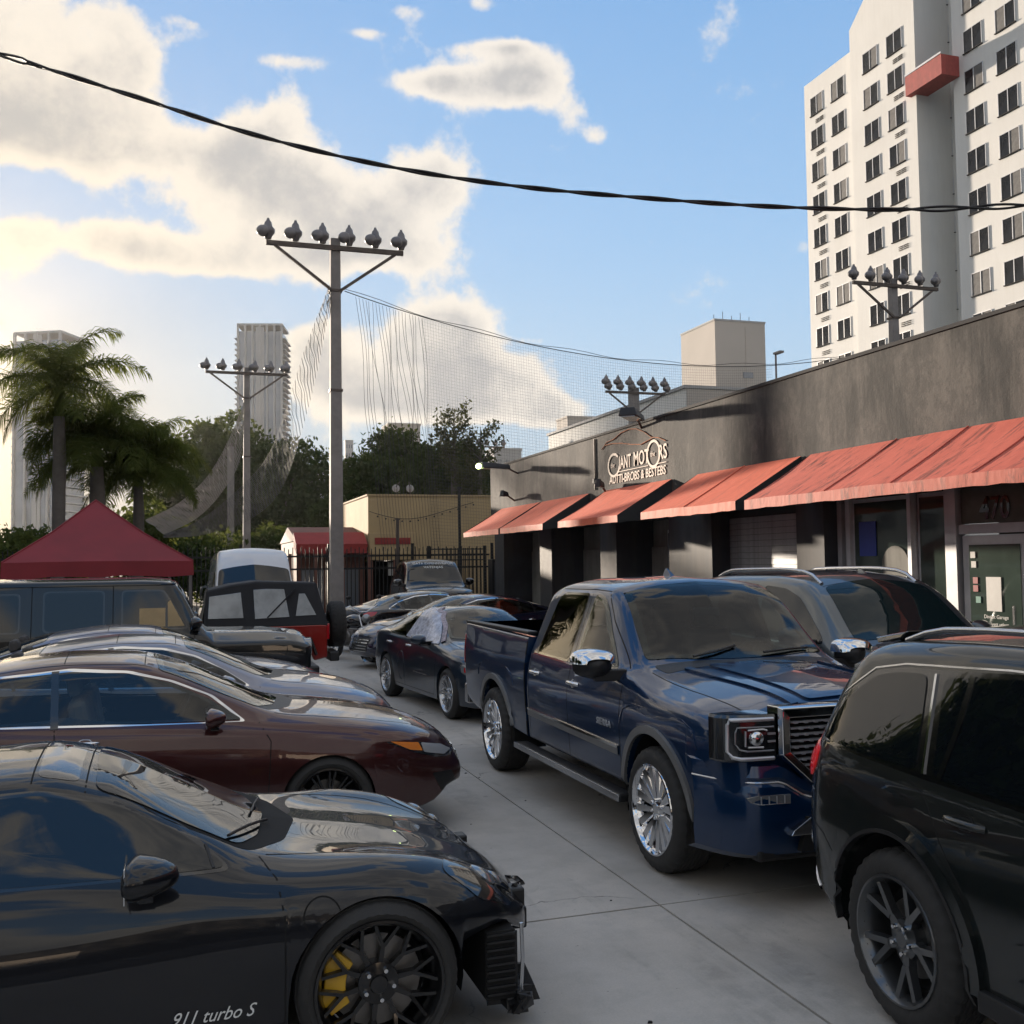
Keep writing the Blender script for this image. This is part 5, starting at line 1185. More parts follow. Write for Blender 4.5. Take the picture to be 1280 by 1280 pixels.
def awning_mat(name, c0, dirty):
    m = bpy.data.materials.new(name); m.use_nodes = True; t = NT(m.node_tree); MATS[name] = m
    b = t.new('ShaderNodeBsdfPrincipled'); o = t.new('ShaderNodeOutputMaterial')
    P = t.new('ShaderNodeNewGeometry').outputs['Position']
    n2 = t.ss(t.noise(t.vscale(P, .7, 3.0, .7), 2.0, 8, .72, .4), .50, .68); n3 = t.noise(P, 7, 6, .6)
    c = t.mix(n3, tuple(x*.82 for x in c0), tuple(min(1, x*1.12) for x in c0)); c = t.mix(t.math('MULTIPLY', n2, dirty), c, (.10, .035, .028))
    t.put(b.inputs['Base Color'], c); b.inputs['Roughness'].default_value = .7
    tr = t.new('ShaderNodeBsdfTranslucent'); t.put(tr.inputs[0], c); mx = t.new('ShaderNodeMixShader'); mx.inputs[0].default_value = .14
    t.l.new(b.outputs[0], mx.inputs[1]); t.l.new(tr.outputs[0], mx.inputs[2]); t.l.new(mx.outputs[0], o.inputs[0])
    bp = t.new('ShaderNodeBump'); bp.inputs['Strength'].default_value = .35; bp.inputs['Distance'].default_value = .03
    t.put(bp.inputs['Height'], t.noise(t.vscale(P, 1, 2.4, 1), 2.0, 3, .5)); t.l.new(bp.outputs[0], b.inputs['Normal'])
awning_mat('awning_red', (.80, .17, .09), .30); awning_mat('awning_worn', (.66, .15, .10), .85)
pmat('white_paint', (.62, .62, .60), .6, var=.08)
pmat('sign_cream', (.66, .56, .46), .7, var=.12, scale=8)
pmat('sign_orange', (.42, .15, .06), .7, var=.3, scale=6)
pmat('apt_wall', (.68, .67, .64), .8, var=.05, scale=.15, streak=.10, scol=(.45, .42, .36))
pmat('apt_glass', (.012, .014, .018), .08, 0, var=.5, scale=.35, ior=1.35)
pmat('curtain', (.13, .125, .12), .8, var=.2)
pmat('balcony_red', (.34, .055, .045), .7, streak=.4, scol=(.20, .03, .03))
pmat('tower_conc', (.44, .40, .36), .85, var=.08, scale=.05)
pmat('tower_light', (.36, .36, .36), .8, var=.06, scale=.05)
pmat('tower_glass', (.20, .22, .25), .25, .3, var=.2, scale=.1)
pmat('yellow_wall', (.44, .32, .17), .85, var=.07, scale=1, bump=.2)
pmat('maroon_cloth', (.26, .025, .022), .75)
pmat('tent_cloth', (.20, .012, .020), .65, var=.10, scale=1.5)
pmat('pole_conc', (.22, .20, .19), .8, var=.12, scale=3)
pmat('steel_brown', (.085, .065, .055), .6, .3)
pmat('lamp_metal', (.16, .15, .155), .4, .5)
pmat('net_cord', (.045, .045, .048), .8, var=0)
pmat('net_mid', (.10, .10, .10), .8, var=0)
pmat('net_pale', (.24, .22, .20), .8, var=0)
pmat('cable_black', (.010, .009, .010), .6, var=0)
pmat('fence_black', (.012, .012, .013), .55, .3, var=0)
pmat('roof_tile', (.16, .07, .05), .8)
pmat('bark', (.12, .10, .085), .9, bump=.6, bscale=12)
pmat('palm_trunk', (.10, .088, .078), .85, var=.15, scale=4)
pmat('blue_sign', (.03, .06, .35), .4); pmat('poster_red', (.30, .02, .03), .5); pmat('green_sticker', (.05, .25, .20), .5)
pmat('lamp_lit', (.8, .9, .5), .4, emit=(.75, 1.0, .35), es=2.2)
def leaf_mat(name, c1, c2, tl=.35):
    m = bpy.data.materials.new(name); m.use_nodes = True; t = NT(m.node_tree); MATS[name] = m
    o = t.new('ShaderNodeOutputMaterial'); d = t.new('ShaderNodeBsdfDiffuse'); tr = t.new('ShaderNodeBsdfTranslucent'); mx = t.new('ShaderNodeMixShader'); mx.inputs[0].default_value = tl
    P = t.new('ShaderNodeNewGeometry'); c = t.mix(t.math('FRACT', t.math('MULTIPLY', P.outputs['Random Per Island'], 7.3)), c1, c2)
    t.put(d.inputs[0], c); t.put(tr.inputs[0], t.mix(.5, c, (.16, .17, .03))); t.l.new(d.outputs[0], mx.inputs[1]); t.l.new(tr.outputs[0], mx.inputs[2]); t.l.new(mx.outputs[0], o.inputs[0])
leaf_mat('leaf_dark', (.022, .042, .014), (.050, .075, .026)); leaf_mat('leaf_mid', (.04, .06, .02), (.08, .10, .035)); leaf_mat('leaf_palm', (.05, .075, .02), (.10, .12, .035), .55); leaf_mat('leaf_wispy', (.06, .065, .035), (.10, .10, .05))
# ------------------------------------------------------------------ ground
gr = MB(); gr.add([(-900, -400, -.03), (1200, -400, -.03), (1200, 1600, -.03), (-900, 1600, -.03)], [(0, 1, 2, 3)])
tag(gr.build('ground', 'dirt'), kind='structure')
st = MB(); st.add([(-60, -60, -.022), (60, -60, -.022), (60, 31, -.022), (-60, 31, -.022)], [(0, 1, 2, 3)]); tag(st.build('asphalt_yard', 'asphalt'), kind='structure')
pav = MB(); pav.add([(-14, .28, -.012), (9.3, .28, -.012), (9.3, 34, -.012), (-14, 34, -.012)], [(0, 1, 2, 3)])
pv = tag(pav.build('pavement', 'seam'), kind='structure')
xs = [-13.9, -8.0, -2.6, 2.82, 9.28]; ys = [.28, 5.76, 11.3, 16.8, 22.3, 27.8, 33.9]
for i in range(4):
    for j in range(6):
        g = .007; dz = random.uniform(-.0015, .0015); b = MB(); b.box(((xs[i]+xs[i+1])/2, (ys[j]+ys[j+1])/2, -.05+dz), (xs[i+1]-xs[i]-2*g, ys[j+1]-ys[j]-2*g, .1)); b.build('slab', 'concrete', pv)
lit = MB(); random.seed(5)
for k in range(40):
    x, y, r = random.uniform(-1, 3), random.uniform(2.5, 14), random.uniform(.006, .02); a = random.random()*3
    lit.hexa([(x+r*cos(a+q*pi/2)*(1 if z_ == 0 else .6), y+.6*r*sin(a+q*pi/2), z_) for z_ in (.0, r*.4) for q in range(4)])
tag(lit.build('loose_grit', 'seam'), kind='stuff')
# ------------------------------------------------------------------ shop building
XB = 9.3
sb = thing('shop_building', 'long low shop building with dark stained stucco wall above the awnings', 'shop building', (XB, 18, 0))
def L(x, y, z): return (x-XB, y-18, z)
def sbox(name, x0, x1, y0, y1, z0, z1, mat, parent=None, bevel=0):
    b = MB(); b.box(((x0+x1)/2-XB, (y0+y1)/2-18, (z0+z1)/2), (x1-x0, y1-y0, z1-z0)); return b.build(name, mat, parent or sb, bevel=bevel)
ZR = 4.97
sbox('upper_wall', XB, XB+.3, -9, 30.2, 2.98, ZR, 'stained_stucco')
sbox('end_wall', XB+.3, 24, 29.9, 30.2, 0, ZR-.002, 'stained_stucco'); sbox('near_end_wall', XB+.3, 24, -9, -8.7, 0, ZR-.002, 'stained_stucco')
sbox('roof', XB+.3, 24, -8.7, 29.9, 4.5, 4.7, 'soffit'); sbox('parapet_cap', XB-.025, XB+.33, -9.02, 30.22, ZR, ZR+.05, 'soffit')
sbox('roof_edge', XB+1.6, XB+2.0, 12, 16.5, 4.75, 5.14, 'white_paint')
sbox('soffit', XB+.3, XB+1.6, -8.7, 29.9, 2.98, 3.03, 'soffit')
sbox('back_wall', XB+.95, XB+1.1, 13.2, 29.9, 0, 2.98, 'recess_wall')
for y0, y1 in ((13.2,13.92),(16.6,18.3),(20.85,21.75),(24.95,25.85),(29.0,29.9)): sbox('pier', XB+.02, XB+.93, y0, y1, 0, 2.98, 'dark_pier')
# bay joinery: door leaves and dark glass in the recesses
for y0, y1, mt in ((18.35,20.0,'shop_glass'),(21.8,23.4,'shop_glass'),(25.9,27.4,'shop_glass')):
    o = sbox('shop_window', XB+.86, XB+.93, y0, y1, .35, 2.75, 'frame_alu'); sbox('pane', XB+.84, XB+.857, y0+.06, y1-.06, .42, 2.68, mt, o)
for y0, y1 in ((20.05,20.8),(23.6,24.85),(27.6,28.9)):
    o = sbox('door', XB+.86, XB+.93, y0, y1, .02, 2.4, 'recess_wall', bevel=.01); sbox('handle', XB+.80, XB+.855, y0+.08, y0+.11, 1.0, 1.25, 'dull_chrome', o)
sbox('poster', XB+.828, XB+.838, 18.9, 19.5, 1.5, 2.5, 'poster_red')
# roller shutter
sh = sbox('shutter', XB+.40, XB+.44, 13.92, 16.6, 0, 2.98, 'soffit')
b = MB(); b.prism([(-.055,-.05),(-.012,-.048),(0,-.02),(-.012,.035),(-.05,.05)][::-1], (0, -1.33, 0), (1, 0, 0), (0, 0, 1), (0, 2.66, 0)); slat_me = None
for k in range(27):
    if slat_me is None: o = b.build('slat', 'shutter_metal', sh); slat_me = o
    else: o = slat_me.copy(); COL.objects.link(o)
    o.location = (.44, 15.26-18, .06+k*.105)
# glazed shopfront at the near end
XG = XB+.32
sbox('sill', XG-.05, XG+.12, -6, 13.2, 0, .16, 'dark_pier'); sbox('inner_wall', XG+3.0, XG+3.1, -6, 13.2, 0, 2.98, 'recess_wall'); sbox('inner_ceiling', XG+.12, XG+3, -6, 13.2, 2.90, 2.975, 'soffit')
for y0, y1 in ((11.62,12.9),(10.92,11.50),(7.0,9.25),(4.6,6.9),(2.2,4.5)):
    o = sbox('shop_window', XG, XG+.05, y0, y1, .2, 2.96, 'frame_alu')
    o2 = sbox('pane', XG-.012, XG-.004, y0+.05, y1-.05, .26, 2.90, 'shop_glass', o)
for y in (13.15, 12.95): sbox('mullion', XG-.06, XG+.06, y-.05, y+.05, .16, 2.975, 'frame_alu')
for y, w_ in ((11.56,.07),(10.78,.20),(9.42,.22),(6.95,.08),(4.55,.08)): sbox('post', XG-.10, XG+.04, y-w_/2, y+w_/2, .0, 2.976, 'frame_alu')
dr = sbox('door', XG-.05, XG-.01, 9.56, 10.62, .03, 2.36, 'frame_alu'); sbox('pane', XG-.065, XG-.055, 9.68, 10.50, .22, 2.24, 'shop_glass', dr); sbox('handle', XG-.12, XG-.09, 9.74, 9.77, .95, 1.5, 'dull_chrome', dr)
sbox('door_header', XG-.07, XG+.02, 9.54, 10.66, 2.38, 2.50, 'frame_alu'); tw = sbox('transom_window', XG-.02, XG, 9.54, 10.66, 2.51, 2.97, 'transom_glass')
t4 = text_obj('house_number', '470', .40, 'gloss_black', sb, L(XG-.035, 10.08, 2.56), (pi/2, 0, -pi/2), .004, .82, 0, 'CENTER', .006)
pp = sbox('notice', XG-.075, XG-.068, 9.98, 10.22, 1.42, 1.84, 'white_paint', dr)
for k, (y, z, mt) in enumerate(((10.43,2.12,'white_paint'),(10.42,2.00,'white_paint'),(10.40,1.80,'poster_red'),(10.40,1.70,'poster_red'),(10.36,1.56,'green_sticker'))): sbox('sticker', XG-.074, XG-.067, y-.04, y+.04, z-.045, z+.035, mt, dr)
text_obj('door_lettering', 'Dineot Garuge', .065, 'white_ink', sb, L(XG-.07, 10.08, 1.33), (pi/2, 0, -pi/2), .001); text_obj('door_lettering', 'rerviyett utlom', .065, 'white_ink', sb, L(XG-.07, 10.08, 1.24), (pi/2, 0, -pi/2), .001)
sbox('blue_sign', XG-.03, XG-.02, 12.35, 12.72, 2.12, 2.62, 'blue_sign')
b = MB(); b.lathe([(0,0),(.28,0),(.28,.008),(0,.008)], 24, 'x', L(XG-.028, 11.95, 1.98)); b.build('round_decal', 'recess_wall', sb)
b = MB(); b.tube([L(XB-.02, 21.9, 4.93), L(XB-.02, 21.9, 3.75)], .018, 6); b.build('conduit', 'steel_brown', sb)
for y, z in ((21.9, 3.95),): b = MB(); b.box(L(XB-.03, y, z), (.07, .12, .12)); b.build('junction_box', 'dark_pier', sb, bevel=.008)
# ------------------------------------------------------------------ awnings
def awning(y0, y1, label, mt, seams=(), z0=3.69, zo=2.98, zv=2.84, xo=8.1, sag=.03):
    t = thing('awning', label, 'awning', (XB, (y0+y1)/2, z0), 0, 'red awnings along the shop wall')
    def P(u, v): # v 0 wall .. 1 outer edge
        y = y0+(y1-y0)*u; s_ = sag*sin(pi*v)*(.6+.4*sin(9*u+y0)); w_ = .006*sin(3.1*(y1-y0)*u+y0)*v
        return (XB-.02-(XB-.02-xo)*v-XB, y-(y0+y1)/2, z0+(zo-z0)*v-s_+w_-z0)
    NU = max(8, int((y1-y0)*5)); vs = [P(i/NU, j/6) for i in range(NU+1) for j in range(7)]
    c = MB(); c.add(vs, [(i*7+j, (i+1)*7+j, (i+1)*7+j+1, i*7+j+1) for i in range(NU) for j in range(6)])
    cn = c.build('canopy', mt, t, smooth=60, fix=False)
    v = MB(); vs = []
    for i in range(NU+1):
        p = P(i/NU, 1); wz = random.uniform(-.008, .008); vs += [(p[0]-.004, p[1], p[2]), (p[0]-.004+random.uniform(-.008, .008), p[1], zv-z0+wz)]
    v.add(vs, [(i*2, i*2+1, i*2+3, i*2+2) for i in range(NU)]); v.build('valance', mt, t, smooth=60, fix=False)
    for y in (y0, y1):
        e = MB(); yy = y-(y0+y1)/2; e.add([(-.02, yy, 0), (xo-XB, yy, zo-z0), (xo-XB, yy, zv-z0), (-.02, yy, zv-z0+.1)], [(0, 1, 2, 3)]); e.build('side_panel', 'soffit' if mt == 'awning_red' else 'soffit', t, fix=False)
    for q in seams:
        s_ = MB(); pth = [Vector(P(q, j/8))+Vector((0, 0, .006)) for j in range(9)]; s_.tube(pth, .012, 6); s_.build('seam_ridge', mt, t)
    f = MB(); f.tube([(xo+.02-XB, y0-(y0+y1)/2, zo-.03-z0), (xo+.02-XB, y1-(y0+y1)/2, zo-.03-z0)], .018, 6); f.build('front_bar', 'soffit', t)
    n_ = max(2, int((y1-y0)/1.6)+1)
    for k in range(n_):
        yy = y0+.05+(y1-y0-.1)*k/(n_-1)-(y0+y1)/2; r = MB(); r.tube([(-.02, yy, -.03), (xo+.02-XB, yy, zo-.05-z0)], .016, 6); r.build('rib', 'soffit', t)
awning(25.65, 29.05, 'farthest red awning, by the yellow wall end of the shop', 'awning_red')
awning(22.25, 25.50, 'second farthest red awning, left of the painted shop sign', 'awning_red')
awning(18.05, 21.25, 'bright red awning directly under the painted shop sign', 'awning_red')
awning(13.68, 17.0, 'red awning above the roller shutter', 'awning_red', (.5,))
awning(-3.0, 13.42, 'long faded red awning over the glass shopfront at right', 'awning_worn', (.72, .80, .88, .6, .5), sag=.06)
# ------------------------------------------------------------------ painted sign
sg_ = thing('shop_sign', 'painted shop sign of cream letters under a car outline', 'sign', (XB-.012, 19.7, 3.9))
def sgt(name, s, size, y, z, mat='sign_cream', xs=1, bold=0, shear=0): return text_obj(name, s, size, mat, sg_, (0, y-19.7, z-3.9), (pi/2, 0, -pi/2), .003, xs, shear, 'LEFT', bold)
def ring(name, y, z, ry, rz, w, mat='sign_cream', a0=0, a1=2*pi):
    b = MB(); N = 40; vs = []
    for i in range(N+1):
        a = a0+(a1-a0)*i/N
        for k in (1, 1-w/ry): vs += [(-.004, y-19.7-ry*k*cos(a), z-3.9+rz*(1-(1-k)*ry/rz)*sin(a)), (.003, y-19.7-ry*k*cos(a), z-3.9+rz*(1-(1-k)*ry/rz)*sin(a))]
    b.add(vs, [(i*4, i*4+4, i*4+6, i*4+2) for i in range(N)]+[(i*4, i*4+1, i*4+5, i*4+4) for i in range(N)]); b.build(name, mat, sg_)
def fit(o, px0, px1):
    ya, yb = at_x(px0, 580, XB).y, at_x(px1, 580, XB).y; w = max(v.co.x for v in o.data.vertices)-min(v.co.x for v in o.data.vertices)
    o.location.y = ya-19.7; o.scale.x = (ya-yb)/w
YG = (at_x(762, 578, XB).y+at_x(774, 578, XB).y)/2; YO = (at_x(811.5, 566, XB).y+at_x(823.5, 566, XB).y)/2
ring('letter_ring', YG, 4.22, .33, .27, .055, a0=.75, a1=2*pi-.2); ring('letter_ring', YO, 4.27, .31, .29, .055)
sgt('lettering', 'the', .16, YG+.17, 4.17); sgt('lettering', 'the', .16, YO+.14, 4.22)
fit(sgt('lettering', 'IANT', .40, 20, 4.11, bold=.005), 774.5, 789); fit(sgt('lettering', 'MOT', .42, 20, 4.11, bold=.005), 792.5, 811.5); fit(sgt('lettering', 'RS', .42, 20, 4.13, bold=.005), 823.5, 834)
fit(sgt('lettering', 'AUTTI-BROBS & BESTEBS', .26, 20, 3.815, shear=.12, bold=.003), 762, 833)
for ya, yb in ((at_x(774, 580, XB).y, at_x(811, 580, XB).y), (at_x(823, 580, XB).y, at_x(834, 580, XB).y)): u = MB(); u.box((-.004, (ya+yb)/2-19.7, 4.05-3.9), (.006, ya-yb, .016)); u.build('underline', 'sign_cream', sg_)
car_ = [at_x(x, y, XB) for x, y in ((753,562),(759,553),(768,549),(777,541),(787,536.5),(796,536),(806,540),(815,546.5),(824,547),(833,551))]
b = MB(); b.tube([(-.002, q.y-19.7, q.z-3.9) for q in car_], .010, 5); b.build('car_outline', 'sign_orange', sg_)
car_ = [at_x(x, y, XB) for x, y in ((757,557),(766,554.5),(778,554),(790,555.5),(802,555.5),(810,551),(816,548))]
b = MB(); b.tube([(-.003, q.y-19.7, q.z-3.9) for q in car_], .010, 5); b.build('car_outline', 'sign_orange', sg_)
# ------------------------------------------------------------------ wall floodlights
def flood(p, L_, head, yaw, label, lit=False, w=.22):
    t = thing('floodlight', label, 'floodlight', p, yaw)
    b = MB(); b.tube([(0, 0, -.15), (-.25, 0, -.05), (-.35, 0, .0)], .025, 8); b.build('arm', 'steel_brown', t)
    b = MB(); b.hexa([(-.30-L_,-w*.8,-.05),(-.30,-w*.6,-.05),(-.30,w*.6,-.05),(-.30-L_,w*.8,-.05),(-.28-L_,-w*.6,.12),(-.32,-w*.5,.07),(-.32,w*.5,.07),(-.28-L_,w*.6,.12)]); h = b.build('lamp_head', head, t, bevel=.02)
    b = MB(); b.box((-.36-L_*.5, 0, -.056), (L_*.8, w*1.2, .012)); b.build('lens', 'lamp_glass', h)
    if lit: b = MB(); b.sphere((-.33-L_, 0, .0), (.07, .11, .08)); b.build('bulb', 'lamp_lit', h, smooth=60)
flood((XB, 27.6, 4.78), .95, 'dark_pier', .25, 'long dark floodlight with a glowing green tip at the far wall end', True, .24)
flood((XB, 19.4, 5.02), .95, 'dark_pier', .9, 'dark floodlight on the parapet above the painted sign', False, .24)
flood((XB, 21.3, 3.78), .45, 'dark_pier', .9, 'small dark spotlight at the left of the sign lettering', False, .09)
flood((XB, 27.9, 4.02), .30, 'dark_pier', .6, 'small dark spotlight over the farthest awning', False, .09)
# ------------------------------------------------------------------ apartment block
ap = thing('apartment_block', 'tall white apartment block with many windows and a red balcony, upper right', 'apartment block', (50, 60, 0))
def abox(name, x0, x1, y0, y1, z0, z1, mat, parent=None):
    b = MB(); b.box(((x0+x1)/2-50, (y0+y1)/2-60, (z0+z1)/2), (x1-x0, y1-y0, z1-z0)); return b.build(name, mat, parent or ap)
YA0, YA1 = at_x(1070, 60, 50.6).y, at_x(1005, 110, 50.6).y
YB0 = at_x(1148, 200, 50).y; YC1 = at_x(1195, 200, 51).y
abox('wall', 50.6, 66, YA0-.5, YA1, 0, 42, 'apt_wall')
b = MB(); b.prism([(YB0-60, 0), (YA0-60, 0), (YA0-60, 43.2), (YA0-60-3.6, 46.2), (YB0-60, 46.2)], (0, 0, 0), (0, 1, 0), (0, 0, 1), (16, 0, 0)); b.build('wall', 'apt_wall', ap)
abox('wall', 53, 66, YC1-2, YB0, 0, 45.8, 'apt_wall'); abox('wall', 51, 66, 34, YC1, 0, 46, 'apt_wall')
fr = MB(); fr.box((.06, 0, 0), (.10, 1.86, 1.86)); fr.box((-.03, 0, -.96), (.14, 2.0, .07)); frame_me = fr.mesh('window'); frame_me.materials.append(M('matte_black'))
fr2 = MB(); 
for a_, s_ in (((0, -.93, 0), (.06, .05, 1.9)), ((0, .93, 0), (.06, .05, 1.9)), ((0, 0, .93), (.06, 1.9, .05)), ((0, 0, -.93), (.06, 1.9, .05)), ((-.01, 0, 0), (.05, .06, 1.84))): fr2.box(a_, s_)
frm_me = fr2.mesh('frame'); frm_me.materials.append(M('frame_alu'))
pm = MB(); pm.box((0, 0, 0), (.02, .86, 1.80)); pane_me = pm.mesh('pane'); pane_me.materials.append(M('apt_glass'))
cm = MB(); cm.box((0, 0, 0), (.02, .86, 1.80)); cur_me = cm.mesh('pane'); cur_me.materials.append(M('curtain'))
lm = MB()
for k in range(3): lm.box((-.04, -.28, -.13+k*.13), (.08, .46, .035)); lm.box((-.04, .28, -.13+k*.13), (.08, .46, .035))
louv_me = lm.mesh('louvre'); louv_me.materials.append(M('curtain'))
random.seed(21)
def awin(X, y, z, sc_=1.0):
    w = bpy.data.objects.new('window', frame_me); COL.objects.link(w); w.parent = ap; w.location = (X-50-.02, y-60, z); w.scale = (1, sc_*.88, sc_*.82)
    o = bpy.data.objects.new('frame', frm_me); COL.objects.link(o); o.parent = w; o.location = (-.01, 0, 0)
    for s_ in (-1, 1):
        p = bpy.data.objects.new('pane', cur_me if random.random() < .22 else pane_me); COL.objects.link(p); p.parent = w; p.location = (0.0, s_*.46, 0)
cols = [(50.6, (1014,1032), 0, 12), (50.6, (1040.5,1059), 0, 12), (50, (1082,1101), 0, 13), (50, (1112,1133), 0, 14), (53, (1176,1190), 0, 14), (51, (1210,1233), 0, 15), (51, (1250,1277), 0, 15), (51, (1296,1325), 0, 15)]
for X, (xa, xb), _, nr in cols:
    ya, yb = at_x(xa, 200, X).y, at_x(xb, 200, X).y; yc = (ya+yb)/2
    for r in range(-1, nr):
        z = 39.75-2.78*r
        if z < 5 or (r < 0 and X in (50.6, 50)): continue
        awin(X, yc, z, 1.0 if X != 53 else .8)
        if xa in (1014, 1112) and r < nr:
            o = bpy.data.objects.new('louvre', louv_me); COL.objects.link(o); o.parent = ap; o.location = (X-50, yc-.35-60, z-1.42)
bal = abox('balcony', 49.5, 51.0, YC1-.6, YB0+.5, 34.9, 36.3, 'balcony_red'); abox('railing', 49.45, 49.52, YC1-.6, YB0+.5, 36.32, 36.45, 'frame_alu', bal)
# ------------------------------------------------------------------ far towers and blocks
def block(name, label, X0, X1, Y0, Y1, Z, mat, cat='building', extra=None):
    t = thing(name, label, cat, ((X0+X1)/2, (Y0+Y1)/2, 0)); b = MB(); b.box((0, 0, Z/2), (X1-X0, Y1-Y0, Z)); b.build('wall', mat, t)
    if extra: extra(t, X1-X0, Y1-Y0, Z)
    return t
def pt(px, depth):
    lat = (px-640)/FPX*depth; return lat*cos(YAW)+depth*sin(YAW), -lat*sin(YAW)+depth*cos(YAW)
def bits_grey(t, w, d, Z):
    b = MB(); b.box((-w/2+6.2, -d/2+.55, Z/2-.4), (.9, 1.3, Z-.8)); b.build('stair_slot', 'tower_conc', t)
    for k in range(8): b = MB(); b.box((-w/2+6.1, -d/2-.115, Z-9-k*2.9), (1.9, .05, 1.0)); b.build('window', 'tower_glass', t)
    for k in range(5): b = MB(); b.tube([(-w/2+1+k*1.7, -d/2+2, Z), (-w/2+1+k*1.7, -d/2+2, Z+1.5+.6*(k % 2))], .05, 5); b.build('antenna', 'steel_brown', t)
    b = MB(); b.box((0, 0, Z+.15), (w+.2, d+.2, .3)); b.build('roof_edge', 'tower_light', t)
block('concrete_tower', 'plain grey concrete tower beyond the shop roof left of the apartment block', 85.7, 95.3, 150, 162, 42, 'tower_conc', 'tower', bits_grey)
def tower(name, label, px, depth, wpx, ytop, yaw, floors, matw, nfin, crown=True, bal=True):
    X, Y = pt(px, depth); w = wpx/FPX*depth; Z = 2.1+(706-ytop)/FPX*depth; t = thing(name, label, 'tower', (X, Y, 0), yaw)
    b = MB(); b.box((0, 0, Z/2-1), (w*.86, w*.8, Z-2)); b.build('core', 'tower_glass', t)
    for k in range(nfin+1): b = MB(); x = -w*.43+w*.86*k/nfin; b.box((x, -w*.40-.2, Z/2), (.5, .7, Z)); b.build('fin', matw, t)
    for k in range(floors):
        z = Z-4-k*(Z-8)/floors
        b = MB(); b.box((0, 0, z), (w*(1.0 if bal else .9), w*.76, .35)); b.build('floor_slab', matw, t)
    b = MB(); b.box((0, -w*.4, Z*.5), (w*.16, .5, Z*.98)); b.build('panel', matw, t)
    if crown: b = MB(); b.box((0, 0, Z), (w*.9, w*.82, .6)); b.build('crown', 'tower_light', t)
tower('high_rise', 'slim high-rise tower with balconies behind the middle light pole', 329, 300, 62, 408, -.25, 40, 'tower_light', 6)
tower('high_rise', 'pale high-rise tower behind the palm trees at far left', 61, 260, 70, 415, -.45, 26, 'tower_light', 4)
for px, dep, wpx, yt, nm, lb, mt in ((436,300,10,550,'tower_block','thin pale tower block just right of the tall pole','tower_light'),(393,180,30,592,'office_block','low grey office block between the trees and tall pole','tower_light'),
    (502,150,40,533,'gabled_building','tan building top showing over the trees behind the net','tower_conc'),(630,120,36,566,'ornate_building','white building roof behind the far lamp pole','tower_light'),(722,150,38,527,'grey_block','grey block at left end of the roofs beyond the shop','tower_conc')):
    X, Y = pt(px, dep); w = wpx/FPX*dep; Z = 2.1+(704-yt)/FPX*dep
    def ex(t, w_, d_, Z_):
        for r in range(3):
            for k in range(3): b = MB(); b.box((-w_*.3+k*w_*.3, -d_/2-.02, Z_-1.6-r*2.6), (w_*.14, .06, 1.1)); b.build('window', 'tower_glass', t)
        b = MB(); b.box((0, 0, Z_+.15), (w_*1.04, d_*1.04, .3)); b.build('roof_edge', mt, t)
    block(nm, lb, X-w/2, X+w/2, Y-w/2, Y+w/2, Z, mt, 'building', ex)
def mid(t, w, d, Z):
    for k in range(5): b = MB(); b.box((-w/2-.03, -d/2+2.0+k*3.3, Z-2.1), (.08, 2.3, 1.5)); b.build('window', 'tower_glass', t)
    b = MB(); b.box((0, -d/2-.05, Z/2), (w-.1, .08, Z-.1)); b.build('end_wall', 'tower_conc', t)
    b = MB(); b.box((0, 0, Z+.1), (w+.3, d+.3, .2)); b.build('roof_edge', 'tower_light', t)
block('white_building', 'long white building seen over the shop roof behind the lamp pole', 32, 36.5, 60, 86, 13.4, 'apt_wall', 'building', mid)
# ------------------------------------------------------------------ floodlight poles
def light_pole(label, px, depth, ztop, half, rows=1, zbar=None, r0=.21, r1=.15, yaw=0.0, nl=6, back=False):
    X, Y = pt(px, depth); t = thing('light_pole', label, 'light pole', (X, Y, 0), yaw, 'sports field light poles')
    b = MB(); b.add([(r0*cx, r0*cy, 0) for cx, cy in ((-1,-1),(1,-1),(1,1),(-1,1))]+[(r1*cx, r1*cy, ztop) for cx, cy in ((-1,-1),(1,-1),(1,1),(-1,1))], [(0,1,5,4),(1,2,6,5),(2,3,7,6),(3,0,4,7),(4,5,6,7)]); b.build('pole', 'pole_conc', t, bevel=.03)
    zb = zbar or ztop-.35
    b = MB(); b.beam((-half, -r1-.06, zb), (half, -r1-.06, zb), .12, .14); b.build('crossbar', 'steel_brown', t)
    for s_ in (-1, 1): b = MB(); b.beam((s_*half*.88, -r1-.06, zb-.06), (s_*.16, -r1-.06, zb-half*.62), .07, .09); b.build('brace', 'steel_brown', t)
    for z in (zb-half*.62, zb-4.5): b = MB(); b.box((0, 0, z), (2*r0*.96, 2*r0*.96, .08)); b.build('band', 'steel_brown', t)
    for k in range(nl):
        x = -half*.97+2*half*.97*k/(nl-1)
        for q in range(rows):
            xx = x+(.18 if q else 0); l = MB(); z = zb+.10+(.28 if (rows == 2 and q == 0) else 0)
            l.lathe([(0,.0),(.10,.02),(.12,.10),(.20,.20),(.21,.30),(.13,.40),(.11,.52),(.05,.60),(.04,.66),(0,.66)], 16, 'z', (xx, -r1-.06, z))
            l.sphere((xx-.17, -r1-.18, z+.22), (.20, .16, .18), 12, 8)
            l.build('lamp', 'lamp_metal', t, smooth=45)
    return X, Y
MX, MY = light_pole('tallest light pole with six lamps, net hanging from it', 420, 32, 12.4, 2.15, zbar=12.05)
light_pole('light pole with six lamps in front of the slim tower', 308, 55, 12.8, 2.15)
light_pole('light pole with double row of lamps over the shop sign', 795, 62, 12.6, 2.0, 2, r0=.3, r1=.26, yaw=0)
light_pole('light pole with six pale lamps before the apartment block', 1125, 43, 13.9, 2.15)
light_pole('far light pole standing above the trees behind the net', 604, 95, 13.2, 2.1, yaw=0)
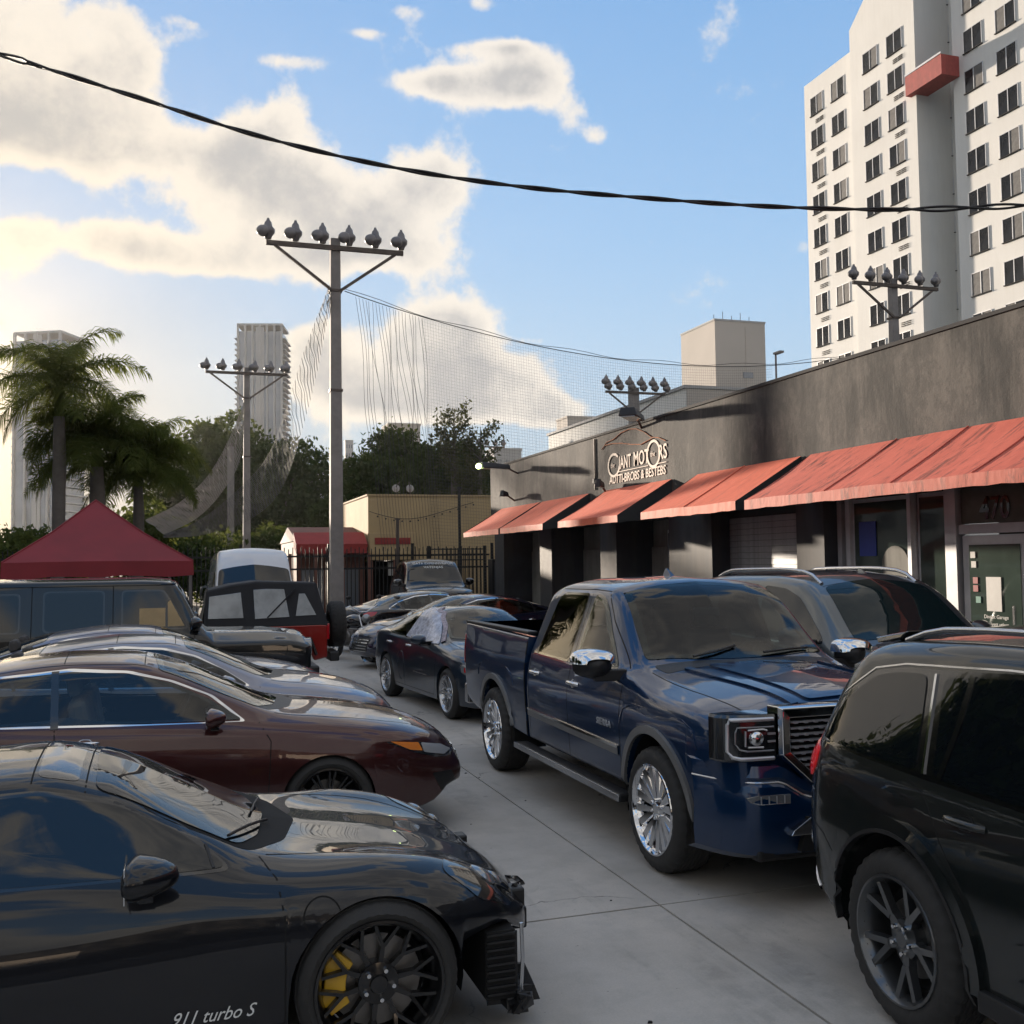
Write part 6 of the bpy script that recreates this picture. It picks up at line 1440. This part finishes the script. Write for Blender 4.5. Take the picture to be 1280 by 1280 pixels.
X, Y = pt(288, 60); t = thing('pole', 'short bare grey pole just left of the middle light pole', 'pole', (X, Y, 0)); b = MB(); b.tube([(0, 0, 0), (0, 0, 9.1)], .2, 8); b.build('shaft', 'pole_conc', t); b = MB(); b.tube([(0,0,9.1),(0,0,9.3)], .12, 8); b.build('cap', 'steel_brown', t)
X, Y = pt(975, 60); t = thing('street_lamp', 'slim street lamp left of the apartment block', 'street lamp', (X, Y, 0)); b = MB(); b.tube([(0, 0, 0), (0, 0, 14.2)], .06, 8); b.build('post', 'lamp_metal', t); b = MB(); b.box((.0, -.3, 14.2), (.3, .7, .12)); b.build('lamp_head', 'lamp_metal', t)
# ------------------------------------------------------------------ nets
def net(name, label, top, bot, nu, nv, r, mat, wob=0.0, parent=None, cross=True):
    b = MB(); T = [[None]*(nv+1) for _ in range(nu+1)]
    for i in range(nu+1):
        a, c = top(i/nu), bot(i/nu); ph = random.random()*6
        for j in range(nv+1):
            v = j/nv; p = a.lerp(c, v); w = wob(i/nu) if callable(wob) else wob
            T[i][j] = p+Vector((sin(v*9+ph), sin(v*7+ph*2), 0))*w*sin(pi*min(1, v*1.2+.05))
    def strand(P):
        vs = []; 
        for p in P: vs += [p+Vector((-r, 0, -r*.0)), p+Vector((r, 0, 0)), p+Vector((0, r, r)), ]
        b.add(vs, [(i*3+k, i*3+3+k, i*3+3+(k+1) % 3, i*3+(k+1) % 3) for i in range(len(P)-1) for k in range(3)])
    def strandh(P):
        vs = []
        for p in P: vs += [p+Vector((0, 0, -r)), p+Vector((0, 0, r)), p+Vector((0, r, 0))]
        b.add(vs, [(i*3+k, i*3+3+k, i*3+3+(k+1) % 3, i*3+(k+1) % 3) for i in range(len(P)-1) for k in range(3)])
    for i in range(nu+1): strand(T[i][::max(1, nv//16)] if nv > 16 else T[i])
    for j in range(nv+1 if cross else 0): strandh([T[i][j] for i in range(0, nu+1)])
    o = b.build(name, mat, parent, fix=False); return tag(o, label, 'net') if label else o
M0 = Vector((MX+.3, MY, 10.75)); A0 = Vector((28.7, 35.7, 10.9))
def cab(u): p = M0.lerp(A0, u); p.z -= 1.55*4*u*(1-u)*.95; return p
random.seed(2)
net('sports_net', 'tall sports net hanging from a sagging cable right of the tallest pole', lambda u: cab(.11+u*.62)+Vector((0, 0, -.05)), lambda u: Vector((MX+3.3+u*14.2, MY+.6+u*2.0, .3)), 150, 90, .003, 'net_mid', .02)
net('sports_net', 'frayed net edge bunched beside the tallest pole', lambda u: cab(.015+u*.095)+Vector((0, 0, -.05)), lambda u: Vector((MX+1.5+u*1.9, MY+.2, 2.5)), 20, 40, .006, 'net_cord', .10, None, False)
b = MB(); b.tube([cab(i/40) for i in range(41)], .016, 5); b.tube([cab(i/40)+Vector((0, .1, .10+.05*sin(i))) for i in range(41)], .010, 5); o = b.build('net_cable', 'cable_black'); tag(o, 'thin sagging cable holding up the tall sports net', 'cable'); o['kind'] = 'stuff'; del o['kind']
def pz(px, py, depth):
    X, Y = pt(px, depth); d = ray(px, py); k = depth/d.dot(fwd); return Vector((0, 0, CAM_H))+d*k
def spl(P):
    P = [Vector(p) for p in P]; K = len(P)-1
    def f(u):
        x = u*K; i = min(K-1, int(x)); t = x-i; p0, p1, p2, p3 = P[max(0, i-1)], P[i], P[i+1], P[min(K, i+2)]
        return .5*((2*p1)+(-p0+p2)*t+(2*p0-5*p1+4*p2-p3)*t*t+(-p0+3*p1-3*p2+p3)*t*t*t)
    return f
net('sagging_net', 'gathered pale net swooping down left from the middle light pole', spl([pz(306,500,55), pz(288,545,52), pz(262,592,48), pz(225,628,45), pz(182,650,43)]), spl([pz(306,520,55), pz(300,575,52), pz(275,618,48), pz(245,648,45), pz(205,668,43)]), 60, 30, .014, 'net_pale', .06)
net('sagging_net', 'thin dark net draped low between the middle and tallest poles', spl([pz(205,668,43), pz(250,650,44), pz(300,610,46), pz(340,560,42), pz(380,440,36), pz(412,357,32)]), spl([pz(205,672,43), pz(255,668,44), pz(310,650,46), pz(352,610,42), pz(388,500,36), pz(413,380,32)]), 70, 22, .009, 'net_mid', .05)
# ------------------------------------------------------------------ overhead cable
f = spl([pz(-120,38,12.0), pz(0,68,12.2), pz(160,118,12.4), pz(320,169,12.6), pz(480,207,12.8), pz(640,232,13), pz(800,247,13.2), pz(960,258,13.4), pz(1120,262,13.6), pz(1280,257,13.8), pz(1420,250,14)])
cb = thing('overhead_cable', 'thick black twisted cable crossing the sky from left to right', 'cable', tuple(f(.5)))
for ph in (0, pi):
    b = MB(); P = []
    for i in range(261):
        u = i/260; p = f(u)-f(.5); a = u*70+ph; P.append(p+Vector((0, .016*cos(a), .016*sin(a)))*(1.8 if u > .8 or u < .12 else 1))
    b.tube(P, .017, 6); b.build('cable_strand', 'cable_black', cb, smooth=60)
# ------------------------------------------------------------------ fence, yellow wall building, restaurant
fx = thing('metal_fence', 'black metal picket fence at the back of the yard', 'fence', (3, 35, 0))
pk = MB(); pk.box((0, 0, 1.25), (.03, .03, 2.45)); pk_me = pk.mesh('picket'); pk_me.materials.append(M('fence_black'))
n_ = int(17.4/.14)
for k in range(n_): o = bpy.data.objects.new('picket', pk_me); COL.objects.link(o); o.parent = fx; o.location = (-9.7+k*.14, 0, .15+(.06 if k % 2 else 0))
for z in (.35, 1.95, 2.38): b = MB(); b.box((-1.0, 0, z), (17.4, .05, .06)); b.build('rail', 'fence_black', fx)
for k in range(7): b = MB(); b.box((-9.6+k*2.9, 0, 1.4), (.09, .09, 2.8)); b.build('post', 'fence_black', fx)
gt = thing('metal_gate', 'black metal gate beside the shop corner', 'gate', (9.45, 34.8, 0))
for k in range(13): o = bpy.data.objects.new('picket', pk_me); COL.objects.link(o); o.parent = gt; o.location = (-.95+k*.15, 0, .15)
for z in (.35, 2.2, 2.4, 2.58): b = MB(); b.box((0, 0, z), (2.0, .04, .04)); b.build('rail', 'fence_black', gt)
for x in (-1.02, 1.02): b = MB(); b.box((x, 0, 1.35), (.10, .10, 2.7)); b.build('post', 'fence_black', gt)
cbx = thing('metal_cabinet', 'dark metal cabinet against the far end of the shop', 'cabinet', (9.95, 31.0, 0)); b = MB(); b.box((0, 0, 1.1), (.9, .5, 2.2)); b.build('box', 'fence_black', cbx, bevel=.02); b = MB(); b.box((0, -.26, 1.1), (.8, .02, 2.0)); b.build('door', 'dark_pier', cbx, bevel=.005)
yb = thing('yellow_building', 'low mustard yellow building behind the fence', 'building', (10, 38, 0))
b = MB(); b.box((.25, 4, 3.45), (6.7, 8, 2.4)); b.build('upper_wall', 'yellow_wall', yb)
b = MB(); b.box((1.4, 4.0, 1.12), (4.4, 8, 2.24)); b.build('lower_wall', 'yellow_wall', yb)
b = MB(); b.box((-2.2, -.06, 2.85), (1.75, .10, .80)); pn = b.build('sign_panel', 'yellow_wall', yb, bevel=.01); b = MB(); b.box((-2.2, -.12, 2.95), (1.35, .04, .24)); b.build('slot', 'maroon_cloth', pn)
b = MB(); b.box((.25, 4, 4.68), (6.8, 8.1, .06)); b.build('roof_edge', 'yellow_wall', yb)
b = MB(); b.box((-2.0, 2.0, 1.1), (2.6, .1, 2.2)); b.build('dark_doorway', 'matte_black', yb)
for x in (-3.0, -2.1, -1.0): b = MB(); b.box((x, .0, 1.12), (.12, .12, 2.24)); b.build('post', 'roof_tile', yb)
b = MB(); b.box((-2.0, .5, 1.9), (.5, .05, .5)); b.build('window', 'white_paint', yb)
for x, s_ in ((-1.9, 1), (-1.35, -1)):
    d_ = thing('satellite_dish', 'small %s satellite dish on the yellow building roof' % ('left' if s_ > 0 else 'right'), 'satellite dish', (10+x, 38.6, 4.71)); b = MB(); b.lathe([(0,.0),(.08,.02),(.15,.06)], 16, 'y', (0, 0, .28)); b.build('dish', 'tower_light', d_, smooth=40); b = MB(); b.tube([(0,0,0),(0,.02,.35),(.1*s_,-.2,.5)], .02, 5); b.build('arm', 'steel_brown', d_)
rs = thing('restaurant', 'low restaurant with maroon awning and tiled roof left of the yellow building', 'restaurant', (5.5, 38, 0))
b = MB(); b.box((.1, 3.5, 1.5), (2.5, 6, 3.0)); b.build('wall', 'roof_tile', rs)
b = MB(); b.prism([(0,0),(0,.55),(-.9,.1),(-.9,-.25)], (-1.3, .5, 2.75), (0, 1, 0), (0, 0, 1), (2.6, 0, 0)); b.build('awning', 'maroon_cloth', rs)
b = MB(); b.prism([(0,.0),(3.2,.6),(6.4,0)], (-1.2, .3, 3.0), (0, 1, 0), (0, 0, 1), (2.6, 0, 0)); b.build('roof', 'roof_tile', rs)
for x, z in ((-.6, .8), (.7, .8)): b = MB(); b.box((x, .47, 1.1), (.8, .06, 1.7)); b.build('window', 'tower_glass', rs)
for x in (-1.5, -.6, .4, 1.35): b = MB(); b.box((x, -.35, 1.25), (.10, .10, 2.5)); b.build('post', 'roof_tile', rs)
sl = MB(); P = [Vector((6.9+i*.31, 37.75, 4.05-.35*sin(pi*min(1, i/9))*.8+max(0, i-9)*.09)) for i in range(14)]; sl.tube(P, .012, 5)
for i in range(1, 14): sl.sphere(P[i]-Vector((0, 0, .09)), .035, 6, 4)
tag(sl.build('string_lights', 'cable_black'), 'string of small bulbs drooping across the yellow wall', 'string lights')
tp_ = thing('thin_post', 'thin dark post rising before the yellow wall near the shop', 'post', (9.2, 33.5, 0)); b = MB(); b.tube([(0,0,0),(0,0,4.6)], .05, 8); b.build('shaft', 'fence_black', tp_); b = MB(); b.tube([(0,0,4.6),(0,0,4.68)], .08, 8); b.build('cap', 'fence_black', tp_)
tp_ = thing('sign_post', 'short brown post between the yellow wall sign and the fence', 'post', (7.55, 35.8, 0)); b = MB(); b.tube([(0,0,0),(0,0,3.65)], .06, 8); b.build('shaft', 'steel_brown', tp_); b = MB(); b.tube([(0,0,3.65),(0,0,3.7)], .09, 8); b.build('cap', 'steel_brown', tp_)
# ------------------------------------------------------------------ canopy tent
tn = thing('canopy_tent', 'dark red pop-up canopy tent at left behind the boxy car', 'tent', (-1.45, 21.6, 0), .12)
h = 1.62; NB = 8; vs = [(0, 0, 3.42)]; ring_ = []
for e in range(4):
    for k in range(NB):
        t_ = k/NB; c0 = ((-h,-h),(h,-h),(h,h),(-h,h)); a, c2 = c0[e], c0[(e+1) % 4]; s_ = sin(pi*t_)*.10; x, y = a[0]+(c2[0]-a[0])*t_, a[1]+(c2[1]-a[1])*t_; vs.append((x*(1-s_*.5), y*(1-s_*.5), 2.20+s_*.15))
K = 4*NB; c = MB(); mid_ = [(v[0]*.5, v[1]*.5, (v[2]+3.42)/2-.06) for v in vs[1:]]
c.add(vs+mid_, [(0, 1+K+i, 1+K+(i+1) % K) for i in range(K)]+[(1+K+i, 1+i, 1+(i+1) % K, 1+K+(i+1) % K) for i in range(K)]); c.build('canopy', 'tent_cloth', tn, smooth=25)
c = MB(); c.add(vs[1:]+[(v[0]*1.005, v[1]*1.005, v[2]-.28-.02*sin(i*2.1)) for i, v in enumerate(vs[1:])], [(i, (i+1) % K, K+(i+1) % K, K+i) for i in range(K)]); c.build('valance', 'tent_cloth', tn)
for x in (-1, 1):
    for y in (-1, 1): b = MB(); b.tube([(0, 0, 3.425), (x*h*.5, y*h*.5, 2.755), (x*h, y*h, 2.205)], .014, 5); b.build('hip_seam', 'tent_cloth', tn)
for x in (-1, 1):
    for y in (-1, 1): b = MB(); b.box((x*h*.97, y*h*.97, 1.1), (.05, .05, 2.2)); b.build('leg', 'lamp_metal', tn)
# ------------------------------------------------------------------ trees
def quads(cent, size, rnd, flat=.0):
    vs = []; fs = []
    for i, (c, s_) in enumerate(zip(cent, size)):
        a = Vector((rnd.gauss(0, 1), rnd.gauss(0, 1), rnd.gauss(0, 1)*(1-flat))).normalized(); u = a.orthogonal().normalized(); v = a.cross(u); th = rnd.random()*6.28
        u, v = (u*cos(th)+v*sin(th))*s_, (v*cos(th)-u*sin(th))*s_*.55
        vs += [c-u, c+v*.9, c+u, c-v*.9]; fs.append((4*i, 4*i+1, 4*i+2, 4*i+3))
    return vs, fs
def tree(label, px, depth, h, cr, lobes=14, leaves=9000, leaf=.22, mat='leaf_dark', seed=1, trunk_h=.35, group=None, fill=.75, XY=None, flatten=.75):
    rnd = random.Random(seed); X, Y = XY or pt(px, depth); t = thing('tree', label, 'tree', (X, Y, 0), 0, group)
    L_ = []
    for k in range(lobes):
        a = rnd.random()*6.28; rr = cr*.68*sqrt(rnd.random()); z = h*trunk_h+(h*(1-trunk_h))*(.18+.66*rnd.random()*(1-.45*rr/cr)); L_.append((Vector((rr*cos(a), rr*sin(a), z)), cr*(.26+.22*rnd.random())))
    L_.append((Vector((0, 0, h*.62)), cr*.5))
    C_ = []; S_ = []
    tot_ = sum(r*r for _, r in L_)
    for c, r in L_:
        cl = []
        for _ in range(max(4, int(r*r/tot_*leaves/26))):
            d = Vector((rnd.gauss(0, 1), rnd.gauss(0, 1), rnd.gauss(0, 1))).normalized(); rad = r*(fill+(1.08-fill)*rnd.random()); cl.append((c+Vector((d.x*rad, d.y*rad, d.z*rad*flatten))))
        for q in cl:
            sp_ = r*.16+.12
            for _ in range(26):
                C_.append(q+Vector((rnd.gauss(0, sp_), rnd.gauss(0, sp_), rnd.gauss(0, sp_*.6)))); S_.append(leaf*(.6+.8*rnd.random()))
    vs, fs = quads(C_, S_, rnd, .3); me = bpy.data.meshes.new('crown'); me.from_pydata(vs, [], fs); link('crown', me, mat, t)
    b = MB(); b.tube([(0,0,0),(.05*h*.2,0,h*.2),(0,.02*h,h*.5)], [h*.028, h*.022, h*.014], 8)
    for c, r in L_[:9]: m0 = Vector((0, 0, h*(.25+.2*rnd.random()))); b.tube([m0, m0.lerp(c, .5)+Vector((0, 0, -.1*r)), c+Vector((0, 0, -.2*r))], [h*.012, h*.008, h*.003], 5)
    b.build('trunk', 'bark', t, smooth=50); return t
def wispy(label, px, depth, h, cr, seed, n_br=26, mat='leaf_wispy'):
    rnd = random.Random(seed); X, Y = pt(px, depth); t = thing('tree', label, 'tree', (X, Y, 0)); b = MB(); b.tube([(0,0,0),(0,0,h*.6),(.1,0,h)], [h*.02,h*.014,.02], 6); C_ = []; S_ = []
    for k in range(n_br):
        z0 = h*(.45+.5*k/n_br); a = rnd.random()*6.28; ln = cr*(.5+.6*rnd.random())*(1.15-z0/h*.6); e = Vector((cos(a)*ln, sin(a)*ln, z0+ln*.95)); s_ = Vector((0, 0, z0))
        m_ = s_.lerp(e, .5)+Vector((0, 0, -.08*ln)); b.tube([s_, m_, e], [.05, .03, .012], 4)
        for q in range(75):
            t_ = .25+.8*rnd.random(); p = s_.lerp(m_, t_*2) if t_ < .5 else m_.lerp(e, min(1.05, t_*2-1)); C_.append(p+Vector((rnd.gauss(0,.20), rnd.gauss(0,.20), rnd.gauss(0,.20)))); S_.append(.13*(.6+.8*rnd.random()))
    vs, fs = quads(C_, S_, rnd); me = bpy.data.meshes.new('crown'); me.from_pydata(vs, [], fs); link('crown', me, mat, t); b.build('trunk', 'bark', t)
def palm(label, px, depth, ztop, fl, seed, nf=20, trunk_r=.19, zdrop=0):
    rnd = random.Random(seed); X, Y = pt(px, depth); t = thing('palm_tree', label, 'palm tree', (X, Y, 0), 0, 'palm trees at the left')
    b = MB(); b.tube([(0,0,0),(0,0,ztop*.3),(.02,0,ztop*.7),(0,0,ztop*.86)], [trunk_r*1.1, trunk_r*.95, trunk_r, trunk_r*.8], 14); b.build('trunk', 'palm_trunk', t, smooth=60)
    b = MB(); b.tube([(0,0,ztop*.855),(0,0,ztop*.93),(0,0,ztop)], [trunk_r*.8, trunk_r*.72, trunk_r*.3], 12); b.build('crownshaft', 'leaf_palm', t, smooth=60)
    for k in range(nf):
        a = 2*pi*k/nf*2.618+rnd.random()*.5; el = radians(78-98*(k/(nf-1))+rnd.uniform(-8, 8)); ln = fl*(.85+.3*rnd.random()); P = []; p = Vector((0, 0, ztop*.985)); e_ = el; NS = 16
        for q in range(NS+1):
            P.append(p.copy()); d = Vector((cos(a)*cos(e_), sin(a)*cos(e_), sin(e_))); p += d*ln/NS; e_ -= radians(3.2+5.0*q/NS)*(1.1 if el > 0 else .7)
        vs = []; fs = []
        side = Vector((-sin(a), cos(a), 0))
        for q in range(4, NS*5):
            u = q/5; i = min(NS-1, int(u)); pp_ = P[i].lerp(P[i+1], u-i); T_ = (P[i+1]-P[i]).normalized(); ll = fl*.30*sin(pi*min(1, (u/NS)*.88+.10))**.6*(.8+.4*rnd.random())
            for sg in (-1, 1):
                d = (side*sg*.85+T_*.55+Vector((0, 0, rnd.uniform(-.7, .5)))).normalized(); w_ = T_*.016; m_ = pp_+d*ll*.55; tip = pp_+d*ll+Vector((0, 0, -ll*.32)); i0 = len(vs)
                vs += [pp_-w_*.6, pp_+w_*.6, m_+w_, m_-w_, tip]; fs += [(i0, i0+1, i0+2, i0+3), (i0+3, i0+2, i0+4)]
        me = bpy.data.meshes.new('frond'); me.from_pydata([tuple(v) for v in vs], [], fs); fo = link('frond', me, 'leaf_palm', t)
        rb = MB(); rb.tube(P, [.03*(1-.8*i/NS) for i in range(NS+1)], 5); rb.build('stem', 'leaf_palm', fo)
palm('tall palm tree at far left, its fronds against the pale tower', 72, 27, 7.1, 2.3, 5, 24, .17)
palm('middle palm tree with dense drooping fronds behind the red tent', 120, 28.5, 5.7, 2.3, 8, 38, .21)
palm('right-hand palm tree of the left group, lowest crown', 172, 30, 5.2, 2.1, 13, 34, .16)
tree('rounded small tree at the left edge beyond the tent', 18, 40, 3.6, 1.9, 8, 3500, .13, 'leaf_mid', 3)
tree('pale bushy tree between palm trunks beyond the tent', 165, 48, 5.2, 2.6, 8, 4000, .15, 'leaf_mid', 4)
for i, (px, d_, h_, cr, lb) in enumerate(((232,92,15.5,5.5,'broad dark tree right of the palms, under the swooping net'),(285,97,16.5,6.5,'large dark tree behind the middle light pole'),(345,95,14.5,5.8,'dark tree at the foot of the slim high-rise'),(385,100,9.5,4.5,'low dark tree left of the tallest pole'))):
    tree(lb, px, d_, h_*1.13, cr, 22, 17000, .26, 'leaf_dark', 30+i, .12)
for i, (px, d_, h_, cr, lb) in enumerate(((472,66,10.2,2.7,'airy tree with feathery outline at left behind the net'),(520,70,11.4,3.4,'dense dark tree in the middle behind the net'),(560,72,11.0,3.2,'dense tree under the wispy tree behind the net'),(598,74,9.6,2.8,'dark tree beside the far lamp pole behind the net'),(440,76,7.6,2.6,'low dark tree just right of the tallest pole'))):
    tree(lb, px, d_, h_*1.22, cr*1.1, 20, 17000, .17, 'leaf_dark', 50+i, .12)
wispy('tall wispy tree with fine twigs above the dark trees', 567, 64, 11.8, 2.0, 71); wispy('wispy leaning tree right of the tallest wispy one', 600, 64, 10.6, 2.0, 72, 22)
for i, (px, lb) in enumerate(((30,'low dark bush line left of the tent peak'),(215,'low bush behind the fence right of the tent'),(265,'low bush behind the white van, left side'),(330,'low bush behind the white van, right side'),(380,'low bush just left of the tallest pole'))):
    tree(lb, px, 58, 4.6, 3.4, 12, 8000, .15, 'leaf_dark', 120+i, .05)
# out at the left of the frame: trees and an added long block that shade the yard and are mirrored in the paint
for i, (x, y, h_, cr) in enumerate(((-14,15,9,4.0),(-12.5,24,12,4.2),(-14,31,11.0,4.0),(-25,18,12,5.5),(-26,34,12,5),(-15,7,8,4.0),(-20,0,9,4.5),(-36,30,15,6))):
    tree('leafy tree at the left side of the yard, '+('nearest the yard entrance','second from the yard entrance','third from the yard entrance','broad one set far back','tallest near the cream block','small one level with the sports coupe','behind the coupe','farthest and widest')[i], 0, 0, h_, cr, 14, 8000, .24, 'leaf_dark', 90+i, .2, 'trees along the left side of the yard', XY=(x, y))
def lb_(t, w, d, Z):
    for r in range(3):
        for k in range(12): b = MB(); b.box((-w/2+3+k*(w-6)/11, -d/2-.03, 2+r*3.6), (2.2, .08, 1.6)); b.build('window', 'tower_glass', t)
block('sun_blocker', 'long cream block beyond the trees at far left', -75, -14.6, 84, 96, 12.6, 'apt_wall', 'building', lb_)  # unseen block added to keep the low sun off the parked cars
def st_(t, w, d, Z):
    for k in range(9): b = MB(); b.box((-w/2+3+k*(w-6)/8, d/2+.03, 3.4), (3.2, .08, 2.2)); b.build('window', 'sign_cream' if k % 2 else 'tower_glass', t)
    b = MB(); b.box((0, d/2+.05, 1.0), (w, .08, 2.0)); b.build('base_wall', 'dark_pier', t)
block('street_building', 'low shop row across the street behind the viewer', -34, 14, -34, -24, 6.4, 'stained_stucco', 'building', st_)
# ------------------------------------------------------------------ evening air
hb = MB(); hb.box((60, 140, 38), (700, 560, 80)); ho = hb.build('haze', []); tag(ho, kind='stuff')
hm = bpy.data.materials.new('haze'); hm.use_nodes = True; t = NT(hm.node_tree); pv_ = t.new('ShaderNodeVolumePrincipled'); o = t.new('ShaderNodeOutputMaterial')
pv_.inputs['Color'].default_value = (.95, .93, .90, 1); pv_.inputs['Density'].default_value = .00016; pv_.inputs['Anisotropy'].default_value = .55; t.l.new(pv_.outputs[0], o.inputs['Volume']); ho.data.materials.append(hm)
bpy.context.view_layer.update()
